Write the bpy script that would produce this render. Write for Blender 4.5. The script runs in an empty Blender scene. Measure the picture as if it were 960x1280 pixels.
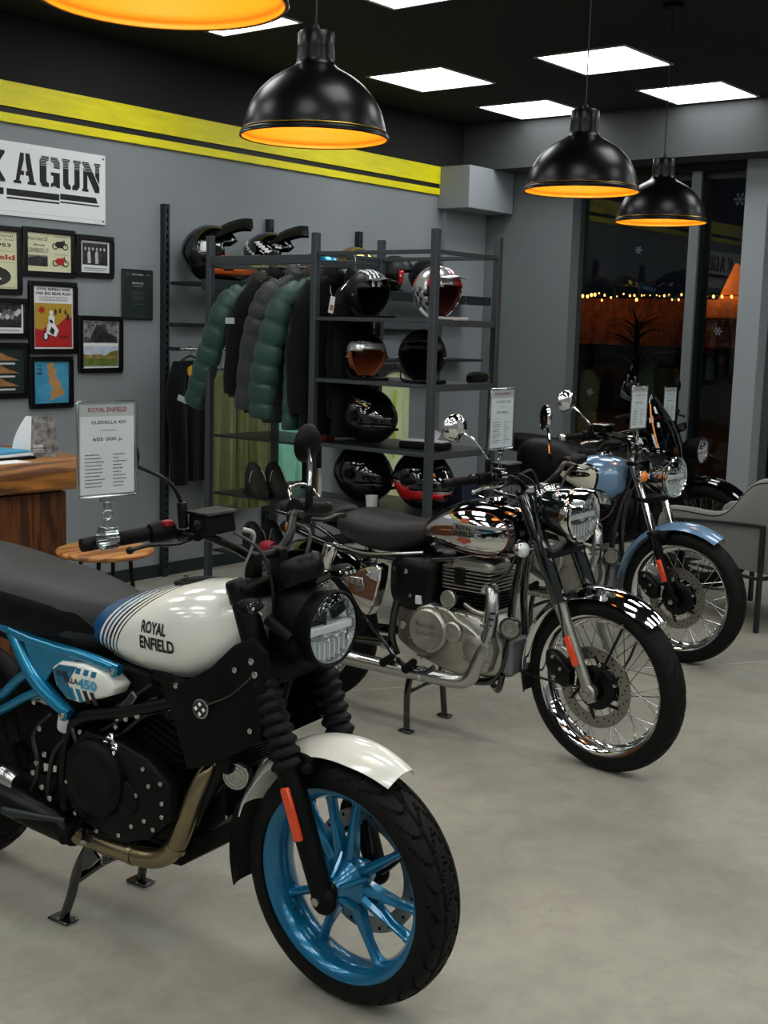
import bpy, bmesh, math, random
from mathutils import Vector, Matrix
from mathutils.bvhtree import BVHTree
random.seed(7)
PI = math.pi
sc = bpy.context.scene
COL = sc.collection
# ------------------------------------------------------------------ camera, exposure, world
CAMH = 1.6
def setup_camera():
    yaw, pit, rol = [math.radians(a) for a in (38.508, 8.304, 1.6275)]
    f = Vector((math.cos(yaw)*math.cos(pit), math.sin(yaw)*math.cos(pit), -math.sin(pit)))
    r = Vector((math.sin(yaw), -math.cos(yaw), 0)); u = r.cross(f)
    r2 = math.cos(rol)*r + math.sin(rol)*u; u2 = -math.sin(rol)*r + math.cos(rol)*u
    cam = bpy.data.cameras.new('camera'); co = bpy.data.objects.new('camera', cam); COL.objects.link(co)
    m = Matrix((( r2.x, u2.x, -f.x, 0), (r2.y, u2.y, -f.y, 0), (r2.z, u2.z, -f.z, CAMH), (0, 0, 0, 1)))
    co.matrix_world = m
    cam.sensor_fit = 'VERTICAL'; cam.sensor_height = 24; cam.lens = 24*1569.7/1280
    cam.clip_start = .05; cam.clip_end = 200
    sc.camera = co
setup_camera()
sc.view_settings.view_transform = 'Standard'; sc.view_settings.look = 'None'
sc.view_settings.exposure = 0.0; sc.view_settings.gamma = 1; sc.view_settings.use_curve_mapping = False
PANEL_POWER = 9.0
BULB_WATTS = 3.0
w = bpy.data.worlds.new('night'); sc.world = w; w.use_nodes = True
w.node_tree.nodes['Background'].inputs[0].default_value = (.012, .014, .02, 1)
w.node_tree.nodes['Background'].inputs[1].default_value = .25
sc.cycles.max_bounces = 7; sc.cycles.glossy_bounces = 4; sc.cycles.transparent_max_bounces = 12
sc.cycles.sample_clamp_indirect = 4.0

# ------------------------------------------------------------------ materials
def srgb(c):
    if isinstance(c, str):
        c = [int(c[i:i+2], 16)/255 for i in (0, 2, 4)]
        c = [x/12.92 if x <= .04045 else ((x+.055)/1.055)**2.4 for x in c]
    return (c[0], c[1], c[2], 1)
def mat(name, col, rough=.5, metal=0, coat=0, bump=0, bscale=60, vary=0, vscale=8, emit=None, estr=0, spec=.5, rvary=0, stretch=None, sheen=0):
    m = bpy.data.materials.new(name); m.use_nodes = True
    nt = m.node_tree; b = nt.nodes['Principled BSDF']; I = b.inputs
    col = srgb(col); I['Base Color'].default_value = col
    I['Roughness'].default_value = rough; I['Metallic'].default_value = metal
    I['Coat Weight'].default_value = coat; I['Coat Roughness'].default_value = .04
    I['Specular IOR Level'].default_value = spec; I['Sheen Weight'].default_value = sheen
    if emit is not None:
        I['Emission Color'].default_value = srgb(emit); I['Emission Strength'].default_value = estr
    if vary or bump or rvary:
        tc = nt.nodes.new('ShaderNodeTexCoord'); mp = nt.nodes.new('ShaderNodeMapping')
        nt.links.new(tc.outputs['Object'], mp.inputs[0])
        if stretch: mp.inputs['Scale'].default_value = stretch
        if vary:
            n = nt.nodes.new('ShaderNodeTexNoise'); n.inputs['Scale'].default_value = vscale; n.inputs['Detail'].default_value = 5
            nt.links.new(mp.outputs[0], n.inputs[0])
            r = nt.nodes.new('ShaderNodeValToRGB')
            r.color_ramp.elements[0].position = .3; r.color_ramp.elements[1].position = .7
            r.color_ramp.elements[0].color = tuple(x*(1-vary) for x in col[:3])+(1,)
            r.color_ramp.elements[1].color = tuple(min(1, x*(1+vary)) for x in col[:3])+(1,)
            nt.links.new(n.outputs[0], r.inputs[0]); nt.links.new(r.outputs[0], I['Base Color'])
        if rvary:
            n = nt.nodes.new('ShaderNodeTexNoise'); n.inputs['Scale'].default_value = vscale*1.7
            nt.links.new(mp.outputs[0], n.inputs[0])
            q = nt.nodes.new('ShaderNodeMapRange'); q.inputs[3].default_value = rough-rvary; q.inputs[4].default_value = rough+rvary
            nt.links.new(n.outputs[0], q.inputs[0]); nt.links.new(q.outputs[0], I['Roughness'])
        if bump:
            n = nt.nodes.new('ShaderNodeTexNoise'); n.inputs['Scale'].default_value = bscale; n.inputs['Detail'].default_value = 3
            nt.links.new(mp.outputs[0], n.inputs[0])
            q = nt.nodes.new('ShaderNodeBump'); q.inputs['Strength'].default_value = bump; q.inputs['Distance'].default_value = .01
            nt.links.new(n.outputs[0], q.inputs['Height']); nt.links.new(q.outputs[0], I['Normal'])
    return m
def glassy(name, tint, ior=1.45, rough=.02, boost=1.0):
    m = bpy.data.materials.new(name); m.use_nodes = True; nt = m.node_tree
    for n in list(nt.nodes): nt.nodes.remove(n)
    o = nt.nodes.new('ShaderNodeOutputMaterial'); mx = nt.nodes.new('ShaderNodeMixShader')
    t = nt.nodes.new('ShaderNodeBsdfTransparent'); t.inputs[0].default_value = srgb(tint)
    g = nt.nodes.new('ShaderNodeBsdfGlossy'); g.inputs['Roughness'].default_value = rough; g.inputs[0].default_value = (1, 1, 1, 1)
    f = nt.nodes.new('ShaderNodeLayerWeight'); f.inputs[0].default_value = .5   # Facing = 1 - |cos|, the same from both sides
    pw = nt.nodes.new('ShaderNodeMath'); pw.operation = 'POWER'; pw.inputs[1].default_value = 5
    f0 = ((ior-1)/(ior+1))**2
    ml = nt.nodes.new('ShaderNodeMath'); ml.operation = 'MULTIPLY_ADD'; ml.inputs[1].default_value = 1-f0; ml.inputs[2].default_value = f0*boost; ml.use_clamp = True
    nt.links.new(f.outputs['Facing'], pw.inputs[0]); nt.links.new(pw.outputs[0], ml.inputs[0]); nt.links.new(ml.outputs[0], mx.inputs[0])
    nt.links.new(t.outputs[0], mx.inputs[1]); nt.links.new(g.outputs[0], mx.inputs[2]); nt.links.new(mx.outputs[0], o.inputs[0])
    return m
def wood(name, dark, light, axis=0, scale=5):
    m = bpy.data.materials.new(name); m.use_nodes = True; nt = m.node_tree; b = nt.nodes['Principled BSDF']
    tc = nt.nodes.new('ShaderNodeTexCoord'); mp = nt.nodes.new('ShaderNodeMapping')
    s = [9, 9, 9]; s[axis] = .8; mp.inputs['Scale'].default_value = s
    n = nt.nodes.new('ShaderNodeTexNoise'); n.inputs['Scale'].default_value = scale*.35; n.inputs['Detail'].default_value = 6; n.inputs['Distortion'].default_value = 1.6
    r = nt.nodes.new('ShaderNodeValToRGB'); d, l = srgb(dark), srgb(light)
    e = r.color_ramp.elements; e[0].position = .28; e[0].color = d; e[1].position = .72; e[1].color = l
    k = e.new(.5); k.color = tuple((d[i]*.45+l[i]*.55) for i in range(3))+(1,)
    k = e.new(.44); k.color = tuple((d[i]*.8+l[i]*.2) for i in range(3))+(1,)
    oi = nt.nodes.new('ShaderNodeObjectInfo'); ad = nt.nodes.new('ShaderNodeVectorMath'); ad.operation = 'ADD'
    nt.links.new(tc.outputs['Object'], ad.inputs[0]); nt.links.new(oi.outputs['Random'], ad.inputs[1]); nt.links.new(ad.outputs[0], mp.inputs[0])
    nt.links.new(mp.outputs[0], n.inputs[0])
    nt.links.new(n.outputs[0], r.inputs[0]); nt.links.new(r.outputs[0], b.inputs['Base Color'])
    b.inputs['Roughness'].default_value = .35
    return m
MT = {}
def defmats():
    D = MT
    D['white_paint'] = mat('pearl white paint', 'e6e6dc', .22, 0, .8)
    D['teal'] = mat('teal metallic frame paint', '0a7fa8', .28, .55, .6)
    D['blue_wheel'] = mat('blue metallic wheel paint', '0a6c96', .25, .5, .7)
    D['sky_paint'] = mat('light blue paint', '7397bb', .2, .1, .9)
    D['cream'] = mat('cream paint', 'dcd8c6', .22, 0, .8)
    D['black_gloss'] = mat('gloss black paint', '050506', .08, 0, .8)
    D['green_black'] = mat('dark green black gloss paint', '08120f', .08, 0, 1)
    D['black_satin'] = mat('satin black metal', '060607', .32, .0, .0, spec=.22, bump=.05, bscale=300)
    D['black_matte'] = mat('matte black plastic', '070708', .5, 0, 0, spec=.12, bump=.08, bscale=400)
    D['engine_black'] = mat('black cast engine', '060607', .42, 0, 0, spec=.16, bump=.25, bscale=250)
    D['rubber'] = mat('tyre rubber', '0b0b0b', .6, spec=.18, bump=.15, bscale=150, vary=.25, vscale=14)
    D['gaiter'] = mat('rubber gaiter', '080809', .5, spec=.18)
    D['vinyl'] = mat('seat vinyl', '262627', .45, spec=.3, bump=.12, bscale=500, vary=.08)
    D['vinyl_dark'] = mat('seat side vinyl', '080809', .5, spec=.14, bump=.1, bscale=500)
    D['chrome'] = mat('chrome', 'e6e6e6', .05, 1)
    D['chrome_dim'] = mat('brushed chrome', 'b9b9b6', .22, 1)
    D['alu'] = mat('cast aluminium', 'a6a59c', .34, .9, bump=.12, bscale=120, vary=.15, vscale=20)
    D['disc'] = mat('brake disc steel', '8d8c86', .35, .95, vary=.1, vscale=30)
    D['brass'] = mat('heat tinted exhaust', '8d8064', .25, .95, vary=.25, vscale=7)
    D['orange_ref'] = mat('orange reflector', 'd2400c', .25, 0, .6, emit='d2400c', estr=0)
    D['amber'] = mat('amber lens', 'f08018', .18, 0, .8)
    D['red_ref'] = mat('red reflector', 'd8401c', .25, 0, .6)
    D['red_plastic'] = mat('red switch', '8c1420', .4)
    D['lens'] = glassy('clear headlight lens', 'f4f6f6', 1.5, .03)
    D['acrylic'] = glassy('clear acrylic', 'fafcfc', 1.5, .05, 1.0)
    D['acrylic_edge'] = glassy('acrylic bright edge', 'c8d0d0', 1.6, .12, 5)
    D['bowl'] = mat('faceted reflector bowl', 'd2d6d8', .14, 1, bump=.9, bscale=42)
    D['lamp_white'] = mat('frosted lamp insert', 'd8dcdc', .3, .2)
    D['smoke'] = glassy('smoked screen', '8a9294', 1.45, .03)
    D['screen_edge'] = mat('orange screen edge trim', 'e08a3a', .3)
    D['wall'] = mat('grey wall paint', '8a8f93', .75, vary=.05, vscale=2.2, bump=.05, bscale=90)
    D['wall_shaded'] = mat('grey wall paint with shade in colour', '6c7274', .75, bump=.05, bscale=90)  # darker copy of the wall grey: weaker light here is put into the colour
    D['wall_dark'] = mat('dark upper wall paint', '0d0d0e', .8, bump=.05, bscale=90)
    D['ceil'] = mat('black ceiling paint', '0d0d0e', .85)
    D['yellow'] = mat('yellow band paint', 'f8ea00', .5, vary=.1, vscale=5, stretch=(1, 1, 5))
    D['black_line'] = mat('black band line', '0a0a08', .6)
    D['column'] = mat('light grey column paint', '8f9498', .7)
    D['beam'] = mat('beam paint with shade in colour', '3c3e40', .8)  # recessed panels light the beam little; that shade is put into its colour
    D['mullion'] = mat('grey aluminium frame', '6d7273', .45, .2)
    D['mullion_dark'] = mat('dark aluminium frame', '222829', .4, .3)
    D['paneled'] = mat('lit ceiling panel', 'ffffff', .5, emit=(.97, 1, .99), estr=PANEL_POWER)
    D['panel_frame'] = mat('ceiling panel trim', 'c9c9c9', .5)
    D['shade_black'] = mat('black enamel shade', '050505', .3, 0, .0, spec=.2, bump=.02, bscale=30)
    D['shade_in'] = mat('yellow enamel shade interior', 'ee9c18', .5)
    D['rim_gold'] = mat('gold rim line', 'b08a3a', .3, .8)
    D['bulb'] = mat('lit bulb', 'fff2d0', .4, emit=(1, .82, .5), estr=6)
    D['rack'] = mat('slate grey rack steel', '3a4045', .5, .15)
    D['rack_dark'] = mat('dark upright steel', '20292c', .45, .2)
    D['shelf'] = mat('dark shelf board', '1b1d1f', .35, 0, .1)
    D['paper'] = mat('white paper', 'e8e9e8', .7)
    D['card_grey'] = mat('pale grey card', 'c4c6c8', .6)
    D['sign_paper'] = mat('pale price sheet', 'dfe1e4', .7)
    D['ink'] = mat('black ink', '161616', .7)
    D['ink_grey'] = mat('grey ink', '6a6a6e', .7)
    D['ink_red'] = mat('dark red ink', '8e1526', .6)
    D['frame_black'] = mat('black picture frame', '0c0b0b', .3)
    D['cream_paper'] = mat('cream paper', 'dedcb6', .6)
    D['poster_red'] = mat('red ink', 'b01418', .6)
    D['poster_ochre'] = mat('ochre ink', 'b5902a', .6)
    D['photo_grey'] = mat('grey photo print', '777777', .4, vary=.9, vscale=38)
    D['photo_dark'] = mat('dark photo print', '2c2c2c', .4, vary=.9, vscale=30)
    D['photo_hill'] = mat('hill photo print', '8a7a3c', .5, vary=.5, vscale=22)
    D['photo_sky'] = mat('pale sky print', 'b9c4d2', .5, vary=.2, vscale=20)
    D['photo_green'] = mat('green field print', '5d6a2c', .5, vary=.4, vscale=30)
    D['map_sea'] = mat('blue map sea', '3f93b8', .6, vary=.2, vscale=12)
    D['map_land'] = mat('tan map land', 'b98a56', .6, vary=.15, vscale=20)
    D['rust'] = mat('rust brown print', '9b6a3c', .6, vary=.3, vscale=40)
    D['plaque'] = mat('dark plaque', '23302e', .35)
    D['slab_wood'] = wood('acacia slab', '3e1d0c', 'c2853f', 0, 3)
    D['plank_wood'] = wood('acacia plank', '2a1209', '7c4a24', 2, 4)
    D['stool_wood'] = wood('stool wood', '6b3514', 'd79a52', 0, 4)
    D['khaki'] = mat('khaki cloth', '5c6330', .85, vary=.12, vscale=9, sheen=.3)
    D['black_cloth'] = mat('black cloth', '060607', .85, vary=.2, vscale=12, sheen=.05, spec=.2)
    D['green_puff'] = mat('bottle green nylon', '22433c', .5, sheen=.1, vary=.12, vscale=10, bump=.3, bscale=30)
    D['grey_puff'] = mat('charcoal nylon', '2b2c31', .6, sheen=.1, vary=.1, vscale=10, bump=.3, bscale=30)
    D['brown_cloth'] = mat('brown collar cloth', '2f2820', .9)
    D['mint'] = mat('mint cloth', '86c8ae', .8, vary=.12, vscale=9)
    D['hivis'] = mat('pale lime cloth', 'cfd8a8', .8, vary=.1, vscale=6)
    D['lime'] = mat('lime cloth', 'a8c820', .8)
    D['yellow_cloth'] = mat('yellow patch', 'd9a010', .8)
    D['reflective'] = mat('pale reflective patch', 'b8bcbc', .5)
    D['shoe'] = mat('dark olive suede', '1d1c14', .8, bump=.3, bscale=200)
    D['shoe_black'] = mat('black shoe leather', '0a0a0b', .6)
    D['lace'] = mat('pale lace', 'a8a8a0', .8)
    D['gold'] = mat('gold visor', 'b59a55', .12, .9)
    D['orange'] = mat('orange helmet paint', 'd4601a', .25, 0, .6)
    D['red'] = mat('red helmet paint', 'c4141c', .2, 0, .8)
    D['silver'] = mat('silver helmet paint', 'b8bcbe', .25, .6, .5)
    D['white_gloss'] = mat('white gloss', 'f0f4f4', .35)
    D['helmet_black'] = mat('gloss black helmet', '060607', .12, 0, .8)
    D['helmet_matte'] = mat('matte black helmet', '0b0b0c', .42, spec=.3)
    D['lining'] = mat('helmet lining', '070707', .95, spec=.1)
    D['lining_red'] = mat('dark red lining', '4a0a12', .9)
    D['lining_tan'] = mat('tan leather trim', '8e4a22', .5)
    D['visor'] = mat('dark visor', '0b0d10', .05, 0, 1)
    D['navy'] = mat('navy box', '0c1a30', .6)
    D['felt'] = mat('grey chair velvet', '6e706e', .9, sheen=.5, vary=.06, vscale=30)
    D['chair_metal'] = mat('dark chair frame', '26282a', .45, .3)
    D['ext_dark'] = mat('night facade', '14100e', .8, vary=.5, vscale=2)
    D['ext_brown'] = mat('brown facade', '6e3a20', .8, vary=.6, vscale=3, stretch=(1, 3, 1))
    D['ext_amber'] = mat('ochre facade', 'c07820', .8, vary=.4, vscale=4)
    D['asphalt'] = mat('night asphalt', '1b1b1c', .8, vary=.3)
    D['string_bulb'] = mat('string light bulb', 'ffb060', .4, emit=(1, .36, .07), estr=9)
    D['far_lamp'] = mat('far lamp', 'ffffff', .4, emit=(1, .9, .75), estr=12)
    D['ext_post'] = mat('pale post', '8b8f90', .6)
    D['frost'] = mat('frost white sticker', '7c8083', .8)
    D['hose'] = mat('black hose', '0a0a0b', .4)
    D['cable_steel'] = mat('braided cable', '9a9a96', .4, .6)
    D['pinstripe'] = mat('dark red pinstripe', '6e1c18', .35)
    D['tank_badge_red'] = mat('copper red badge', 'b0543a', .4, .3)
    D['badge_ink'] = mat('badge black', '101010', .5)
    D['tail_amber'] = mat('smoked amber lens', '7a4a14', .25)
    D['stone_joint'] = mat('pale joint filler', 'b4b2a8', .6)
    D['glass'] = glassy('window glass', 'e8ecea', 1.5, .01, .55)
defmats()

def floor_mat():
    m = bpy.data.materials.new('polished concrete'); m.use_nodes = True; nt = m.node_tree; b = nt.nodes['Principled BSDF']
    L = nt.links.new
    tc = nt.nodes.new('ShaderNodeTexCoord')
    def noise(s, d=6, dist=0, r=.55):
        n = nt.nodes.new('ShaderNodeTexNoise'); n.inputs['Scale'].default_value = s; n.inputs['Detail'].default_value = d
        n.inputs['Distortion'].default_value = dist; n.inputs['Roughness'].default_value = r; L(tc.outputs['Object'], n.inputs[0]); return n
    def ramp(src, stops):
        r = nt.nodes.new('ShaderNodeValToRGB'); e = r.color_ramp.elements
        e[0].position, e[0].color = stops[0][0], srgb(stops[0][1]); e[1].position, e[1].color = stops[-1][0], srgb(stops[-1][1])
        for p, c in stops[1:-1]: k = e.new(p); k.color = srgb(c)
        L(src, r.inputs[0]); return r
    a = ramp(noise(.9, 8, .8).outputs[0], [(.3, '8a897f'), (.5, '9b998d'), (.7, 'aaa799')])
    c = ramp(noise(7, 8, .4, .7).outputs[0], [(.35, 'b8b8b6'), (.6, 'ffffff')])
    mx = nt.nodes.new('ShaderNodeMix'); mx.data_type = 'RGBA'; mx.blend_type = 'MULTIPLY'; mx.inputs[0].default_value = .35
    L(a.outputs[0], mx.inputs[6]); L(c.outputs[0], mx.inputs[7])
    st = ramp(noise(2.3, 9, 1.2, .75).outputs[0], [(.66, (0, 0, 0)), (.74, (1, 1, 1))])
    mm = nt.nodes.new('ShaderNodeMath'); mm.operation = 'MULTIPLY'; mm.inputs[1].default_value = .35; L(st.outputs[0], mm.inputs[0])
    m2 = nt.nodes.new('ShaderNodeMix'); m2.data_type = 'RGBA'; L(mm.outputs[0], m2.inputs[0])
    L(mx.outputs[2], m2.inputs[6]); m2.inputs[7].default_value = srgb('8a7f6c')
    sp = ramp(noise(38, 3, 0, .5).outputs[0], [(.735, (0, 0, 0)), (.76, (1, 1, 1))])
    m3 = nt.nodes.new('ShaderNodeMix'); m3.data_type = 'RGBA'; ms = nt.nodes.new('ShaderNodeMath'); ms.operation = 'MULTIPLY'; ms.inputs[1].default_value = .6
    L(sp.outputs[0], ms.inputs[0]); L(ms.outputs[0], m3.inputs[0]); L(m2.outputs[2], m3.inputs[6]); m3.inputs[7].default_value = srgb('4e4438')
    L(m3.outputs[2], b.inputs['Base Color'])
    mr = nt.nodes.new('ShaderNodeMapRange'); mr.inputs[3].default_value = .38; mr.inputs[4].default_value = .68
    L(noise(2.5, 6).outputs[0], mr.inputs[0]); L(mr.outputs[0], b.inputs['Roughness'])
    bp = nt.nodes.new('ShaderNodeBump'); bp.inputs['Strength'].default_value = .12; bp.inputs['Distance'].default_value = .01
    L(noise(30, 5).outputs[0], bp.inputs['Height']); L(bp.outputs[0], b.inputs['Normal'])
    b.inputs['Specular IOR Level'].default_value = .4
    return m
MT['floor'] = floor_mat()
def tank_stripe_mat():
    # pearl white tank with a blue rear field edged by five fine lines: a painted graphic fixed to the tank
    m = bpy.data.materials.new('white tank paint with blue stripes'); m.use_nodes = True; nt = m.node_tree; b = nt.nodes['Principled BSDF']; L = nt.links.new
    tc = nt.nodes.new('ShaderNodeTexCoord'); sx = nt.nodes.new('ShaderNodeSeparateXYZ'); L(tc.outputs['Object'], sx.inputs[0])
    # u = x - k*(z-zc) + curve
    def math_(op, a, b_):
        n = nt.nodes.new('ShaderNodeMath'); n.operation = op
        for i, v in enumerate((a, b_)):
            if isinstance(v, (int, float)): n.inputs[i].default_value = v
            else: L(v, n.inputs[i])
        return n.outputs[0]
    dz = math_('SUBTRACT', sx.outputs['Z'], .73)
    sq = math_('MULTIPLY', dz, dz)
    u = math_('SUBTRACT', sx.outputs['X'], math_('MULTIPLY', sq, 3.2))
    u = math_('SUBTRACT', u, math_('MULTIPLY', dz, .02))
    v = math_('MULTIPLY', math_('ADD', u, .80), 1/.2)   # maps x=-.80..-.60 to 0..1
    r = nt.nodes.new('ShaderNodeValToRGB'); r.color_ramp.interpolation = 'CONSTANT'; L(v, r.inputs[0])
    W, B, K = srgb('e6e6dc'), srgb('0c4f7c'), srgb('12283a')
    e = r.color_ramp.elements; e[0].position = 0; e[0].color = B
    e[1].position = .30; e[1].color = W
    p = .345
    for wd, cc in ((.055, B), (.05, B), (.045, K), (.035, K), (.025, K)):
        k = e.new(p); k.color = cc; k = e.new(p+wd); k.color = W; p += wd+.042
    L(r.outputs[0], b.inputs['Base Color'])
    b.inputs['Roughness'].default_value = .2; b.inputs['Coat Weight'].default_value = .9; b.inputs['Coat Roughness'].default_value = .03
    return m
MT['tank_stripe'] = tank_stripe_mat()

# ------------------------------------------------------------------ mesh builder
def cr(pts, n):
    """Catmull-Rom resample of tuples"""
    pts = [tuple(p) for p in pts]; out = []
    k = len(pts)
    for i in range(k-1):
        p0 = pts[max(i-1, 0)]; p1 = pts[i]; p2 = pts[i+1]; p3 = pts[min(i+2, k-1)]
        for j in range(n):
            t = j/n
            out.append(tuple(.5*((2*b)+(-a+c)*t+(2*a-5*b+4*c-d)*t*t+(-a+3*b-3*c+d)*t**3) for a, b, c, d in zip(p0, p1, p2, p3)))
    out.append(pts[-1]); return out
class MB:
    def __init__(s, T=None): s.v = []; s.f = []; s.T = T
    def add(s, vs, fs):
        o = len(s.v); s.v += [tuple(v) for v in vs]; s.f += [tuple(i+o for i in f) for f in fs]; return s
    def box(s, c, d, R=None):
        vs = []
        for x in (-.5, .5):
            for y in (-.5, .5):
                for z in (-.5, .5):
                    p = Vector((x*d[0], y*d[1], z*d[2]))
                    if R is not None: p = R @ p
                    vs.append(p+Vector(c))
        return s.add(vs, [(0, 1, 3, 2), (4, 6, 7, 5), (0, 4, 5, 1), (2, 3, 7, 6), (0, 2, 6, 4), (1, 5, 7, 3)])
    def bb(s, x0, x1, y0, y1, z0, z1): return s.box(((x0+x1)/2, (y0+y1)/2, (z0+z1)/2), (x1-x0, y1-y0, z1-z0))
    def lathe(s, prof, o=(0, 0, 0), ax=(0, 0, 1), n=32, caps=True, a0=0, a1=2*PI):
        ax = Vector(ax).normalized(); t = Vector((1, 0, 0)) if abs(ax.x) < .9 else Vector((0, 1, 0))
        e1 = (t-ax*t.dot(ax)).normalized(); e2 = ax.cross(e1); o = Vector(o); full = abs(a1-a0-2*PI) < 1e-6
        m = n if full else n+1; vs = []; fs = []
        for r, h in prof:
            for i in range(m):
                a = a0+(a1-a0)*i/n; vs.append(o+ax*h+(e1*math.cos(a)+e2*math.sin(a))*max(r, 1e-5))
        for j in range(len(prof)-1):
            for i in range(n):
                i2 = (i+1) % m if full else i+1
                fs.append((j*m+i, j*m+i2, (j+1)*m+i2, (j+1)*m+i))
        if caps and full:
            if prof[0][0] > 1e-4: fs.append(tuple(range(m)))
            if prof[-1][0] > 1e-4: fs.append(tuple(range((len(prof)-1)*m, len(prof)*m)))
        return s.add(vs, fs)
    def cyl(s, p0, p1, r0, r1=None, n=20, bev=0):
        p0 = Vector(p0); p1 = Vector(p1); d = p1-p0; h = d.length; r1 = r0 if r1 is None else r1
        if bev: return s.lathe([(r0-bev, 0), (r0-bev*.3, bev*.3), (r0, bev), (r1, h-bev), (r1-bev*.3, h-bev*.3), (r1-bev, h)], p0, d, n)
        return s.lathe([(r0, 0), (r1, h)], p0, d, n)
    def tube(s, pts, r, n=10, sm=6, caps=True, flat=1):
        rr = list(r) if isinstance(r, (list, tuple)) else [r]*len(pts)
        P = [tuple(p)+(q,) for p, q in zip(pts, rr)]
        if sm and len(P) > 2: P = cr(P, sm)
        C = [Vector(p[:3]) for p in P]; vs = []; fs = []
        up = None; m = len(C)
        for i in range(m):
            t = (C[min(i+1, m-1)]-C[max(i-1, 0)]).normalized()
            if up is None:
                a = Vector((0, 0, 1)) if abs(t.z) < .9 else Vector((1, 0, 0)); up = (a-t*a.dot(t)).normalized()
            else: up = (up-t*up.dot(t)).normalized()
            b = t.cross(up)
            for k in range(n):
                an = 2*PI*k/n; vs.append(C[i]+(up*math.cos(an)*flat+b*math.sin(an))*max(P[i][3], 1e-4))
        for i in range(m-1):
            for k in range(n):
                k2 = (k+1) % n; fs.append((i*n+k, i*n+k2, (i+1)*n+k2, (i+1)*n+k))
        if caps: fs += [tuple(range(n)), tuple(range((m-1)*n, m*n))]
        return s.add(vs, fs)
    def loft(s, rings, caps=True):
        n = len(rings[0]); vs = [v for r in rings for v in r]; fs = []
        for i in range(len(rings)-1):
            for k in range(n):
                k2 = (k+1) % n; fs.append((i*n+k, i*n+k2, (i+1)*n+k2, (i+1)*n+k))
        if caps: fs += [tuple(range(n)), tuple(range((len(rings)-1)*n, len(rings)*n))]
        return s.add(vs, fs)
    def body(s, secs, n=28, sm=5, ex=2.4):
        """sections along x: (x, zc, hw, up, down[, yc])"""
        secs = [tuple(q)+(0,)*(6-len(q)) for q in secs]; S = cr(secs, sm); rings = []
        for x, zc, hw, up, dn, yc in S:
            ring = []
            for k in range(n):
                a = 2*PI*k/n; c, d = math.cos(a), math.sin(a)
                y = hw*math.copysign(abs(c)**(2/ex), c); z = math.copysign(abs(d)**(2/ex), d)*(up if d > 0 else dn)
                ring.append((x, yc+y, zc+z))
            rings.append(ring)
        return s.loft(rings)
    def prism(s, poly, y0, y1, inset=0, ins_d=0):
        """polygon in (x,z) between y0 and y1; optional inset rim on y0 side"""
        n = len(poly); cx = sum(p[0] for p in poly)/n; cz = sum(p[1] for p in poly)/n
        def sc_(k): return [(cx+(p[0]-cx)*k, cz+(p[1]-cz)*k) for p in poly]
        layers = []
        if inset: layers.append((sc_(1-inset), y0)); layers.append((sc_(1-inset*.3), y0+ins_d*.3)); layers.append((poly, y0+ins_d))
        else: layers.append((poly, y0))
        layers.append((poly, y1))
        return s.loft([[(p[0], y, p[1]) for p in L_] for L_, y in layers])
    def ell(s, c, r, n=20, m=12, a0=-PI/2, a1=PI/2):
        rings = []
        for j in range(m+1):
            a = a0+(a1-a0)*j/m
            rings.append([(c[0]+r[0]*max(math.cos(a), 1e-4)*math.cos(2*PI*k/n), c[1]+r[1]*max(math.cos(a), 1e-4)*math.sin(2*PI*k/n), c[2]+r[2]*math.sin(a)) for k in range(n)])
        return s.loft(rings)
    def torus(s, c, R, r, ax=(0, 0, 1), n=40, m=10):
        return s.lathe([(R+r*math.cos(2*PI*k/m), r*math.sin(2*PI*k/m)) for k in range(m+1)], c, ax, n, caps=False)
    def mesh(s, name, ang=38, merge=True):
        me = bpy.data.meshes.new(name)
        vs = s.v
        if s.T is not None: vs = [tuple(s.T @ Vector(v)) for v in vs]
        bm = bmesh.new(); bv = [bm.verts.new(v) for v in vs]
        for f in s.f:
            try: bm.faces.new([bv[i] for i in f])
            except ValueError: pass
        if merge: bmesh.ops.remove_doubles(bm, verts=bm.verts, dist=1e-5)
        bmesh.ops.recalc_face_normals(bm, faces=bm.faces)
        th = math.radians(ang)
        for e in bm.edges:
            if len(e.link_faces) == 2 and e.calc_face_angle(0) > th: e.smooth = False
        for f in bm.faces: f.smooth = True
        bm.to_mesh(me); bm.free(); return me
    def build(s, name, m, parent=None, bev=0, label=None, ang=38, sub=0):
        me = s.mesh(name, ang); o = bpy.data.objects.new(name, me); COL.objects.link(o)
        me.materials.append(MT[m] if isinstance(m, str) else m)
        if parent is not None: o.parent = parent
        if label: o['label'] = label
        if bev:
            b = o.modifiers.new('bevel', 'BEVEL'); b.width = bev; b.segments = 2; b.limit_method = 'ANGLE'; b.angle_limit = math.radians(50)
            b.harden_normals = False
        if sub: q = o.modifiers.new('sub', 'SUBSURF'); q.levels = sub; q.render_levels = sub
        return o
def tag(o, label, cat, group=None, kind=None):
    o['label'] = label; o['category'] = cat
    if group: o['group'] = group
    if kind: o['kind'] = kind
    return o
def thing(name, label, cat, loc=(0, 0, 0), rz=0, group=None):
    o = bpy.data.objects.new(name, None); COL.objects.link(o); o.location = loc; o.rotation_euler = (0, 0, rz)
    o.empty_display_size = .1
    return tag(o, label, cat, group)
def struct(name, mb, m, parent=None, bev=0, label=None):
    o = mb.build(name, m, parent, bev)
    if parent is None: o['kind'] = 'structure'
    if label: o['label'] = label
    return o
def copyobj(o, parent=None, loc=None):
    c = o.copy(); COL.objects.link(c)
    if parent is not None: c.parent = parent
    if loc is not None: c.location = loc
    return c
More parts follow.
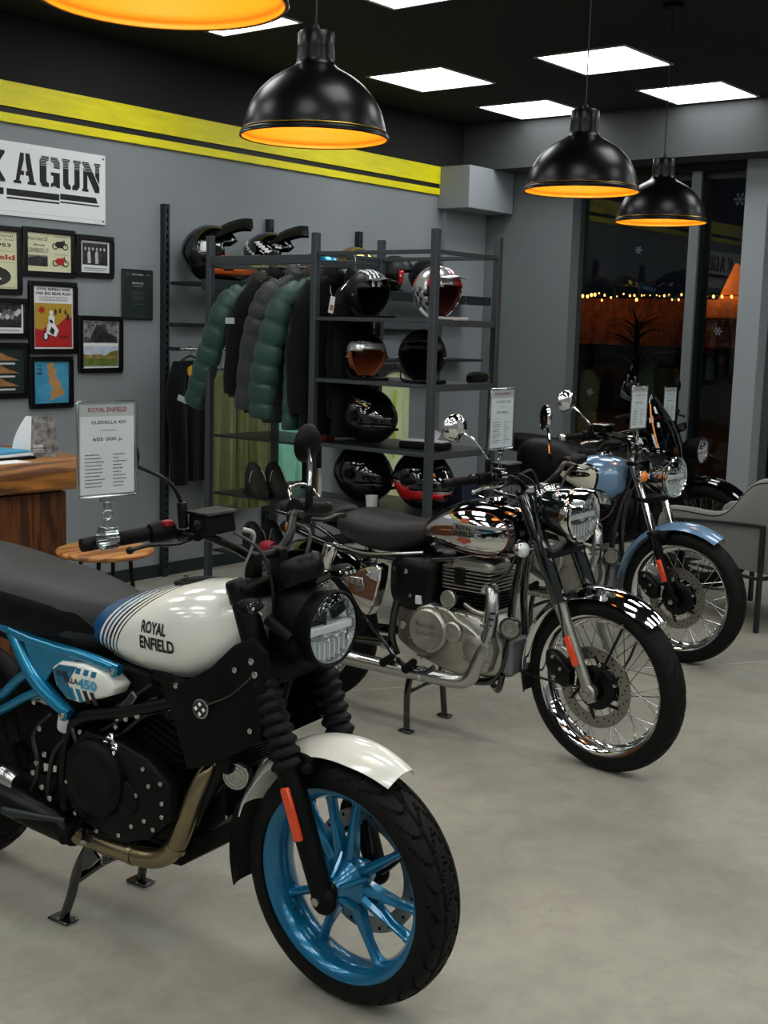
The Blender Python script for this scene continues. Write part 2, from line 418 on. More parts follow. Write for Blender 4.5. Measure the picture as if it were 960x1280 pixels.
def dup(root, loc, rz=None, label=None):
    r = copyobj(root); r.location = loc
    if rz is not None: r.rotation_euler = (0, 0, rz)
    if label: r['label'] = label
    for ch in list(root.children):
        c = copyobj(ch, r)
        for g in ch.children: copyobj(g, c)
    return r
_fc = {}
def text_geo(s, bold=0.0):
    k = (s, bold)
    if k in _fc: return _fc[k]
    cu = bpy.data.curves.new('text', 'FONT'); cu.body = s; cu.offset = bold; cu.resolution_u = 3; cu.size = 1
    ob = bpy.data.objects.new('text', cu); COL.objects.link(ob)
    dg = bpy.context.evaluated_depsgraph_get(); me = bpy.data.meshes.new_from_object(ob.evaluated_get(dg))
    vs = [v.co.copy() for v in me.vertices]; fs = [tuple(p.vertices) for p in me.polygons]
    bpy.data.objects.remove(ob); bpy.data.curves.remove(cu); bpy.data.meshes.remove(me)
    x0 = min(v.x for v in vs); x1 = max(v.x for v in vs); y0 = min(v.y for v in vs); y1 = max(v.y for v in vs)
    vs = [((v.x-x0)/(x1-x0), (v.y-y0)/(y1-y0)) for v in vs]
    _fc[k] = (vs, fs, (x1-x0)/(y1-y0)); return _fc[k]
def text_on(mb, s, u0, v0, wd, ht, fn, bold=0.0):
    vs, fs, asp = text_geo(s, bold)
    if wd is None: wd = ht*asp
    mb.add([fn(u0+a*wd, v0+b*ht) for a, b in vs], fs)

# ------------------------------------------------------------------ room
WY = 6.0; WX = 8.74; HC = 3.22
def room():
    struct('floor', MB().bb(-3.5, 9.1, -4.5, 6.2, -.12, 0), 'floor')
    struct('ceiling', MB().bb(-3.5, 9.3, -4.5, 6.2, HC, HC+.1), 'ceil')
    struct('wall_left', MB().bb(-3.5, 8.74, WY, WY+.2, 0, 2.86), 'wall')
    struct('wall_left_upper', MB().bb(-3.5, 8.74, WY, WY+.2, 2.86, HC), 'wall_dark')
    struct('wall_back', MB().bb(-3.7, -3.5, -4.5, 6.2, 0, HC), 'wall')
    struct('wall_right', MB().bb(-3.5, 9.1, -4.7, -4.5, 0, HC), 'wall')
    struct('wall_far', MB().bb(WX, WX+.2, 5.155, 6.2, 0, HC), 'wall_shaded')
    struct('wall_far_sill', MB().bb(WX+.02, WX+.24, -4.5, 5.155, 0, .14), 'mullion')
    struct('wall_far_header', MB().bb(WX+.02, WX+.24, -4.5, 5.155, 2.8, HC), 'wall_dark')
    struct('trim_1', MB().bb(8.42, WX-.002, -4.5, 5.995, 2.86, HC-.002), 'beam', label='painted beam across the head of the windows')
    struct('trim_2', MB().bb(-3.5, 8.12, WY-.022, WY-.001, 2.727, 2.858), 'yellow', label='wide yellow band along the wall')
    struct('trim_3', MB().bb(-3.5, 8.12, WY-.012, WY-.001, 2.692, 2.727), 'black_line', label='black line between the yellow bands')
    struct('trim_4', MB().bb(-3.5, 8.12, WY-.022, WY-.001, 2.645, 2.692), 'yellow', label='narrow yellow band along the wall')
    struct('trim_5', MB().bb(8.10, 8.72, 5.70, WY-.001, 2.54, 2.86), 'column', bev=.004, label='square grey box head on the corner column')
    struct('trim_6', MB().bb(8.17, 8.735, 5.965, WY-.001, 0, 2.54), 'column', label='flat corner column')
    struct('baseboard_left', MB().bb(-3.5, 8.16, WY-.015, WY-.001, 0, .08), 'rack_dark')
    # two joints in the slab, filled pale
    for a, b in (((3.2, 4.08), (9.0, .42)), ((-1.5, 1.9), (3.2, -1.1))):
        d = Vector((b[0]-a[0], b[1]-a[1], 0)); c = Vector(((a[0]+b[0])/2, (a[1]+b[1])/2, .0007))
        struct('trim_7', MB().box(c, (d.length, .008, .0012), Matrix.Rotation(math.atan2(d.y, d.x), 3, 'Z')), 'stone_joint', label='pale joint line in the concrete')
room()
def windows():
    # window frame: posts, panes, column
    ys = [(5.155, 4.18), (4.10, 3.75), (3.57, 2.2), (2.12, .8), (.72, -.6), (-.68, -2.0), (-2.08, -4.4)]
    n = 1
    for a, b in ys:
        o = struct('window_%d' % n, MB().bb(WX+.10, WX+.16, b, a, .14, .19).bb(WX+.10, WX+.16, b, a, 2.75, 2.8), 'mullion_dark')
        MB().bb(WX+.125, WX+.131, b, a, .19, 2.75).build('pane', 'glass', o); n += 1
    for y in (4.14, 2.16, .76, -.64, -2.04):
        o = struct('trim_8', MB().bb(WX+.02, WX+.05, y-.037, y+.037, .14, 2.8), 'mullion', label='slim grey window post')
        MB().bb(WX+.05, WX+.24, y-.04, y+.025, .14, 2.8).build('post_web', 'mullion_dark', o)
    o = struct('trim_9', MB().bb(WX-.02, WX+.30, 3.575, 3.745, 0, 2.858), 'column', bev=.003, label='square grey column between the windows')
    # stickers on the inside of the glass
    def flake(y, z, r, lab):
        m = MB()
        for k in range(6):
            a = k*PI/3; d = Vector((0, math.cos(a), math.sin(a))); q = Vector((0, -math.sin(a), math.cos(a)))
            c = Vector((WX+.123, y, z)); R = Matrix((( 1, 0, 0), (0, d.y, q.y), (0, d.z, q.z)))
            m.box(c+d*r*.5, (.001, r, r*.13), R)
            for s in (-1, 1):
                a2 = a+s*.8; d2 = Vector((0, math.cos(a2), math.sin(a2))); q2 = Vector((0, -math.sin(a2), math.cos(a2)))
                m.box(c+d*r*.55+d2*r*.18, (.001, r*.36, r*.1), Matrix(((1, 0, 0), (0, d2.y, q2.y), (0, d2.z, q2.z))))
            m.lathe([(0, -.0005), (r*.14, -.0005), (r*.14, .0005), (0, .0005)], c+d*r*.95, (1, 0, 0), 8)
        tag(m.build('snowflake_sticker', 'frost'), lab, 'sticker', 'snowflake stickers on the windows')
    flake(3.843, 2.60, .045, 'small white snowflake sticker high on the right window pane')
    flake(4.633, 2.25, .028, 'faint snowflake sticker on the large pane below the lamps')
    flake(3.947, 1.65, .03, 'white snowflake sticker halfway up the right window pane')
    flake(4.992, 1.147, .028, 'snowflake sticker low on the large pane left of the plant sticker')
    m = MB()
    for k, (dy, h) in enumerate(((-.06, .10), (-.03, .15), (0, .12), (.03, .16), (.06, .11))):
        m.tube([(WX+.122, 4.63+dy*.4, 1.13), (WX+.122, 4.63+dy*1.3, 1.17), (WX+.122, 4.63+dy, 1.13+h)], .0016, 4, 3)
        m.lathe([(0, -.0005), (.009, -.0005), (.009, .0005), (0, .0005)], (WX+.122, 4.63+dy, 1.13+h), (1, 0, 0), 8)
        m.tube([(WX+.122, 4.63-.09, 1.13+.012*k), (WX+.122, 4.63, 1.10+.012*k), (WX+.122, 4.63+.09, 1.13+.012*k)], .0014, 4, 3)
    tag(m.build('plant_sticker', 'frost'), 'frosty white branching plant sticker on the large window pane', 'sticker')
windows()
def outside():
    struct('ground', MB().bb(9.1, 40, -20, 40, -.15, -.05), 'asphalt', label='dark street outside')
    b = thing('roadside_building', 'low dark building across the night street with a glowing eave', 'building', (24, 0, -.05))
    MB().bb(.4, 3, -4, 26, 0, 1.3).build('wall', 'ext_dark', b)
    MB().bb(.0, .4, -4, 26, 1.45, 2.0).build('fascia', 'ext_brown', b, .01)
    MB().bb(.2, 3, -4, 26, 2.0, 2.42).build('roof', 'ext_brown', b)
    MB().bb(.3, 3, -4, 26, 1.3, 1.45).build('lower_band', 'ext_dark', b)
    MB().bb(-1.4, -.12, 9.3, 10.75, 2.03, 2.36).build('awning', 'ext_amber', b, label='amber lit awning')
    MB().loft([[(x, 10.15, 2.37), (x, 9.55, 2.37), (x, 9.55, 2.9), (x, 9.85, 3.05)] for x in (-1.3, -.9)]).build('gable', 'ext_amber', b, label='amber lit gable')
    rnd = random.Random(3)
    m0 = None; wire = MB()
    y = 11.15; k = 0; pts = []
    while y < 15.2:
        z = 2.44+.03*math.sin(y*9)+rnd.uniform(-.12, .03); pts.append((23.7, y, z)); y += rnd.uniform(.05, .16)
    t = thing('string_lights', 'string of warm orange bulbs hung along the eave outside', 'string lights', (23.7, 13, 2.4))
    loc = Vector((23.7, 13, 2.4))
    wire.tube([Vector(p)-loc for p in pts], .008, 4, 1); wire.build('wire', 'hose', t)
    me = MB().ell((0, 0, 0), (.022, .022, .028), 8, 6).mesh('bulb'); me.materials.append(MT['string_bulb'])
    for p in pts:
        o = bpy.data.objects.new('bulb', me); COL.objects.link(o); o.parent = t; o.location = Vector(p)-loc
        s = rnd.choice((.5, .7, .9, 1.3)); o.scale = (s, s, s)
    MB().tube([(-1.44, 9.45, 2.45), (-1.44, 10.2, 2.435), (-1.44, 10.7, 2.45)], .008, 4, 2).build('bulb_wire', 'hose', b)
    for k in range(8):
        o = bpy.data.objects.new('bulb', me); COL.objects.link(o); o.parent = b; o.location = (-1.44, 9.5+.165*k+.02*math.sin(k*5), 2.42); o.scale = (1.1, 1.1, 1.1)
    # bare shrubs under the lights
    for j, (yy, h, lab) in enumerate(((13.0, 2.5, 'bare leafless tree outside the large window'), (11.2, 2.2, 'bare shrub outside the right window pane'))):
        m = MB()
        m.tube([(0, 0, 0), (.05, .1, h*.4), (0, -.05, h*.75), (.0, .1, h)], [.09, .07, .04, .01], 8)
        for k in range(46):
            a = rnd.uniform(0, 2*PI); z = rnd.uniform(h*.45, h*.85); L_ = rnd.uniform(.3, .8)
            m.tube([(0, 0, z), (math.cos(a)*L_*.5, math.sin(a)*L_*.5, z+L_*.3), (math.cos(a)*L_, math.sin(a)*L_, z+L_*rnd.uniform(.2, .5))], [.018, .01, .003], 4, 2)
        o = m.build('bare_tree', 'ext_dark'); o.location = (21.5, yy, -.05); tag(o, lab, 'tree')
    for yy, zz, hh, lab in ((12.35, .3, .85, 'pale bollard post outside behind the plant sticker'), (14.35, .4, .8, 'grey post outside near the wall edge')):
        m = MB().cyl((19, yy, -.05), (19, yy, zz+hh), .06, n=12, bev=.01)
        tag(m.build('street_post', 'ext_post'), lab, 'post')
    for yy, zz, lab in ((14.9, 1.25, 'small far street lamp at the left of the large window'), (15.0, 1.0, 'tiny lamp below the far street lamp'), (12.6, .55, 'tiny far lamp beside the plant sticker')):
        t = thing('far_lamp', lab, 'lamp', (20, yy, -.05)); MB().ell((0, 0, zz), (.02, .02, .03), 8, 6).build('bulb', 'far_lamp', t); MB().cyl((.03, 0, 0), (.03, 0, zz), .015, n=6).build('pole', 'ext_dark', t)
    # added point lights without fittings, strengthening the string bulbs' glow on the facade
    for p, e in (((22.2, 10.1, 2.75), 16), ((23.0, 12.9, 2.75), 16), ((22.8, 14.4, 2.75), 14)):
        l = bpy.data.lights.new('eave_fill_light', 'POINT'); l.energy = e; l.color = (1, .45, .15); l.shadow_soft_size = .1
        o = bpy.data.objects.new('eave_fill_light', l); COL.objects.link(o); o.location = p
outside()
def ceiling_panels():
    fr = MB().bb(-.305, .305, -.305, -.29, -.008, 0).bb(-.305, .305, .29, .305, -.008, 0).bb(-.305, -.29, -.29, .29, -.008, 0).bb(.29, .305, -.29, .29, -.008, 0).mesh('panel_trim')
    fr.materials.append(MT['panel_frame'])
    pn = MB().bb(-.29, .29, -.29, .29, -.004, 0).mesh('diffuser'); pn.materials.append(MT['paneled'])
    vis = {(6.81, 5.13): 'square light panel behind the big lamp, left of the middle ceiling row',
           (6.87, 3.89): 'largest square light panel, top middle right of ceiling',
           (8.08, 5.14): 'farthest square light panel, above the right middle lamp cord',
           (8.08, 3.85): 'rightmost square light panel, above the farthest lamp',
           (4.94, 3.90): 'square light panel cut by the top edge of the photo',
           (4.90, 5.10): 'square light panel mostly hidden behind the near yellow lamp'}
    off = [(x, y) for x in (4.92, 3.05, 1.8, .0, -1.25, -2.9) for y in (5.1, 3.88, 2.0, .75, -1.1, -2.35, -3.9)] + [(6.87, y) for y in (2.0, .75, -1.1, -2.35, -3.9)] + [(8.08, y) for y in (1.4, .0, -2.2)]
    L_ = list(vis.items())
    for p in off:
        if all((abs(p[0]-q[0])+abs(p[1]-q[1])) > .5 for q in vis): L_.append((p, None))
    for (x, y), lab in L_:
        t = thing('ceiling_light_panel', lab or 'square ceiling light panel outside the picture', 'light', (x, y, HC-.0005), 0, 'square ceiling light panels' if lab else 'ceiling light panels outside the picture')
        for me, nm in ((fr, 'trim'), (pn, 'diffuser')):
            o = bpy.data.objects.new(nm, me); COL.objects.link(o); o.parent = t
ceiling_panels()
def pendants():
    # dome shade of .45 m, rim at z=0 local
    outer = [(.226, 0), (.228, .004), (.228, .012), (.221, .02), (.216, .045), (.203, .085), (.180, .125), (.150, .158), (.115, .184), (.085, .200), (.066, .212)]
    outer = [(r, h) for r, h in cr(outer, 3)]+[(.059, .220), (.0575, .232), (.0565, .262)]
    pr0 = MB().lathe(outer, n=64, caps=False)
    inner = [(max(r-.006, .002), h) for r, h in outer[:-5]]
    pi = MB().lathe([(.2265, .0005)]+inner[2:]+[(.0005, inner[-1][1])], n=64, caps=False)
    cap = MB().lathe([(.0565, .262), (.0545, .2621), (.0545, .266), (.0555, .2665), (.0555, .308), (.052, .313), (.012, .316), (.008, .335), (.0, .335)], n=40)
    rim = MB().torus((0, 0, .020), .2225, .0016, n=64, m=6); lip = MB().torus((0, 0, .003), .227, .0035, n=64, m=8)
    meshes = []
    for mb, nm, mt in ((pr0, 'lamp_shade', 'shade_black'), (pi, 'shade_interior', 'shade_in'), (cap, 'socket_cap', 'shade_black'), (rim, 'rim_line', 'rim_gold'), (lip, 'rim_lip', 'shade_black')):
        me = mb.mesh(nm); me.materials.append(MT[mt]); meshes.append((me, nm))
    bulb = MB().ell((0, 0, .15), (.033, .033, .045), 16, 10).cyl((0, 0, .18), (0, 0, .25), .016, n=12); bme = bulb.mesh('bulb'); bme.materials.append(MT['bulb'])
    for (x, y, z), lab in (((1.61, 1.83, 2.178), 'nearest pendant lamp, its yellow inside cut by the top edge'),
                           ((2.96, 2.67, 2.17), 'black dome pendant lamp above the clothes rack'),
                           ((4.45, 2.59, 2.155), 'black dome pendant lamp above the blue motorcycle'),
                           ((5.90, 2.97, 2.165), 'farthest black dome pendant lamp, in front of the window')):
        t = thing('pendant_lamp', lab, 'lamp', (x, y, z), 0, 'black dome pendant lamps with yellow insides')
        for me, nm in meshes:
            o = bpy.data.objects.new(nm, me); COL.objects.link(o); o.parent = t
        o = bpy.data.objects.new('bulb', bme); COL.objects.link(o); o.parent = t
        MB().cyl((0, 0, .333), (0, 0, HC-z-.02), .0028, n=8).lathe([(.05, HC-z-.022), (.05, HC-z-.001)], n=24).build('cord', 'black_satin', t)
        l = bpy.data.lights.new('pendant_bulb', 'POINT'); l.energy = BULB_WATTS; l.color = (1, .8, .5); l.shadow_soft_size = .04
        o = bpy.data.objects.new('pendant_bulb', l); COL.objects.link(o); o.location = (x, y, z+.085)
pendants()

# ------------------------------------------------------------------ sign board and picture frames on the left wall
def wfn(d): return lambda u, v: (u, WY-d, v)
def sign_board():
    t = thing('sign_board', 'white metal sign board reading K A GUN in stencil letters', 'sign', (4.2, WY, 2.35))
    o = Vector((4.2, WY, 2.35))
    def F(mb, nm, mt, bev=0):
        mb.v = [tuple(Vector(v)-o) for v in mb.v]; return mb.build(nm, mt, t, bev)
    F(MB().bb(2.6, 4.833, WY-.012, WY-.001, 2.153, 2.547), 'board', 'white_gloss', .002)
    ink = []
    def letter(poly, x, w, z0=2.33, h=.165):
        m = MB(); 
        for P in poly: m.prism([(x+p[0]*w, z0+p[1]*h) for p in P], WY-.0135, WY-.012)
        F(m, 'letter', 'ink')
    K_ = [[(0, 0), (.38, 0), (.38, .08), (.33, .1), (.33, .9), (.38, .92), (.38, 1), (0, 1)], [(.42, .5), (.78, .95), (.7, 1), (1, 1), (1, .92), (.62, .5), (1, .08), (1, 0), (.7, 0), (.78, .05)]]
    A_ = [[(0, 0), (.34, 0), (.34, .08), (.26, .1), (.3, .28), (.46, .28), (.46, .42), (.34, .42), (.46, .78), (.46, 1), (.3, 1), (.09, .1), (0, .08)], [(.54, 1), (.72, 1), (.92, .1), (1, .08), (1, 0), (.62, 0), (.62, .08), (.7, .1), (.66, .28), (.54, .28), (.54, .42), (.62, .42), (.54, .78)]]
    G_ = [[(.0, .15), (.12, 0), (.45, 0), (.45, .12), (.33, .18), (.33, .82), (.45, .88), (.45, 1), (.12, 1), (0, .85)], [(.55, 1), (.86, 1), (1, .85), (1, .64), (.7, .64), (.7, .8), (.55, .86)], [(.55, 0), (.72, .06), (.9, 0), (1, 0), (1, .5), (.55, .5), (.55, .4), (.68, .38), (.68, .18), (.55, .12)]]
    U_ = [[(0, 1), (.42, 1), (.42, .92), (.34, .9), (.34, .2), (.46, .12), (.46, 0), (.2, 0), (.06, .12), (.06, .9), (0, .92)], [(.6, 1), (1, 1), (1, .92), (.94, .9), (.94, .12), (.8, 0), (.54, 0), (.54, .12), (.66, .2), (.66, .9), (.6, .92)]]
    N_ = [[(0, 0), (.34, 0), (.34, .08), (.28, .1), (.28, .62), (.06, .8), (.06, .1), (0, .08)], [(0, 1), (.34, 1), (.94, .2), (.94, 0), (.7, 0), (.06, .88), (0, .92)], [(.66, 1), (1, 1), (1, .92), (.94, .9), (.94, .3), (.72, .55), (.72, .9), (.66, .92)]]
    letter(K_, 4.02, .13); letter(A_, 4.205, .145); letter(G_, 4.375, .135); letter(U_, 4.525, .13); letter(N_, 4.665, .13)
    # pale scan lines across the letter tops
    m = MB()
    for k in range(6): m.bb(4.38, 4.80, WY-.0142, WY-.0136, 2.4865-.0085*k, 2.4878-.0085*k)
    F(m, 'letter_lines', 'white_gloss')
    m = MB(); m.prism([(4.16, 2.262), (4.505, 2.262), (4.505, 2.297), (4.16, 2.297)], WY-.0135, WY-.012)
    m.prism([(4.16, 2.243), (4.505, 2.243), (4.505, 2.252), (4.16, 2.252)], WY-.0135, WY-.012)
    m.prism([(4.512, 2.27), (4.775, 2.27), (4.762, 2.302), (4.512, 2.302)], WY-.0135, WY-.012)
    m.prism([(4.512, 2.252), (4.785, 2.252), (4.785, 2.26), (4.512, 2.26)], WY-.0135, WY-.012)
    m.prism([(3.9, 2.262), (4.14, 2.262), (4.14, 2.297), (3.9, 2.297)], WY-.0135, WY-.012)
    F(m, 'bars', 'ink')
    F(MB().bb(2.62, 4.815, WY-.0128, WY-.012, 2.175, 2.177), 'lower_line', 'card_grey')
    for x, z in ((4.815, 2.525), (4.815, 2.172)): F(MB().cyl((x, WY-.016, z), (x, WY-.012, z), .006, n=10), 'screw', 'ink_grey')
sign_board()
def framed(x0, x1, z0, z1, lab, art, mat_col='paper', fw=.028, fd=.02, cat='picture', fm='frame_black', nm='picture_frame'):
    t = thing(nm, lab, cat, ((x0+x1)/2, WY, (z0+z1)/2), 0, 'frames on the left wall'); o = Vector(t.location)
    def F(mb, n_, mt, bev=0):
        mb.v = [tuple(Vector(v)-o) for v in mb.v]; return mb.build(n_, mt, t, bev)
    y1 = WY-.001; y0 = y1-fd
    m = MB().bb(x0, x1, y0, y1, z0, z0+fw).bb(x0, x1, y0, y1, z1-fw, z1).bb(x0, x0+fw, y0, y1, z0+fw, z1-fw).bb(x1-fw, x1, y0, y1, z0+fw, z1-fw)
    F(m, 'frame', fm, .003)
    F(MB().bb(x0+fw*.8, x1-fw*.8, y1-.010, y1-.004, z0+fw*.8, z1-fw*.8), 'sheet', mat_col)
    fx = x0+fw; fz = z0+fw; W_ = x1-x0-2*fw; H_ = z1-z0-2*fw
    lev = [0]
    def P(u0, u1, v0, v1, mt, n_='print'):
        lev[0] += 1; yy = y1-.010-.0003*lev[0]
        F(MB().bb(fx+u0*W_, fx+u1*W_, yy-.0003, yy, fz+v0*H_, fz+v1*H_), n_, mt)
    def poly(pts, mt, n_='print'):
        lev[0] += 1; yy = y1-.010-.0003*lev[0]
        F(MB().prism([(fx+u*W_, fz+v*H_) for u, v in pts], yy-.0003, yy), n_, mt)
    def tx(s, u0, v0, wd, ht, mt, bold=.0, n_='lettering'):
        lev[0] += 1; yy = y1-.0105-.0003*lev[0]; m = MB()
        text_on(m, s, fx+u0*W_, fz+v0*H_, wd*W_, ht*H_, lambda u, v: (u, yy, v), bold); F(m, n_, mt)
    art(P, poly, tx)
def bike_icon(poly, u, v, s, asp, mt='ink', body=None):
    def ring(cx, cy, r):
        n = 14
        for k in range(n):
            a, b = 2*PI*k/n, 2*PI*(k+1)/n
            poly([(cx+r*math.cos(a), cy+r*math.sin(a)*asp), (cx+r*math.cos(b), cy+r*math.sin(b)*asp), (cx+.75*r*math.cos(b), cy+.75*r*math.sin(b)*asp), (cx+.75*r*math.cos(a), cy+.75*r*math.sin(a)*asp)], mt) if 0 else None
        poly([(cx+r*math.cos(2*PI*k/16), cy+r*math.sin(2*PI*k/16)*asp) for k in range(16)], mt)
        poly([(cx+.68*r*math.cos(2*PI*k/16), cy+.68*r*math.sin(2*PI*k/16)*asp) for k in range(16)], 'cream_paper')
    ring(u-s*.62, v, s*.36); ring(u+s*.62, v, s*.36)
    poly([(u-s*.7, v+s*.05*asp), (u-s*.5, v+s*.5*asp), (u+s*.3, v+s*.62*asp), (u+s*.5, v+s*.45*asp), (u+s*.25, v-s*.15*asp), (u-s*.25, v-s*.15*asp)], body or mt)
    poly([(u+s*.35, v+s*.75*asp), (u+s*.45, v+s*.8*asp), (u+s*.72, v), (u+s*.6, v)], mt)
def frames():
    def a1(P, poly, tx):
        tx('International', .3, .90, .62, .045, 'ink'); tx('Six Days Trial', .35, .83, .58, .04, 'ink'); tx('1953', .55, .73, .33, .06, 'ink', .02)
        P(.1, .95, .65, .655, 'ink_grey'); tx('Enfield', .25, .51, .7, .09, 'poster_red', .02); P(.1, .95, .46, .465, 'ink_grey')
        poly([(.55+.33*math.cos(k*PI/8), .22+.17*math.sin(k*PI/8)) for k in range(16)], 'photo_dark'); bike_icon(poly, .55, .18, .17, .55); P(.1, .95, .03, .035, 'ink_grey')
    framed(3.86, 4.248, 1.727, 2.096, 'yellowed trial certificate in a black frame, top left of wall', a1, 'cream_paper')
    def a2(P, poly, tx):
        tx("Britain's Fastest 250", .02, .80, .44, .10, 'ink'); tx('250 model', .14, .66, .25, .05, 'ink', .02); tx('CONTINENTAL GT', .02, .48, .46, .12, 'ink', .0)
        P(.02, .46, .14, .42, 'photo_dark'); poly([(.02, .42), (.02, .34), (.25, .40), (.46, .36), (.46, .42)], 'photo_grey')
        bike_icon(poly, .75, .68, .19, 1.25); bike_icon(poly, .75, .24, .19, 1.25, body='poster_red'); P(.6, .9, .92, .93, 'ink_grey'); P(.6, .9, .46, .47, 'ink_grey')
    framed(4.259, 4.611, 1.835, 2.104, 'framed cream advertisement with two small motorcycles', a2, 'cream_paper')
    def a3(P, poly, tx):
        P(.06, .94, .24, .92, 'photo_dark'); rr = random.Random(5)
        for k in range(6):
            u = .16+.13*k; poly([(u-.05, .28), (u-.06, .6), (u-.02, .68), (u+.04, .66), (u+.06, .3)], rr.choice(('photo_grey', 'card_grey', 'photo_dark')))
            poly([(u+.035*math.cos(j*PI/4), .74+.05*math.sin(j*PI/4)) for j in range(8)], 'card_grey')
        P(.1, .9, .13, .15, 'ink_grey'); P(.1, .8, .07, .085, 'ink_grey')
    framed(4.622, 4.889, 1.845, 2.088, 'small black frame with grey photo of standing riders', a3, fw=.03)
    def a4(P, poly, tx):
        P(.02, .96, .2, .98, 'photo_dark'); rr = random.Random(9)
        for k in range(9):
            u = .5+.05*k; v = .45+rr.uniform(0, .3); poly([(u+.05*math.cos(j*PI/4), v+.09*math.sin(j*PI/4)) for j in range(8)], rr.choice(('photo_grey', 'card_grey')))
        P(.1, .9, .1, .12, 'ink_grey')
    framed(3.93, 4.284, 1.487, 1.709, 'framed grey photo of a crowd of riders at the left edge', a4)
    def a5(P, poly, tx):
        P(0, 1, 0, 1, 'paper'); tx('ROYAL ENFIELD WINS', .08, .93, .84, .04, 'ink', .03); tx('1960 BIG BEAR RUN', .06, .86, .88, .05, 'ink', .03)
        tx('A CLASSIC BRITISH SINGLE WINS', .14, .81, .72, .025, 'ink', .01); tx('THE CALIFORNIA DESERT RACE', .14, .77, .72, .025, 'ink', .01)
        P(.03, .97, .03, .73, 'poster_ochre')
        poly([(.03, .03), (.97, .03), (.97, .52), (.8, .5), (.6, .38), (.4, .4), (.2, .3), (.03, .33)], 'poster_red')
        poly([(.2+(.11 if k % 2 == 0 else .055)*math.cos(k*PI/7), .62+(.075 if k % 2 == 0 else .038)*math.sin(k*PI/7)) for k in range(14)], 'poster_red')
        for u, v, s in ((.55, .6, .06), (.66, .62, .05), (.8, .6, .05), (.86, .52, .07)):
            poly([(u-s*.5, v-s*.8), (u+s*.5, v-s*.8), (u+s*.45, v+s*.3), (u, v+s*.9), (u-s*.4, v+s*.3)], 'ink')
        poly([(.22, .16), (.32, .12), (.38, .2), (.34, .3), (.24, .28)], 'ink'); poly([(.25, .17), (.31, .15), (.34, .2), (.31, .26), (.26, .25)], 'paper')
        poly([(.3, .25), (.55, .2), (.62, .3), (.5, .42), (.34, .4)], 'paper'); poly([(.36, .4), (.5, .36), (.52, .5), (.44, .57), (.36, .52)], 'paper'); poly([(.38, .28), (.48, .22), (.52, .3), (.44, .36)], 'ink')
        poly([(.43+.05*math.cos(j*PI/4), .58+.04*math.sin(j*PI/4)) for j in range(8)], 'paper'); poly([(.38, .44), (.46, .4), (.47, .45), (.4, .48)], 'ink')
        tx('BIG BEAR', .62, .17, .26, .05, 'ink', .01)
    framed(4.296, 4.621, 1.404, 1.812, 'framed red and ochre race poster with white rider', a5)
    def a6(P, poly, tx):
        for k in range(3):
            v = .72-.28*k; poly([(.1, v), (.35, v+.08), (.5, v+.17), (.62, v+.1), (.9, v)], 'rust'); P(.25, .8, v-.09, v-.05, 'card_grey')
    framed(3.93, 4.285, 1.157, 1.467, 'framed dark print of three brown mountain outlines', a6, 'plaque')
    def a7(P, poly, tx):
        P(0, 1, 0, 1, 'map_sea'); P(.05, .95, .04, .96, 'map_sea')
        poly([(.42, .95), (.52, .97), (.6, .93), (.55, .84), (.66, .8), (.6, .7), (.68, .58), (.78, .45), (.76, .36), (.88, .32), (.86, .2), (.6, .12), (.42, .05), (.5, .16), (.45, .25), (.52, .33), (.5, .42), (.4, .5), (.44, .62), (.36, .7), (.42, .8), (.36, .88)], 'map_land')
        poly([(.1, .45), (.25, .5), (.3, .4), (.22, .3), (.1, .3)], 'map_land') if 0 else None
        tx('TO', .1, .86, .12, .06, 'ink', .03); tx('THE', .09, .77, .14, .06, 'ink', .03); tx('MAP', .09, .68, .14, .06, 'ink', .03)
    framed(4.295, 4.588, 1.095, 1.392, 'framed blue sea map with a tan island', a7)
    def a8(P, poly, tx):
        P(.02, .98, .53, .98, 'photo_grey'); poly([(.05, .55), (.2, .6), (.3, .8), (.38, .9), (.6, .88), (.7, .75), (.95, .66), (.96, .54)], 'photo_dark'); rr = random.Random(2)
        for k in range(5): poly([(.3+.08*k+.02*math.cos(j*PI/4), .9+.02*math.sin(j*PI/4)) for j in range(8)], 'ink')
        P(.02, .98, .05, .47, 'photo_sky'); poly([(.02, .2), (.02, .3), (.2, .28), (.45, .3), (.6, .26), (.8, .36), (.98, .38), (.98, .18)], 'photo_hill'); P(.02, .98, .05, .2, 'photo_green')
    framed(4.634, 4.954, 1.293, 1.627, 'black frame holding a grey photo above a colour hill photo', a8)
    def a9(P, poly, tx):
        tx('ROYAL ENFIELD', .3, .9, .4, .03, 'card_grey', .02); tx('CERTIFICATE', .3, .72, .4, .035, 'card_grey', .02); tx('OF APPRECIATION', .33, .67, .34, .02, 'card_grey')
        for v in (.55, .5, .45, .4, .3): P(.3, .7, v, v+.008, 'ink_grey')
        P(.1, .9, .06, .066, 'ink_grey'); P(.1, .2, .91, .914, 'card_grey'); P(.8, .9, .91, .914, 'card_grey')
    framed(4.957, 5.191, 1.610, 1.911, 'dark grey plaque with small pale lettering beside the rack', a9, 'plaque', .006, .012, 'plaque', 'plaque', 'wall_plaque')
frames()

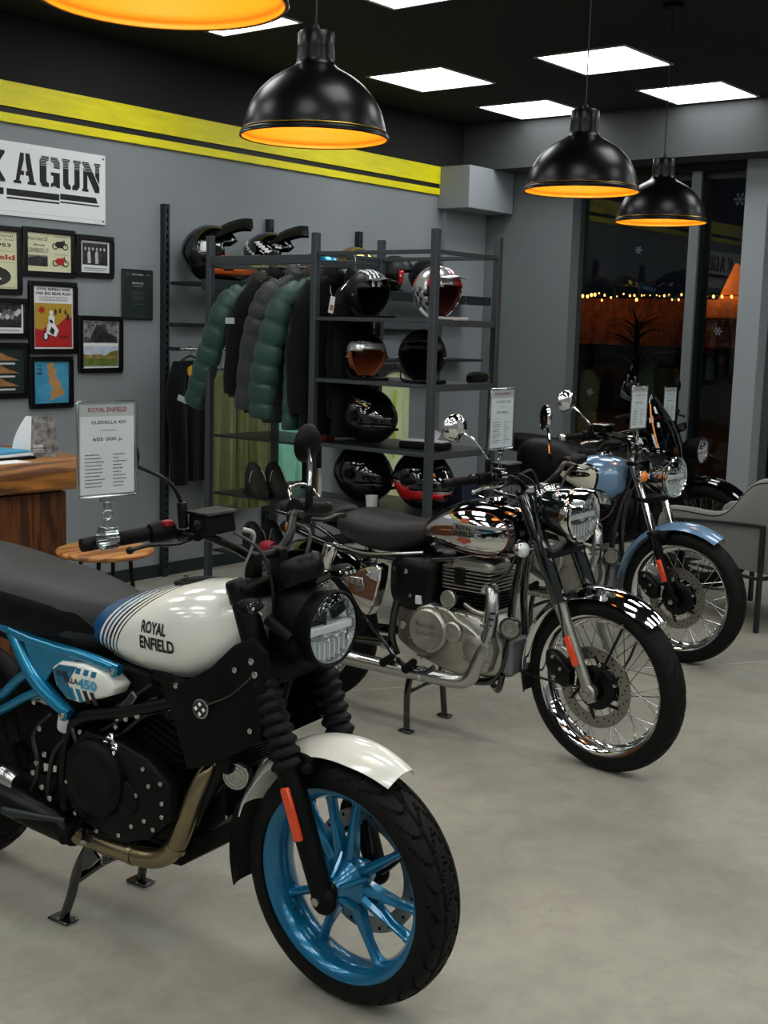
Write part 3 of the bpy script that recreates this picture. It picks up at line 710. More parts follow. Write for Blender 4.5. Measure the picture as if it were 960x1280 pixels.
# ------------------------------------------------------------------ rack and wall shelving
RX0, RX1 = 5.13, 5.69; RA, RB, RC = 5.415, 4.60, 3.80
RK = .95
def rkp(v): return (v[0]*RK, v[1]*RK, CAMH+(v[2]-CAMH)*RK if v[2] > .002 else 0.0)
def on_rack(t):
    t.location = (t.location[0]*RK, t.location[1]*RK, CAMH+(t.location[2]-CAMH)*RK); t.scale = [k*RK for k in t.scale]; return t
def racks():
    t = thing('display_rack', 'freestanding slate grey steel rack of shelves and clothes rail', 'rack', (RX0, RA, 0)); t.location = rkp(t.location); o = Vector(t.location)
    def F(mb, nm, mt, bev=0, label=None):
        mb.v = [tuple(Vector(rkp(v))-o) for v in mb.v]; return mb.build(nm, mt, t, bev, label)
    s = .019
    for x, y in ((RX0, RA), (RX0, RB), (RX0, RC), (RX1, RB), (RX1, RC), (RX1, RA)):
        F(MB().bb(x-s, x+s, y-s, y+s, 0, 2.1 if not (x > 5.5 and y == RA) else 1.96), 'post', 'rack', .003)
    def rail(x0, y0, x1, y1, z, h=.03, w=.022):
        if abs(x0-x1) < .01: F(MB().bb(x0-w/2, x0+w/2, min(y0, y1)+s, max(y0, y1)-s, z-h, z), 'rail', 'rack', .002)
        else: F(MB().bb(min(x0, x1)+s, max(x0, x1)-s, y0-w/2, y0+w/2, z-h, z), 'rail', 'rack', .002)
    rail(RX0, RA, RX0, RB, 1.985, .05, .03); rail(RX1, RA, RX1, RB, 1.99)
    rail(RX0, RB, RX0, RC, 2.0, .022, .02); rail(RX1, RB, RX1, RC, 2.0, .022, .02)
    rail(RX0, RC, RX1, RC, 2.0, .022, .02); rail(RX0, RB, RX1, RB, 2.0, .022, .02); rail(RX0, RA, RX1, RA, 1.985, .03, .02)
    for z in (1.655, 1.325, .975, .645):
        rail(RX0, RC, RX1, RC, z, .035); rail(RX0, RB, RX0, RC, z-.001, .02)
        F(MB().bb(RX0+.012, RX1-.012, RC+.02, RB-.02, z-.016, z), 'shelf', 'shelf')
    for z in (.955, .615, .27):
        F(MB().bb(RX0+.02, RX1-.02, RB+.02, RA-.02, z-.012, z), 'shelf', 'shelf')
    F(MB().cyl((5.41, RA-.0, 1.935), (5.41, RB+.0, 1.935), .013, n=14), 'hanging_rail', 'chrome_dim')
    for y in (RA-.012, RB+.012): F(MB().bb(5.15, 5.67, y-.01, y+.01, 1.925, 1.955), 'rail_bracket', 'rack')
    # wall shelving
    t2 = thing('wall_shelving', 'dark slotted wall uprights with shelves behind the rack', 'shelf', (5.28, WY, 0)); o2 = Vector(t2.location)
    def G(mb, nm, mt, bev=0):
        mb.v = [tuple(Vector(v)-o2) for v in mb.v]; return mb.build(nm, mt, t2, bev)
    for x, z in ((5.28, 2.315), (6.2, 2.3), (7.13, 2.29), (8.06, 2.29)):
        up = G(MB().bb(x-.02, x+.02, WY-.045, WY-.001, .0, z), 'upright', 'rack_dark', .002)
        m = MB()
        for k in range(int(z/.05)-1): m.bb(x-.006, x+.006, WY-.0465, WY-.0452, .06+k*.05, .085+k*.05)
        q = G(m, 'slots', 'lining'); q.parent = up; q['kind'] = 'stuff'
    for x0, x1 in ((5.30, 6.19), (6.21, 7.12), (7.14, 8.05), (8.07, 8.40)):
        G(MB().bb(x0, x1, 5.67, WY-.05, 1.83, 1.852), 'shelf', 'rack_dark', .002)
        G(MB().bb(x0, x1, 5.66, 5.672, 1.80, 1.868), 'shelf_lip', 'rack_dark', .002)
        if x0 < 8: G(MB().bb(x0, x1, WY-.075, WY-.05, 1.575, 1.60), 'cross_bar', 'rack_dark', .002)
    for x0, x1 in ((7.14, 8.05), (8.07, 8.40)):
        G(MB().bb(x0, x1, 5.72, WY-.05, 1.36, 1.38), 'shelf', 'rack_dark', .002)
    G(MB().cyl((5.28, 5.84, 1.44), (6.6, 5.84, 1.44), .011, n=12), 'hanging_rail', 'chrome_dim')
    G(MB().cyl((6.9, 5.84, 1.36), (7.75, 5.84, 1.36), .011, n=12), 'hanging_rail', 'chrome_dim')
    for x in (5.28, 6.6, 6.9, 7.75):
        z = 1.44 if x < 6.7 else 1.36
        G(MB().bb(x-.006, x+.006, 5.84, WY-.002, z-.012, z+.012), 'rail_bracket', 'rack_dark')
racks()
def hat_shell(inc, k=1.0, n=48, m=30, full=False, mx=False):
    """helmet shell patch; local +x is the face; inc(th, z) tells which cells belong"""
    def P(th, ph):
        c, s_ = math.cos(ph), math.sin(ph)
        x = .138*c*math.cos(th); y = .118*c*math.sin(th); z = .130*s_
        if s_ < 0: # lower shell narrows to the neck
            q = 1-.16*(-s_); x *= q; y *= q; z *= 1.0
        if full and math.cos(th) > 0:
            lo = max(0, min(1, (.35-s_)/.9)); x += .045*lo*math.cos(th)**2*(2.3 if mx else 1)*c**.3
        return Vector((x*k, y*k, z*k+.128))
    mb = MB(); vs = []; p0 = -1.18
    for j in range(m+1):
        ph = p0+(PI/2-p0)*j/m
        for i in range(n): vs.append(P(-PI+2*PI*i/n, ph))
    fs = []
    for j in range(m):
        ph = p0+(PI/2-p0)*(j+.5)/m
        for i in range(n):
            th = -PI+2*PI*(i+.5)/n
            if inc(th, math.sin(ph)): i2 = (i+1) % n; fs.append((j*n+i, j*n+i2, (j+1)*n+i2, (j+1)*n+i))
    mb.add(vs, fs); return mb
def fix_loose(o):
    bm = bmesh.new(); bm.from_mesh(o.data)
    bmesh.ops.delete(bm, geom=[v for v in bm.verts if not v.link_faces], context='VERTS'); bm.to_mesh(o.data); bm.free()
def helmet(lab, loc, rz, kind='open', shell='helmet_black', lining='lining', deco=None, visor=None, sc_=1.0, extra=None, group='helmets on the shelves'):
    t = thing('helmet', lab, 'helmet', loc, rz, group); t.scale = (sc_, sc_, sc_)
    full = kind in ('full', 'mx')
    def opening(th, z):
        if kind == 'open': return abs(th) < 1.13 and z < .30-.12*abs(th)
        if kind == 'full': return abs(th) < 1.2 and -.25 < z < .42-.08*th*th
        return abs(th) < 1.15 and -.12 < z < .45-.08*th*th
    def add(nm, inc, k, mt, sol=0):
        o = hat_shell(inc, k, full=full, mx=kind == 'mx').build(nm, mt, t); fix_loose(o)
        if sol: s_ = o.modifiers.new('thickness', 'SOLIDIFY'); s_.thickness = sol; s_.offset = -1
        return o
    dd = deco or []
    def indeco(th, z): return any(f(th, z) for f, _, _ in dd)
    add('shell', lambda th, z: not opening(th, z) and not indeco(th, z), 1, shell, .006)
    for f, mt, nm in dd: add(nm, lambda th, z, f=f: f(th, z) and not opening(th, z), 1.0, mt, .006)
    add('lining', lambda th, z: not opening(th, z), .93, lining, .012)
    rim = []
    if visor == 'full':
        add('visor', lambda th, z: abs(th) < 1.28 and -.30 < z < .48-.08*th*th, 1.018, 'visor', .003)
    if visor == 'bubble':
        add('visor', lambda th, z: abs(th) < 1.2 and -.55 < z < .35, 1.05, 'visor', .003)
    if visor == 'gold':
        add('goggle', lambda th, z: abs(th) < 1.1 and -.22 < z < .30, 1.04, 'gold', .004)
    if full:
        for s_ in (-1, 1):
            MB().cyl((.02, s_*.112, .135), (.02, s_*.128, .135), .026, .022, n=20).build('pivot', 'black_satin', t)
        m = MB().box((.165, 0, .075), (.02, .05, .012)); m.build('chin_vent', 'lining', t, .003)
    else:
        m = MB()
        m.tube([(.0, -.105, .05), (.05, -.09, .012), (.09, -.03, .005), (.11, .03, .004), (.13, .09, .006)], .004, 6, 4, flat=2.2)
        m.build('chin_strap', 'black_cloth' if kind == 'open' and shell != 'silver' else 'card_grey', t)
        for s_ in (-1, 1): MB().cyl((.03, s_*.110, .12), (.03, s_*.122, .12), .008, n=10).build('snap', 'chrome_dim', t)
    if kind == 'mx' or extra == 'peak':
        m = MB(); pts = [(.02, .105, .222), (.08, .10, .250), (.14, .088, .268), (.185, .06, .268)]
        rings = []
        for x, hw, z in cr([(p[0], p[1], p[2]) for p in ([(-.03, .07, .235)]+pts)], 4):
            rings.append([(x, hw*c*1.15, z-.028+.046*(1-abs(c)**2)+dz) for c, dz in ((-1, 0), (-.6, .0), (0, .006), (.6, .0), (1, 0), (.6, -.006), (0, -.002), (-.6, -.006))])
        m.loft(rings); m.build('peak', 'black_matte' if kind == 'mx' else shell, t)
    if extra == 'small_peak':
        m = MB(); rings = []
        for x, hw, z in cr([(.09, .095, .195), (.13, .09, .198), (.175, .07, .19)], 4):
            rings.append([(x, hw*c, z+.012*(1-c*c)+dz) for c, dz in ((-1, 0), (-.5, .0), (0, .004), (.5, .0), (1, 0), (.5, -.003), (0, -.001), (-.5, -.003))])
        m.loft(rings); m.build('peak', shell, t)
    return t
def stripe(y0, y1):   # long stripes over the crown
    return lambda th, z: z > .15 and y0 < math.sqrt(max(0, 1-z*z))*math.sin(th) < y1
def helmets():
    A = math.radians
    helmet('black motocross helmet with orange jaw on the wall shelf', (5.50, 5.80, 1.853), A(-42), 'mx', 'helmet_black', deco=[(lambda th, z: -.7 < z < -.12 and abs(th) < 1.75 and abs(z+.42-.1*math.cos(th*3)) > .04, 'orange', 'jaw_panel'), (lambda th, z: .05 < z < .35 and -2.0 < th < -1.6, 'white_gloss', 'flash')], sc_=1.36)
    helmet('black and white motocross helmet on the wall shelf behind the jackets', (6.02, 5.80, 1.853), A(-50), 'mx', 'helmet_black', deco=[(lambda th, z: math.sin(th*9+z*14) > .45 and z < .6, 'white_gloss', 'splash')], sc_=1.34)
    helmet('helmet with teal crown half hidden behind the coat hangers', (6.52, 5.80, 1.853), A(-50), 'open', 'teal', sc_=1.02)
    helmet('open helmet with gold crown on the wall shelf', (6.88, 5.80, 1.853), A(-55), 'open', 'gold', deco=[(lambda th, z: z < .2, 'white_gloss', 'side')], visor=None, sc_=1.2)
    helmet('plain matte black open helmet on the wall shelf, left of the hidden one', (7.34, 5.80, 1.853), A(-48), 'open', 'helmet_matte', deco=[(lambda th, z: -.5 < z < .15 and -1.5 < th < -1.15, 'red', 'ear_flash')], sc_=1.08)
    helmet('matte black helmet on the wall shelf behind a rack post', (7.74, 5.80, 1.853), A(-60), 'open', 'helmet_matte', sc_=1.08)
    on_rack(helmet('matte black open helmet with white stripes on the top rack shelf', (5.30, 4.37, 1.655), A(-105), 'open', 'helmet_matte', deco=[(stripe(-.46, -.36), 'white_gloss', 'stripe'), (stripe(-.26, -.16), 'white_gloss', 'stripe'), (stripe(-.06, .04), 'white_gloss', 'stripe')], extra='small_peak'))
    on_rack(helmet('chrome and red patterned open helmet on the top rack shelf', (5.30, 3.905, 1.655), A(-105), 'open', 'silver', 'lining_red', deco=[(lambda th, z: z > .22 and math.sin(th*5) > 0.1, 'red', 'red_panel'), (lambda th, z: z < .2 and math.sin(th*16)*math.sin(z*18) > .3, 'helmet_black', 'flame')], extra='small_peak', sc_=1.06))
    on_rack(helmet('black open helmet with tan trim and silver band on the second shelf', (5.30, 4.38, 1.325), A(-120), 'open', 'helmet_black', 'lining_tan', deco=[(lambda th, z: .1 < z < .5 and abs(th) < 1.3, 'silver', 'brow_band'), (lambda th, z: -.5 < z < .1 and abs(th) < 1.35, 'lining_tan', 'trim')], sc_=1.0))
    on_rack(helmet('plain satin black open helmet on the second rack shelf', (5.30, 3.99, 1.325), A(-150), 'open', 'helmet_matte', extra='small_peak', sc_=1.08))
    on_rack(helmet('gloss black full-face helmet with thin gold lines', (5.33, 4.37, .975), A(-95), 'full', 'helmet_black', deco=[(lambda th, z: abs(z-.62+.35*math.cos(th)) < .035, 'gold', 'gold_line')], visor='full', sc_=1.17))
    on_rack(helmet('plain glossy black full-face helmet on the lowest shelf', (5.35, 4.42, .645), A(-88), 'full', 'helmet_black', visor='full', sc_=1.24))
    on_rack(helmet('red, black and silver full-face helmet on the lowest shelf', (5.35, 4.0, .645), A(-100), 'full', 'helmet_black', deco=[(lambda th, z: -.62+.1*math.cos(th) < z < -.12-.22*math.cos(th), 'red', 'red_band'), (lambda th, z: -.12-.22*math.cos(th) <= z < -.02 and abs(th) < 1.9, 'silver', 'silver_band')], visor='full', sc_=1.26))
helmets()
def small_goods():
    # things on the rack shelves
    t = thing('goggle_box', 'red box on the shelf behind the middle rack post', 'box', (5.45, 4.83, .955)); MB().bb(-.04, .04, -.085, .085, 0, .10).build('carton', 'red', t, .003); MB().bb(-.0405, .0405, -.09, -.06, .06, .102).build('label', 'white_gloss', t); on_rack(t)
    for k, (y, lab) in enumerate(((3.99, 'open black sunglasses case on the shelf beside the chrome mirror'),)):
        t = thing('glasses_case', lab, 'case', (5.35, y, .975), .2); MB().bb(-.06, .06, -.13, .13, 0, .035).build('tray', 'black_matte', t, .008); MB().bb(-.05, .05, -.12, .12, .037, .045).build('insert', 'card_grey', t, .003); MB().box((.02, -.04, .07), (.005, .06, .06), Matrix.Rotation(.5, 3, 'X')).build('lid', 'card_grey', t); on_rack(t)
    t = thing('plastic_cup', 'small grey white cup between the two lowest helmets', 'cup', (5.17, 4.20, .645)); MB().lathe([(.028, 0), (.034, .07), (.031, .07), (.026, .004), (0, .004)], n=20).build('cup_body', 'card_grey', t); on_rack(t)
    t = thing('glove_pair', 'folded dark gloves with yellow green cuff on the shelf right of the satin helmet', 'gloves', (5.60, 3.86, 1.325)); MB().body([(-.05, .02, .02, .02, .02), (0, .03, .05, .03, .028), (.08, .03, .05, .03, .028)], 12, 3).build('glove', 'black_cloth', t); MB().bb(.06, .08, -.05, .05, .005, .055).build('cuff', 'khaki', t, .004); on_rack(t)
    t = thing('handlebar_pad', 'flat black pad lying on the second shelf end', 'pad', (5.22, 3.85, 1.326), .2); MB().bb(-.05, .05, -.05, .06, 0, .022).build('pad_body', 'black_matte', t, .008); on_rack(t)
    t = thing('navy_box', 'navy blue box on the lowest shelf behind the red helmet', 'box', (5.58, 3.90, .645)); MB().bb(-.08, .08, -.06, .12, 0, .14).build('carton', 'navy', t, .004); on_rack(t)
    t = thing('hanging_card', 'tan and white card standing on the clothes shelf near the left mirror', 'card', (5.45, 4.86, .615)); MB().bb(-.003, .003, -.03, .05, 0, .17).build('card_face', 'rust', t); MB().bb(-.0035, .0035, -.055, -.03, 0, .17).build('card_edge', 'paper', t); on_rack(t)
small_goods()
# ------------------------------------------------------------------ clothes
def jacket(lab, y, mt, sleeve_mt=None, puff=False, zt=1.82, zb=1.12, sleeve=None, collar='black_cloth', th=.075, X=5.41, hang=1.935, patches=(), group='jackets on the clothes rail'):
    """hangs from the rail that runs along y; shoulders spread along x; near sleeve faces the room"""
    t = thing('jacket', lab, 'jacket', (X, y, zt-.1), 0, group); o = Vector(t.location)
    def F(mb, nm, m_, bev=0, label=None):
        mb.v = [tuple(Vector(v)-o) for v in mb.v]; return mb.build(nm, m_, t, bev, label, ang=60)
    secs = []; N = 60
    for k in range(N+1):
        q = k/N; z = zt+.03-(zt+.03-zb)*q
        hw = .07+(.235-.07)*min(1, (q/.16))**.55 if q < .16 else .235+.03*(q-.16)
        d = th*(.55+.45*min(1, q/.2))
        if puff: d *= .88+.16*abs(math.sin(PI*q*9))**.45; hw *= .975+.03*abs(math.sin(PI*q*9))**.45
        else: d *= 1+.06*math.sin(q*17+y*9)
        ring = []
        for j in range(28):
            a = 2*PI*j/28; c, s_ = math.cos(a), math.sin(a)
            ring.append((X+hw*math.copysign(abs(c)**.8, c), y+d*math.copysign(abs(s_)**.8, s_)*(1+(0 if puff else .10*math.sin(a*5+q*4))), z))
        secs.append(ring)
    F(MB().loft(secs), 'body', mt)
    for k, sgn in ((0, -1), (1, 1)):
        if sleeve is None: P = [(X+sgn*.18, y, zt-.03, .05), (X+sgn*.25, y+.01, zt-.16, .068), (X+sgn*.28, y+.03, zt-.36, .062), (X+sgn*.28, y+.05, zb-.0, .05)]
        elif sgn < 0: P = sleeve
        else: P = [(2*X-p[0]+.0, p[1], p[2], p[3]) for p in sleeve]
        n = 66; C = cr(P, n//(len(P)-1)); rings = []
        for i, (x, yy, z, r) in enumerate(C):
            q = i/(len(C)-1)
            if puff: r *= .86+.17*abs(math.sin(PI*q*8))**.4
            else: r *= 1+.05*math.sin(q*23)
            nx = C[min(i+1, len(C)-1)]; pv = C[max(i-1, 0)]; T = (Vector(nx[:3])-Vector(pv[:3])).normalized()
            e1 = (Vector((1, 0, 0))-T*T.x).normalized(); e2 = T.cross(e1)
            rings.append([tuple(Vector((x, yy, z))+e1*r*math.cos(2*PI*j/18)*.75+e2*r*1.05*math.sin(2*PI*j/18)) for j in range(18)])
        F(MB().loft(rings), 'sleeve', sleeve_mt or mt)
    F(MB().tube([(X, y, zt-.02), (X, y, zt+.05), (X, y-.01, zt+.075)], [.075, .07, .055], 14, 4), 'collar', collar)
    hg = F(MB().tube([(X-.19, y, zt-.03), (X, y, zt+.045), (X+.19, y, zt-.03)], .008, 8, 4).tube([(X, y, zt+.045), (X, y, hang-.02), (X, y+.02, hang+.016), (X, y-.0, hang+.022), (X, y-.018, hang+.005)], .0025, 6, 4), 'hanger', 'chrome_dim')
    for (c, d, m_) in patches: F(MB().box(c, d), 'patch', m_, .002)
    return on_rack(t)
def clothes():
    jacket('bottle green quilted jacket at the left end of the rail', 5.27, 'green_puff', puff=True, collar='brown_cloth', zb=1.18, sleeve=[(5.25, 5.27, 1.80, .05), (5.17, 5.33, 1.70, .075), (5.15, 5.42, 1.47, .08), (5.15, 5.50, 1.28, .078), (5.16, 5.58, 1.12, .068)], th=.06)
    jacket('black jacket with pale cuff patch, second from the left on the rail', 5.14, 'black_cloth', zt=1.85, zb=1.10, sleeve=[(5.25, 5.14, 1.84, .05), (5.19, 5.17, 1.72, .07), (5.17, 5.23, 1.5, .072), (5.17, 5.26, 1.2, .062)], th=.05, patches=(((5.115, 5.235, 1.62), (.008, .07, .035), 'reflective'),))
    jacket('charcoal grey quilted jacket between the black one and a green one', 4.99, 'grey_puff', puff=True, zt=1.86, zb=1.05, sleeve=[(5.25, 4.98, 1.84, .05), (5.18, 5.02, 1.74, .07), (5.16, 5.09, 1.5, .078), (5.16, 5.15, 1.12, .07)], th=.065, collar='grey_puff')
    jacket('bottle green quilted jacket nearest the middle rack post', 4.84, 'green_puff', puff=True, collar='brown_cloth', zt=1.85, zb=1.02, sleeve=[(5.25, 4.82, 1.82, .05), (5.15, 4.86, 1.73, .07), (5.13, 4.93, 1.5, .082), (5.13, 4.98, 1.28, .085), (5.14, 5.0, 1.08, .075)], th=.06)
    jacket('plain black jacket just left of the middle rack post', 4.71, 'black_cloth', zt=1.85, zb=1.0, sleeve=[(5.25, 4.71, 1.84, .05), (5.20, 4.73, 1.7, .07), (5.18, 4.76, 1.4, .075), (5.18, 4.75, 1.12, .06)], th=.05)
    tg = jacket('black jacket with a white price tag, right of the middle rack post', 4.53, 'black_cloth', zt=1.83, zb=1.0, X=5.38, hang=1.99, sleeve=[(5.28, 4.53, 1.80, .05), (5.22, 4.55, 1.7, .066), (5.21, 4.56, 1.4, .07), (5.21, 4.56, 1.1, .055)], th=.05, group='jackets on the clothes rail'); tg.scale.x *= .62
    t = thing('price_tag', 'white swing tag hanging on the black jacket sleeve', 'tag', (5.20, 4.54, 1.79)); MB().box((0, 0, -.07), (.002, .035, .09), Matrix.Rotation(.2, 3, 'X')).build('card', 'paper', t); MB().tube([(0, 0, -.02), (.0, .01, .0), (.0, .012, .03)], .0012, 4, 2).build('string', 'paper', t)
    MB().box((-.0012, 0, -.085), (.0008, .02, .03), Matrix.Rotation(.2, 3, 'X')).build('bar_mark', 'rust', t); on_rack(t)
    # garments on the wall rail: cloth hung flat to the wall, folded in waves
    def hung(nm, lab, x0, x1, z0, z1, mt, shoulder=True, taper=.0, waves=4, hang=1.44, cat='shirt', y=5.84, amp=.016):
        xc = (x0+x1)/2; hw = (x1-x0)/2
        t = thing(nm, lab, cat, (xc, y, z1-.1), 0, 'clothes on the wall rail'); o = Vector(t.location); rings = []
        for k in range(31):
            q = k/30; z = z1+(z0-z1)*q
            w_ = hw*((.35+.65*min(1, q/.12)**.6) if shoulder else 1)*(1+taper*q)
            ring = []
            for j in range(72):
                a = 2*PI*j/72; c, s_ = math.cos(a), math.sin(a)
                ring.append((w_*c, (.028+amp*q*math.sin(c*waves*3.1+xc*20))*math.copysign(abs(s_)**.7, s_)+amp*.9*q*math.sin(c*waves*4+xc*7), z-o.z+.0))
            rings.append(ring)
        MB().loft(rings).build('cloth', mt, t, ang=75)
        MB().tube([(-hw*.8, 0, z1-.03-o.z), (0, 0, z1+.03-o.z), (hw*.8, 0, z1-.03-o.z)], .007, 6, 4).tube([(0, 0, z1+.03-o.z), (0, 0, hang-.01-o.z), (0, .016, hang+.012-o.z), (0, -.004, hang+.018-o.z)], .0025, 6, 3).build('hanger', 'chrome_dim', t)
        return t
    t = hung('riding_jacket', 'black riding jacket with yellow patch hung on the wall at far left', 5.22, 5.52, .62, 1.37, 'black_cloth', cat='jacket')
    MB().tube([(-.10, -.02, .08), (-.16, -.04, -.1), (-.14, -.05, -.38), (-.12, -.05, -.66)], [.05, .06, .055, .045], 12, 5).build('sleeve', 'black_cloth', t)
    MB().box((-.155, -.1, -.13), (.08, .006, .035), Matrix.Rotation(.35, 3, 'Y')).build('patch', 'reflective', t, .002)
    MB().box((-.045, -.062, .015), (.05, .006, .11), Matrix.Rotation(-.5, 3, 'Y')).build('patch', 'yellow_cloth', t, .002)
    t = hung('khaki_shirt', 'khaki green shirt with yellow neck label behind the left rack post', 5.50, 5.76, .44, 1.29, 'khaki', taper=.1, waves=2)
    MB().box((.06, -.05, .06), (.06, .004, .05)).build('neck_label', 'yellow_cloth', t)
    hung('khaki_shirt', 'khaki green garment with a low straight hem beside the mint shirt', 5.78, 6.08, .40, 1.30, 'khaki', waves=5)
    hung('mint_shirt', 'pale mint green shirt behind the round black mirror', 6.10, 6.42, .55, 1.29, 'mint', taper=-.1, waves=4)
    hung('black_trousers', 'black trousers on the wall rail behind the middle post', 6.43, 6.60, .45, 1.3, 'black_cloth', cat='trousers')
    hung('riding_jacket', 'black padded jacket hung on the wall between mint and lime garments', 6.92, 7.16, .35, 1.25, 'black_cloth', cat='jacket', hang=1.36)
    t = hung('reflective_vest', 'pale lime and white vest hung on the wall behind the gold-lined helmet', 7.25, 7.60, .33, 1.28, 'hivis', taper=.12, hang=1.36, waves=3)
    MB().box((-.08, -.07, -.28), (.03, .004, .5)).build('lime_stripe', 'lime', t)
clothes()
def shoes():
    def pair(lab, c, mt, hi, rz):
        for s_, nm in ((-1, 'near'), (1, 'far')):
            t = thing('ankle_boot' if hi > .14 else 'low_shoe', lab[0] if s_ < 0 else lab[1], 'shoe', (c[0]-s_*.062*math.sin(rz), c[1]+s_*.062*math.cos(rz), c[2]), rz, 'shoes on the rack')
            rings = []
            for x, hw, up, zc in cr([(-.13, .028, .075, .05), (-.11, .036, hi*.5, .07), (-.06, .04, hi*.56, .075), (0, .043, hi*.48, .07), (.05, .048, .058, .045), (.10, .05, .038, .035), (.145, .034, .026, .028)], 4):
                rings.append([(x, hw*math.copysign(abs(math.cos(a))**.7, math.cos(a)), zc+(up if math.sin(a) > 0 else zc-.008)*math.copysign(abs(math.sin(a))**.8, math.sin(a))) for a in [2*PI*k/20 for k in range(20)]])
            MB().loft(rings).build('upper', mt, t, ang=60)
            rings = []
            for x, hw in cr([(-.138, .022), (-.12, .038), (-.04, .04), (.05, .05), (.11, .052), (.155, .03)], 3): rings.append([(x, -hw, 0), (x, hw, 0), (x, hw, .02), (x, -hw, .02)])
            MB().loft(rings).build('sole', 'shoe_black', t, .003)
            m = MB()
            for k in range(5): m.tube([(.075-.022*k, -.032, .062+.014*k), (.07-.022*k, 0, .082+.017*k), (.062-.022*k, .032, .068+.014*k)], .0025, 5, 3)
            for s2 in (-1, 1): m.tube([(.0, 0, .13), (.02, s2*.03, .14), (.035, s2*.045, .11), (.03, s2*.05, .08)], .0022, 5, 3)
            m.build('laces', 'lace', t); on_rack(t)
    a = math.radians
    pair(('dark olive ankle boot on the middle rack shelf, at the shelf front', 'dark olive ankle boot on the middle rack shelf, behind its partner'), (5.30, 5.11, .615), 'shoe', .20, a(-118))
    pair(('black lace-up shoe on the lowest rack shelf, at the shelf front', 'black lace-up shoe on the lowest rack shelf, behind its partner'), (5.30, 5.11, .27), 'shoe_black', .19, a(-112))
shoes()

# ------------------------------------------------------------------ counter, table, chair
def counter():
    t = thing('wooden_counter', 'acacia counter with thick live-edge slab and dark plank front', 'counter', (2.0, 4.40, 0)); o = Vector(t.location)
    def F(mb, nm, mt, bev=0):
        mb.v = [tuple(Vector(v)-o) for v in mb.v]; return mb.build(nm, mt, t, bev)
    n = 40; rings = []
    for k in range(n+1):
        x = .4+3.13*k/n; w1 = .012*math.sin(x*5)+.008*math.sin(x*13+1)
        rings.append([(x, 4.41+w1+.012, 1.0), (x, 4.41+w1, .985), (x, 4.408+w1*.5-.006, .93), (x, 4.42+w1*1.4, .89), (x, 4.44+w1, .872), (x, 5.25, .872), (x, 5.25, 1.0)])
    F(MB().loft(rings), 'slab', 'slab_wood')
    xs = [.6, .95, 1.3, 1.66, 2.02, 2.38, 2.72, 3.04, 3.275, 3.41]
    for a, b in zip(xs[:-1], xs[1:]):
        F(MB().bb(a+.0015, b-.0015, 4.50, 4.525, .02, .855), 'plank', 'plank_wood', .002)
    F(MB().bb(.62, 3.40, 4.525, 4.53, 0, .86), 'backing', 'card_grey')
    F(MB().bb(3.385, 3.41, 4.532, 5.15, .02, .855), 'end_panel', 'plank_wood', .002)
    F(MB().bb(.62, 3.40, 4.52, 5.15, .855, .871), 'sub_top', 'black_matte')
    t = thing('paper_sheet', 'white paper sheet lying at the front edge of the counter', 'paper', (2.98, 4.53, 1.0005), .05); MB().bb(-.2, .21, -.09, .10, 0, .0015).build('page', 'paper', t)
    # desk calendar
    t = thing('desk_calendar', 'standing folded card with a grey photo and the number 2000', 'calendar', (3.37, 4.60, 1.0), math.radians(-22))
    MB().prism([(-.062, 0), (.062, 0), (.045, .178), (-.055, .178)], -.006, -.004).build('photo_face', 'photo_grey', t)
    m = MB(); rings = []
    for z, k in cr([(0, 1), (.06, .92), (.12, .6), (.178, .12)], 5): rings.append([(-.063+.007*z/.178, -.004, z), (-.063-.075*k*.9, .03+.02*k, z), (-.062-.075*k*.9, .032+.02*k, z), (-.061+.007*z/.178, -.002, z)])
    m.loft(rings).build('side_flap', 'paper', t)
    def fn(u, v): return (u, -.0065, v)
    m = MB(); text_on(m, '2000', -.052, .042, .045, .013, fn, .02); text_on(m, 'ride on', -.052, .03, .05, .008, fn); text_on(m, 'a year of roads', -.052, .02, .05, .005, fn)
    m.build('lettering', 'paper', t)
    for k, (w_, mt, lab) in enumerate(((.12, 'black_matte', 'black folder lowest in the pile on the counter'), (.11, 'paper', 'white booklet in the middle of the counter pile'), (.10, 'map_sea', 'blue booklet on top of the counter pile'))):
        t = thing('booklet', lab, 'book', (3.17, 4.67, 1.0+.012*k), .1*k, 'pile on the counter'); MB().bb(-.12+.02*k, .12-.008*k, -w_, w_, .0005, .0115).build('cover', mt, t, .002)
counter()
def stool():
    t = thing('side_table', 'small round wooden table on thin black legs', 'table', (3.18, 3.95, 0))
    prof = [(0, .672), (.15, .672), (.182, .675), (.192, .682), (.193, .690), (.188, .697), (.18, .70), (0, .70)]
    MB().lathe(prof, n=64, caps=False).build('table_top', 'stool_wood', t)
    for a in (-2.5, -.95, .6, 2.1):
        c, s_ = math.cos(a), math.sin(a); MB().cyl((.10*c, .10*s_, .672), (.165*c, .165*s_, .0), .0085, n=10).build('leg', 'black_satin', t)
    m = MB()
    for a in (-2.5, -.95): c, s_ = math.cos(a), math.sin(a); m.bb(-.01, .01, -.01, .01, .664, .671)
    MB().lathe([(.13, .664), (.13, .671), (.09, .671), (.09, .664), (.13, .664)], n=32, caps=False).build('leg_ring', 'black_satin', t)
stool()
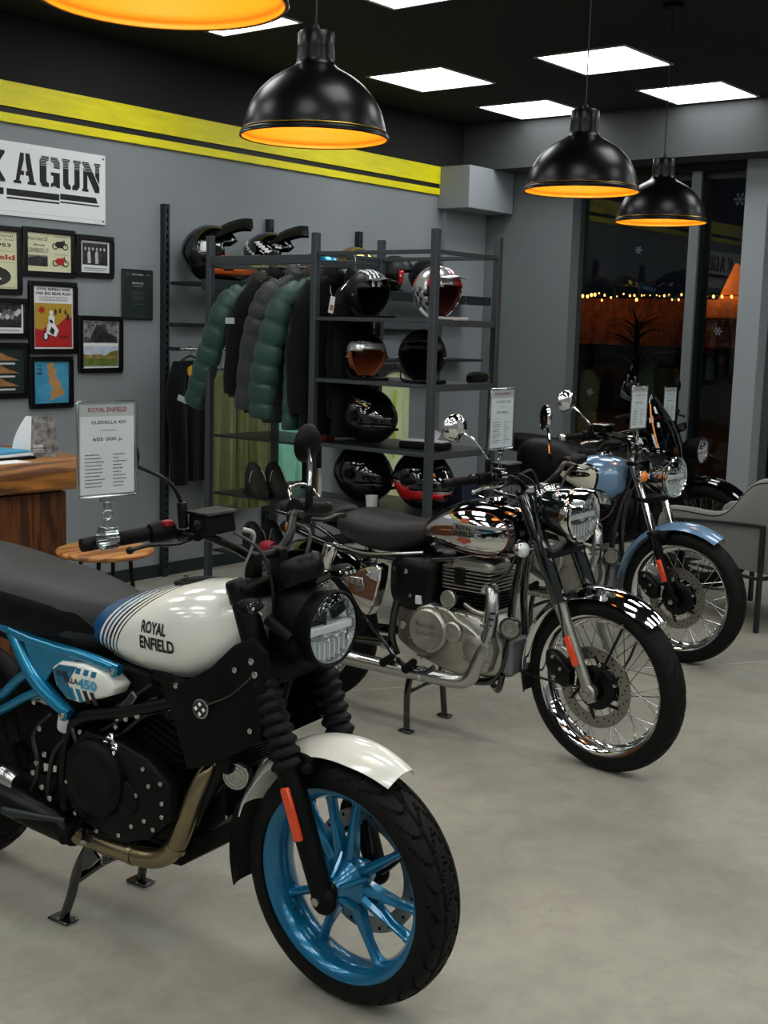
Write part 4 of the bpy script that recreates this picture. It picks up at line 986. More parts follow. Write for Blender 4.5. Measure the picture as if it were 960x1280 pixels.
def armchair():
    # local: x to the chair's front, y left. near side faces the camera
    ang = math.radians(70)
    t = thing('armchair', 'grey velvet tub armchair on a dark metal frame by the window', 'chair', (6.62, 2.57, 0), ang)
    # local side length from rear leg (0,0) to front leg (.72,0); seat extends to local -y (away)  or +y
    W_ = -.52
    # shell: U-shaped wall lofted along its plan, height varies
    path = []  # (x, y, ztop, zbot, nx, ny)
    def add(x, y, zt, zb): path.append((x, y, zt, zb))
    for x, zt in ((.82, .55), (.78, .60), (.60, .615), (.42, .615), (.32, .635), (.24, .69), (.15, .79), (.07, .84), (-.08, .86)): add(x, .0, zt, .33)
    for a in (20, 45, 70): add(-.08-.07*math.sin(math.radians(a)), W_*.0-.07*(1-math.cos(math.radians(a))), .85, .33)
    add(-.15, -.12, .853, .33); add(-.155, W_/2, .856, .33); add(-.15, W_+.12, .853, .33)
    for a in (70, 45, 20): add(-.08-.07*math.sin(math.radians(a)), W_+.07*(1-math.cos(math.radians(a))), .85, .33)
    for x, zt in ((-.08, .86), (.07, .84), (.15, .79), (.24, .69), (.32, .635), (.42, .615), (.60, .615), (.78, .60), (.82, .55)): add(x, W_, zt, .33)
    P = cr(path, 3); rings = []; top = []
    for i, (x, y, zt, zb) in enumerate(P):
        a = P[max(i-1, 0)]; b = P[min(i+1, len(P)-1)]; T = Vector((b[0]-a[0], b[1]-a[1], 0)).normalized(); N = Vector((T.y, -T.x, 0))  # outward normal sign fixed below
        th = .035
        c = Vector((x, y, 0)); cen = Vector((.2, W_/2, 0))
        if (c-cen).dot(N) < 0: N = -N
        rings.append([tuple(c+N*th+Vector((0, 0, zb))), tuple(c+N*(th+.01)+Vector((0, 0, (zb+zt)/2))), tuple(c+N*(th+.004)+Vector((0, 0, zt-.03))), tuple(c+N*(th*.7)+Vector((0, 0, zt-.006))), tuple(c+Vector((0, 0, zt+.004))), tuple(c-N*(th*.7)+Vector((0, 0, zt-.006))), tuple(c-N*th+Vector((0, 0, zt-.03))), tuple(c-N*th+Vector((0, 0, zb)))])
        top.append(tuple(c+N*(th*.98)+Vector((0, 0, zt-.022))))
    MB().loft(rings).build('shell', 'felt', t, ang=50)
    MB().tube(top, .004, 6, 1).build('piping', 'vinyl_dark', t)
    MB().bb(-.08, .76, W_+.03, -.03, .33, .40).build('seat_base', 'felt', t, .02)
    MB().bb(-.05, .78, W_+.045, -.045, .40, .49).build('cushion', 'felt', t, .03)
    for x, y in ((0, .055), (.62, .055), (0, W_-.055), (.62, W_-.055)):
        MB().bb(x-.012, x+.012, y-.012, y+.012, 0, .585 if x < .1 else .54).build('leg', 'chair_metal', t, .002)
    MB().tube([(-.012, .055, .592), (.30, .055, .575), (.74, .055, .535)], .0095, 8, 2).build('side_rail', 'chair_metal', t, .002)
    MB().tube([(-.012, W_-.055, .592), (.30, W_-.055, .575), (.74, W_-.055, .535)], .0095, 8, 2).build('side_rail', 'chair_metal', t, .002)
    MB().bb(-.008, .008, W_-.055, .055, .29, .312).build('stretcher', 'chair_metal', t, .002)
    MB().bb(.612, .628, W_-.055, .055, .29, .312).build('stretcher', 'chair_metal', t, .002)
    MB().bb(0, .62, .047, .063, .29, .308).build('stretcher', 'chair_metal', t, .002)
    MB().bb(-.19, -.172, W_-.0, .0, .572, .59).build('back_rail', 'chair_metal', t, .002)
armchair()

# ------------------------------------------------------------------ motorcycles
# local frame of a bike: x forward (0 = front wheel contact), z up, y left; q(s, h, w) takes w to the rider's right
def q(s, h, w): return (s, -w, h)
def steer_matrix(delta, slope, R):
    p = Vector((-.05, 0, R)); ax = Vector((-slope, 0, 1)).normalized()
    return Matrix.Translation(p) @ Matrix.Rotation(math.radians(delta), 4, ax) @ Matrix.Translation(-p)
def tyre_mb(c, R, hw, Rr, T=None, tread='block', n=160, m=28):
    """tyre around axle at c=(x,z); R outer radius, hw half width, Rr bead radius"""
    mb = MB(T); vs = []; rows = []
    prof = []
    for k in range(m+1):
        a = -1+2*k/m   # across
        th = a*PI*.5*1.12
        y = hw*math.sin(min(PI/2, abs(th)))*(1 if a > 0 else -1) if abs(th) < PI/2 else hw*(1-.35*(abs(th)-PI/2)/.19*.5)*(1 if a > 0 else -1)
        r = Rr+(R-Rr)*(max(0, math.cos(th)))**.62 if abs(th) < PI/2 else Rr
        prof.append((y, r, a))
    for k, (y, r, a) in enumerate(prof):
        for i in range(n):
            g = i/n*2*PI; d = 0
            if tread == 'block' and abs(a) < .72:
                u = (g*14/PI*1.0+1.1*abs(math.sin(a*4.2)))
                fr = u % 1.0
                if fr < .13: d = .009
                if abs(abs(a)-.24) < .03: d = .008
            if tread == 'road' and .1 < abs(a) < .62:
                fr = (g*15/PI+abs(a)*2.2*(1 if a > 0 else 1)) % 1.0
                if fr < .2: d = .007
            rr = r-d; vs.append((c[0]+rr*math.cos(g), y, c[1]+rr*math.sin(g)))
    fs = []
    for k in range(len(prof)-1):
        for i in range(n): i2 = (i+1) % n; fs.append((k*n+i, k*n+i2, (k+1)*n+i2, (k+1)*n+i))
    k = len(prof)-1
    for i in range(n): i2 = (i+1) % n; fs.append((k*n+i, k*n+i2, i2, i))
    return mb.add(vs, fs)
def spoked_wheel(root, c, R, hw, Rr, T=None, disc_side=-1, disc_r=.15, name='front_wheel', nsp=36, tread='road', rim_mt='chrome', hub_mt='engine_black', disc=True):
    cx, cz = c; O = (cx, 0, cz)
    rw = hw*.82
    prof = [(Rr+.010, -rw), (Rr+.012, -rw+.004), (Rr-.002, -rw+.007), (Rr-.010, -rw+.018), (Rr-.022, -.012), (Rr-.026, 0), (Rr-.022, .012), (Rr-.010, rw-.018), (Rr-.002, rw-.007), (Rr+.012, rw-.004), (Rr+.010, rw)]
    prof += [(Rr-.006, rw-.004), (Rr-.016, rw-.016), (Rr-.029, .012), (Rr-.032, 0), (Rr-.029, -.012), (Rr-.016, -rw+.016), (Rr-.006, -rw+.004), (Rr+.010, -rw)]
    rim = MB(T).lathe(prof, O, (0, 1, 0), 80, caps=False).build(name, rim_mt, root)
    tyre_mb(c, R, hw, Rr+.004, T, tread).build('tyre', 'rubber', rim)
    hub = MB(T).lathe([(.0, -.055), (.03, -.055), (.034, -.05), (.075, -.046), (.078, -.04), (.05, -.034), (.042, -.02), (.042, .02), (.05, .034), (.075, .038), (.078, .044), (.034, .05), (.03, .058), (0, .058)], O, (0, 1, 0), 40).build('hub', hub_mt, rim)
    for k in range(nsp):
        side = 1 if k % 2 == 0 else -1; lean = .42*(1 if (k//2) % 2 == 0 else -1)
        a = 2*PI*k/nsp; a2 = a-lean
        p0 = (cx+.072*math.cos(a2-lean*.6), side*.040, cz+.072*math.sin(a2-lean*.6)); p1 = (cx+(Rr-.028)*math.cos(a), side*.004, cz+(Rr-.028)*math.sin(a))
        m = MB(T).cyl(p0, p1, .0019, n=6)
        d = (Vector(p0)-Vector(p1)).normalized(); m.cyl(p1, Vector(p1)+d*.016, .0036, n=6)
        m.build('spoke', 'chrome_dim', rim)
    if disc:
        s_ = disc_side; y = s_*.062
        dm = MB(T).lathe([(disc_r*.70, y-.0025), (disc_r, y-.0025), (disc_r, y+.0025), (disc_r*.70, y+.0025), (disc_r*.70, y-.0025)], O, (0, 1, 0), 72, caps=False).build('brake_disc', 'disc', rim)
        hm = MB(T)
        for k in range(48):
            a = 2*PI*k/48; rr = disc_r*(.78+.14*(k % 3)/2)
            p = (cx+rr*math.cos(a), y, cz+rr*math.sin(a)); hm.cyl((p[0], y-.0029, p[2]), (p[0], y+.0029, p[2]), .0035, n=8)
        o = hm.build('drill_holes', 'lining', rim); o['kind'] = 'stuff'
        cm = MB(T).lathe([(.045, y-.004*s_), (disc_r*.5, y-.004*s_), (disc_r*.55, y+.0*s_), (disc_r*.5, y+.006*s_), (.045, y+.008*s_), (.045, y-.004*s_)], O, (0, 1, 0), 48, caps=False)
        cm.build('disc_carrier', 'black_satin', rim)
        for k in range(6):
            a = 2*PI*k/6+.3; d = Vector((math.cos(a), 0, math.sin(a))); e = Vector((-d.z, 0, d.x)); p = Vector(O)+Vector((0, y, 0))
            MB(T).tube([p+d*disc_r*.5, p+d*disc_r*.63+e*.012, p+d*disc_r*.76+e*.03], .007, 6, 3).build('carrier_arm', 'black_satin', rim)
            b = p+d*disc_r*.6; MB(T).cyl(b+Vector((0, s_*.002, 0)), b+Vector((0, s_*.010, 0)), .0075, n=12, bev=.002).build('bolt', 'chrome_dim', rim)
    return rim
def bolt(root, p, r=.008, T=None, mt='chrome_dim', d=.006, nm='bolt'):
    m = MB(T).cyl((p[0], p[1]+.001, p[2]), (p[0], p[1]-d, p[2]), r, n=12, bev=r*.25)
    return m.build(nm, mt, root)
def fender(root, c, a0, a1, r, hw, mt, T=None, name='front_fender', tip=1.0, thick=.002, crown=.03, parent=None, n=40, flare=None):
    rings = []
    for i in range(n+1):
        u = i/n; a = math.radians(a0+(a1-a0)*u); w_ = hw*(1-(1-tip)*max(0, 1-u*5)); out = []
        ca, sa = math.cos(a), math.sin(a)
        for k in range(13):
            f = -1+2*k/12; rr = r-crown*abs(f)**2.4; out.append((c[0]+rr*ca, f*w_, c[1]+rr*sa))
        inn = [(c[0]+(r-thick-crown*abs(-1+2*k/12)**2.4)*ca, (-1+2*k/12)*(w_-thick), c[1]+(r-thick-crown*abs(-1+2*k/12)**2.4)*sa) for k in range(12, -1, -1)]
        rings.append(out+inn)
    return MB(T).loft(rings).build(name, mt, parent or root)
def headlight(root, c, r, T, depth=.07, rim_mt='black_satin', bowl=True, style=0):
    """faces +x"""
    cx, cy, cz = c
    sh = MB(T).lathe([(r*.0, -depth*1.5), (r*.35, -depth*1.45), (r*.7, -depth*1.15), (r*.93, -depth*.6), (r, -.012), (r*1.03, -.008), (r*1.04, .004), (r*.99, .008), (r*.965, .004), (r*.95, 0)], (cx, cy, cz), (1, 0, 0), 48, caps=False).build('headlight', rim_mt, root)
    MB(T).lathe([(r*.95, 0), (r*.88, -.02), (r*.6, -.034), (r*.22, -.042), (.0, -.042)], (cx, cy, cz), (1, 0, 0), 40, caps=False).build('reflector_bowl', 'bowl', sh)
    m = MB(T).box((cx-.012, cy, cz), (.02, r*1.7, r*.22)); m.build('light_bar', 'lamp_white', sh, .003)
    MB(T).cyl((cx-.03, cy, cz), (cx-.004, cy, cz), r*.20, r*.24, 20).build('projector', 'lens_ball' if 'lens_ball' in MT else 'bowl', sh)
    m = MB(T)
    for k in range(7):
        y = cy-r*.6+r*1.2*k/6; zb = math.sqrt(max(0, 1-((y-cy)/r)**2))*r
        m.box((cx-.016, y, cz-zb*.62), (.014, r*.045, zb*.5))
    m2 = m.build('reflector_ribs', 'lamp_white', sh); m2['kind'] = 'stuff'
    m = MB(T)
    for s_ in (-1, 1): m.box((cx-.014, cy+s_*r*.38, cz+r*.42), (.016, r*.5, r*.28), Matrix.Rotation(s_*.35, 3, 'X'))
    for s_ in (-1, 1):
        MB(T).box((cx-.014, cy+s_*r*.38, cz+r*.42), (.016, r*.5, r*.28), Matrix.Rotation(s_*.35, 3, 'X')).build('upper_cell', 'black_satin' if style == 0 else 'bowl', sh, .003)
    MB(T).lathe([(r*.965, .003), (r*.9, .010), (r*.6, .018), (r*.3, .021), (0, .022)], (cx, cy, cz), (1, 0, 0), 40, caps=False).build('lens', 'lens', sh)
    return sh
def indicator(root, c, T, style='round', side=1, lens='lamp_white', stalk=None, body='chrome'):
    cx, cy, cz = c
    if style == 'bar':
        b = MB(T).body([(cx-.02, cz, .028, .014, .014, cy), (cx, cz, .032, .018, .018, cy), (cx+.016, cz, .026, .012, .012, cy)], 16, 3).build('turn_signal', 'black_matte', root)
        MB(T).body([(cx-.024, cz, .01, .008, .008, cy+.0), (cx+.014, cz, .027, .013, .013, cy), (cx+.021, cz, .022, .009, .009, cy)], 16, 3).build('lens', lens, b)
        for k in range(3): MB(T).cyl((cx+.018, cy-.015+.015*k, cz), (cx+.0235, cy-.015+.015*k, cz), .0045, n=10).build('led', 'chrome', b)
        # side face lens seen from the flank
        for k in range(3): MB(T).cyl((cx-.014+.012*k, cy-side*-.0, cz), (cx-.014+.012*k, cy-side*.032, cz+.002), .005, n=10).build('led', 'chrome', b)
    else:
        b = MB(T).lathe([(0, -.038), (.012, -.036), (.024, -.02), (.029, 0), (.029, .004), (.027, .006)], (cx, cy, cz), (1, 0, 0), 24, caps=False).build('turn_signal', body, root)
        MB(T).lathe([(.028, .004), (.026, .012), (.018, .02), (0, .024)], (cx, cy, cz), (1, 0, 0), 24, caps=False).build('lens', lens, b)
    if stalk: MB(T).tube([stalk, ((stalk[0]+cx)/2-.004, (stalk[1]+cy)/2, (stalk[2]+cz)/2), (cx-.012, cy, cz)], .008, 8, 3).build('stalk', 'black_satin' if style == 'bar' else body, b)
    return b
def fins(root, parent, c, sx, sy, z0, z1, n, mt, nm='cooling_fin', R=None, thick=.004, corner=.02):
    for k in range(n):
        z = z0+(z1-z0)*k/(n-1)
        pts = []
        for a, (ux, uy) in ((0, (1, 1)), (1, (-1, 1)), (2, (-1, -1)), (3, (1, -1))):
            for j in range(4):
                t = a*PI/2+j*PI/6; pts.append((ux*(sx-corner)+corner*math.cos(t), uy*(sy-corner)+corner*math.sin(t)))
        rings = [[tuple(Vector(c)+((R @ Vector((p[0], p[1], z+dz))) if R is not None else Vector((p[0], p[1], z+dz)))) for p in pts] for dz in (-thick/2, thick/2)]
        MB().loft(rings).build(nm, mt, parent)
def surf_bvh(mb):
    polys = [list(f) for f in mb.f]; return BVHTree.FromPolygons([Vector(v) for v in mb.v], polys)
def project(bvh, s, h, off=.0015, side=-1):
    o = Vector((s, side*1.0, h)); hit = bvh.ray_cast(o, Vector((0, -side, 0)))
    if hit[0] is None: return None
    n = hit[1]; n = n if n.y*side > 0 else -n
    return hit[0]+n*off
def decal(bvh, pts, mt, root, nm, k0=0.0, k1=1.0, nr=8, off=.0015, side=-1, sm=0):
    if sm: pts = [p[:2] for p in cr(list(pts)+[pts[0]], sm)][:-1]
    cx = sum(p[0] for p in pts)/len(pts); cz = sum(p[1] for p in pts)/len(pts); rings = []
    for j in range(nr+1):
        k = k0+(k1-k0)*j/nr; r = []
        for p in pts:
            v = project(bvh, cx+(p[0]-cx)*max(k, .002), cz+(p[1]-cz)*max(k, .002), off, side)
            if v is None: v = rings[-1][len(r)] if rings else (cx, side*.1, cz)
            r.append(tuple(v))
        rings.append(r)
    return MB().loft(rings, caps=False).build(nm, mt, root)
def decal_text(bvh, s, s0, h0, wd, ht, mt, root, nm='lettering', bold=.02, off=.002, side=-1, slant=0, rot=0):
    vs, fs, asp = text_geo(s, bold)
    # subdivide long triangles a little
    bm = bmesh.new(); bv = [bm.verts.new((a, b, 0)) for a, b in vs]
    for f in fs:
        try: bm.faces.new([bv[i] for i in f])
        except ValueError: pass
    bmesh.ops.triangulate(bm, faces=bm.faces)
    bmesh.ops.subdivide_edges(bm, edges=[e for e in bm.edges if e.calc_length() > .12], cuts=2, use_grid_fill=False)
    bmesh.ops.triangulate(bm, faces=bm.faces)
    bm.verts.ensure_lookup_table(); out = []
    ca, sa = math.cos(rot), math.sin(rot)
    for v in bm.verts:
        u, w_ = v.co.x*wd+slant*v.co.y*ht, v.co.y*ht; u, w_ = u*ca-w_*sa, u*sa+w_*ca
        p = project(bvh, s0+u, h0+w_, off, side); out.append(tuple(p) if p is not None else (s0+u, side*.1, h0+w_))
    idx = [[v.index for v in f.verts] for f in bm.faces]; bm.verts.index_update(); idx = [[v.index for v in f.verts] for f in bm.faces]; bm.free()
    return MB().add(out, idx).build(nm, mt, root)
def grip_and_lever(root, bar, pin, pout, T, lever_tip, side, lever_mt='black_satin', grip_mt='gaiter', end_mt='black_satin', perch=None):
    pin = Vector(pin); pout = Vector(pout); d = (pout-pin).normalized()
    m = MB(T); n = 26; prof = [(.0165, 0)]
    L_ = (pout-pin).length
    for k in range(n):
        prof += [(.0155, L_*(k+.1)/n), (.0168, L_*(k+.3)/n), (.0168, L_*(k+.8)/n), (.0155, L_*(k+.95)/n)]
    m.lathe(prof, pin, d, 18); g = m.build('grip', grip_mt, bar)
    MB(T).cyl(pout-d*.002, pout+d*.03, .0175, .0165, 20, bev=.004).build('bar_end', end_mt, bar)
    lt = Vector(lever_tip); pv = Vector(perch) if perch is not None else pin+d*-.05+Vector((.035, 0, 0))
    mid1 = pv.lerp(lt, .35)+Vector((.018, 0, -.004)); mid2 = pv.lerp(lt, .75)+Vector((.008, 0, .004))
    MB(T).tube([pv, mid1, mid2, lt], [.009, .0085, .007, .007], 10, 5, flat=.7).build('lever', lever_mt, bar)
    MB(T).ell(tuple(lt), (.009, .009, .009), 12, 8).build('lever_ball', lever_mt, bar)
    MB(T).body([(pv.x-.045, pv.z, .022, .018, .018, pv.y), (pv.x-.02, pv.z, .024, .02, .02, pv.y), (pv.x+.01, pv.z, .016, .012, .012, pv.y)], 14, 3).build('lever_perch', 'black_satin', bar)
    sw = pin-d*.035; MB(T).lathe([(.014, -.03), (.024, -.028), (.026, -.01), (.026, .015), (.022, .03), (.016, .032)], sw, d, 20).build('switch_housing', 'black_matte', bar)
    return g
def mirror(root, base, knee, c, r, T, stem_mt, head_mt, facing, glass=True, rx=1.0, stem_r=.005):
    st = MB(T).tube([base, knee, c], stem_r, 8, 5).build('mirror_stem', stem_mt, root)
    f = Vector(facing).normalized()
    h = MB(T).lathe([(0, -.026), (r*.45, -.024), (r*.85, -.014), (r, -.002), (r*1.0, .004), (r*.95, .006)], c, f, 32, caps=False).build('mirror_head', head_mt, st)
    MB(T).lathe([(0, .004), (r*.96, .0045)], c, f, 32, caps=False).build('mirror_glass', 'chrome', st)
    return st

def bike_roadster():
    root = thing('motorcycle', 'white and blue roadster motorcycle with blue cast wheels, nearest the viewer', 'motorcycle', (2.19, 1.81, 0), math.radians(-85), 'parked motorcycles')
    T = steer_matrix(-4.6, .374, .3); R = .30
    def B(mb, nm, mt, par=None, bev=0, label=None, ang=38): return mb.build(nm, mt, par or root, bev, label, ang)
    # ---- front wheel: cast, ten-ish straight spokes
    O = (0, 0, R); Rr = .232; rw = .052
    prof = [(Rr+.012, -rw), (Rr+.014, -rw+.004), (Rr, -rw+.006), (Rr-.010, -rw+.014), (Rr-.014, -.03), (Rr-.020, -.01), (Rr-.021, 0), (Rr-.020, .01), (Rr-.014, .03), (Rr-.010, rw-.014), (Rr, rw-.006), (Rr+.014, rw-.004), (Rr+.012, rw),
            (Rr-.006, rw-.003), (Rr-.018, rw-.016), (Rr-.028, .02), (Rr-.030, 0), (Rr-.028, -.02), (Rr-.018, -rw+.016), (Rr-.006, -rw+.003), (Rr+.012, -rw)]
    rim = MB(T).lathe(prof, O, (0, 1, 0), 96, caps=False).build('front_wheel', 'blue_wheel', root, label='blue cast front wheel')
    tyre_mb((0, R), R, .062, Rr+.006, T, 'block', 420, 44).build('tyre', 'rubber', rim, label='black block-tread front tyre', ang=22)
    # spokes: image angles are seen from the right (clockwise flips), x forward is right in the view
    for a in (355, 36, 84, 108, 131, 155, 207, 244, 295, 332):
        a = math.radians(a); d = Vector((math.cos(a), 0, math.sin(a))); e = Vector((-d.z, 0, d.x)); m = MB(T); rings = []
        for k, (rr, hw_, y0, y1) in enumerate(((.035, .016, -.030, .012), (.09, .014, -.026, .008), (.15, .0105, -.020, .004), (.19, .011, -.016, .010), (.208, .018, -.016, .018))):
            c = Vector(O)+d*rr
            rings.append([tuple(c+e*hw_+Vector((0, y1, 0))), tuple(c+e*hw_*.9+Vector((0, y0+.008, 0))), tuple(c+e*hw_*.25+Vector((0, y0, 0))), tuple(c-e*hw_*.25+Vector((0, y0, 0))), tuple(c-e*hw_*.9+Vector((0, y0+.008, 0))), tuple(c-e*hw_+Vector((0, y1, 0)))])
        m.loft(rings).build('spoke', 'blue_wheel', rim, .002)
    MB(T).lathe([(0, -.075), (.020, -.075), (.022, -.070), (.026, -.066), (.034, -.05), (.052, -.036), (.062, -.028), (.064, .0), (.055, .02), (.035, .03), (.03, .06), (0, .06)], O, (0, 1, 0), 40).build('hub', 'blue_wheel', rim)
    for k in range(5):
        a = 2*PI*k/5+.4; d = Vector((math.cos(a), 0, math.sin(a)))
        MB(T).tube([Vector(O)+d*.025+Vector((0, -.066, 0)), Vector(O)+d*.052+Vector((0, -.04, 0)), Vector(O)+d*.075+Vector((0, -.024, 0))], [.007, .009, .006], 8, 4).build('hub_rib', 'blue_wheel', rim)
    MB(T).cyl((0, -.098, R), (0, -.073, R), .021, .024, 24, bev=.003).build('axle_spacer', 'black_satin', rim)
    MB(T).lathe([(.115, .058), (.155, .058), (.155, .063), (.115, .063), (.115, .058)], O, (0, 1, 0), 72, caps=False).build('brake_disc', 'disc', rim)
    hm = MB(T)
    for k in range(30): a = 2*PI*k/30; hm.cyl((.143*math.cos(a), .0574, R+.143*math.sin(a)), (.143*math.cos(a), .0636, R+.143*math.sin(a)), .0045, n=8)
    B(hm, 'drill_holes', 'lining', rim)['kind'] = 'stuff'
    for k in range(6):
        a = 2*PI*k/6+.2; d = Vector((math.cos(a), 0, math.sin(a))); e = Vector((-d.z, 0, d.x)); c = Vector(O)+Vector((0, .056, 0))
        MB(T).tube([c+d*.05, c+d*.085+e*.02, c+d*.120+e*.045], .007, 8, 4).build('carrier_arm', 'black_satin', rim)
    MB(T).tube([(-.16, -.02, R-.12), (-.145, -.035, R-.105)], .004, 8, 1).build('valve', 'black_satin', rim)
    # ---- fork
    def fx(h): return -.374*(h-.29)
    for w_, nm in ((.10, 'right'), (-.10, 'left')):
        def F(h, dw=0): return q(fx(h), h, w_+dw)
        leg = MB(T).tube([F(.275), F(.33), F(.42), F(.58)], [.026, .027, .029, .031], 18, 5).build('fork_leg', 'black_matte', root)
        MB(T).ell(q(fx(.285)-.0, .285, w_), (.036, .022, .036), 20, 12).build('axle_clamp', 'black_matte', leg)
        m = MB(T); pr = []; h0, h1 = .575, .785; n = 8; ax = Vector(F(h1))-Vector(F(h0)); L_ = ax.length
        for k in range(n): a = k/n; pr += [(.030+.004*a*0, L_*(a)), (.0395-.003*a, L_*(a+.35/n)), (.0395-.003*a, L_*(a+.6/n)), (.031, L_*(a+.9/n))]
        pr.append((.03, L_)); m.lathe([(.028, -.004)]+pr, F(h0), ax, 28).build('gaiter', 'gaiter', leg)
        MB(T).cyl(F(.785), F(.955), .031, .030, 24, bev=.003).build('upper_tube', 'black_matte', leg)
        MB(T).cyl(F(.955), F(1.005), .033, n=24, bev=.004).build('top_cap', 'black_satin', leg)
        if w_ > 0:
            b = MB(T).cyl(q(fx(.29), .29, w_+.018), q(fx(.29), .29, w_+.030), .011, n=6).build('axle_bolt', 'chrome_dim', leg)
            a0, a1 = Vector(F(.545, .031)), Vector(F(.425, .029)); dd = (a1-a0)
            ring = []
            m = MB(T); m.box((a0+a1)/2+Vector((.002, 0, 0)), (.026, .014, dd.length), Matrix.Rotation(-math.atan(.374), 3, 'Y')); m.build('side_reflector', 'orange_ref', leg, .005, label='orange reflector')
        else:
            MB(T).body([(-.10, R+.10, .018, .045, .045, .095), (-.05, R+.125, .022, .05, .05, .095), (-.01, R+.13, .018, .035, .035, .095)], 16, 4).build('brake_caliper', 'black_satin', leg)
    for h, t_ in ((.80, .035), (.985, .022)):
        m = MB(T).body([(fx(h)-.05, h, .10, t_*.6, t_*.6), (fx(h)-.02, h, .125, t_, t_), (fx(h)+.025, h, .125, t_, t_), (fx(h)+.038, h, .11, t_*.5, t_*.5)], 24, 3, 5)
        m.build('fork_yoke', 'black_matte', root)
    for h in (.80, .83): bolt(root, (fx(h)+.01, -.133, h), .009, T)
    # ---- front fender
    fd = fender(root, (0, R), 62, 162, .352, .072, 'white_paint', T, tip=.72, crown=.035)
    fender(root, (0, R), 160, 196, .360, .066, 'black_matte', T, 'fender_flap', crown=.02, parent=fd)
    for w_ in (.075, -.075): MB(T).body([(fx(.56)-.06, .575, .008, .018, .018, -w_), (fx(.56), .59, .012, .025, .025, -w_), (fx(.56)+.05, .595, .008, .014, .014, -w_)], 12, 3).build('fender_bracket', 'black_matte', fd)
    MB(T).cyl(q(fx(.575)+.03, .585, .085), q(fx(.575)+.06, .592, .10), .014, n=14, bev=.004).build('bracket_boss', 'black_matte', fd)
    bolt(fd, tuple(Vector(q(-.345, .385, .068))), .007, T)
    # ---- headlight, dash, signals
    hl = headlight(root, (-.060, 0, .905), .088, T, .085, 'black_matte')
    for s_ in (-1, 1): MB(T).tube([(-.11, s_*.09, .89), (-.17, s_*.105, .93)], .014, 10, 2).build('headlight_bracket', 'black_matte', hl)
    MB(T).body([(-.20, .90, .06, .09, .09), (-.15, .90, .085, .1, .1), (-.10, .90, .08, .085, .085)], 24, 4).build('nacelle', 'black_matte', root)
    ax = Vector((-.45, 0, .9)).normalized(); c = Vector((-.175, 0, 1.035))
    d = MB(T).lathe([(.03, -.05), (.055, -.045), (.066, -.02), (.068, .008), (.064, .016), (.060, .012), (0, .012)], c, ax, 40).build('instrument', 'black_satin', root)
    MB(T).lathe([(0, .0125), (.058, .0125), (.056, .014), (0, .014)], c, ax, 40, caps=False).build('dial_face', 'visor', d)
    MB(T).torus(c+ax*.012, .062, .003, ax, 40, 8).build('dial_bezel', 'black_gloss', d)
    indicator(root, q(-.165, .972, .165), T, 'bar', -1, 'lens', q(-.20, .965, .10)); indicator(root, q(-.165, 1.0, -.165), T, 'bar', 1, 'lens', q(-.20, .975, -.10))
    # ---- handlebar and controls
    hb = MB(T).tube([q(-.430, 1.118, .40), q(-.395, 1.125, .27), q(-.335, 1.120, .17), q(-.285, 1.085, .10), q(-.275, 1.055, .05), q(-.275, 1.05, 0), q(-.275, 1.055, -.05), q(-.285, 1.085, -.10), q(-.335, 1.118, -.17), q(-.395, 1.12, -.27), q(-.430, 1.10, -.40)], .011, 12, 5).build('handlebar', 'black_satin', root)
    for w_ in (.045, -.045): B(MB(T).box(q(-.272, 1.035, w_), (.04, .028, .06)), 'bar_clamp', 'black_satin', hb, .005)
    grip_and_lever(root, hb, q(-.388, 1.126, .27), q(-.428, 1.118, .395), T, q(-.340, 1.108, .365), -1, perch=q(-.315, 1.120, .19))
    grip_and_lever(root, hb, q(-.388, 1.120, -.27), q(-.428, 1.102, -.395), T, q(-.335, 1.095, -.365), 1, perch=q(-.315, 1.11, -.19))
    mc = B(MB(T).prism([(-.325, 1.128), (-.255, 1.128), (-.262, 1.172), (-.322, 1.172)], -.205, -.115), 'brake_reservoir', 'black_matte', hb, .005)
    B(MB(T).prism([(-.330, 1.172), (-.252, 1.172), (-.258, 1.18), (-.326, 1.18)], -.21, -.11), 'reservoir_cap', 'black_satin', hb, .003)
    B(MB(T).cyl(q(-.29, 1.150, .2055), q(-.29, 1.150, .2085), .012, n=20), 'sight_glass', 'chrome', hb)
    B(MB(T).box(q(-.36, 1.150, .235), (.02, .022, .014)), 'kill_switch', 'red_plastic', hb, .003)
    B(MB(T).tube([q(-.25, 1.13, .10), q(-.23, 1.12, .085), q(-.235, 1.08, .09), q(-.25, 1.03, .10), q(-.235, .97, .10), q(-.20, .93, .09)], [.006, .005, .0035, .0035, .0035, .003], 8, 6), 'brake_hose', 'cable_steel', hb)
    B(MB(T).tube([q(-.26, 1.125, .12), q(-.20, 1.09, .10), q(-.18, 1.02, .08), q(-.19, .90, .06)], .004, 8, 6), 'throttle_cable', 'hose', hb)
    B(MB(T).tube([q(-.28, 1.11, -.12), q(-.20, 1.10, -.08), q(-.19, 1.02, -.04), q(-.21, .90, -.03)], .0045, 8, 6), 'clutch_cable', 'hose', hb)
    B(MB(T).cyl(q(-.328, 1.14, .215), q(-.330, 1.20, .218), .0115, n=16, bev=.002), 'mirror_mount', 'black_satin', hb)
    mirror(root, q(-.330, 1.195, .218), q(-.348, 1.252, .245), q(-.432, 1.30, .315), .052, T, 'black_satin', 'black_matte', (-.85, .25, .1))
    B(MB(T).cyl(q(-.332, 1.13, -.225), q(-.334, 1.19, -.228), .0105, n=16, bev=.002), 'mirror_mount', 'black_satin', hb)
    mirror(root, q(-.334, 1.185, -.228), q(-.350, 1.24, -.25), q(-.420, 1.285, -.315), .052, T, 'chrome_dim', 'black_matte', (-.98, -.1, .1), stem_r=.0055)
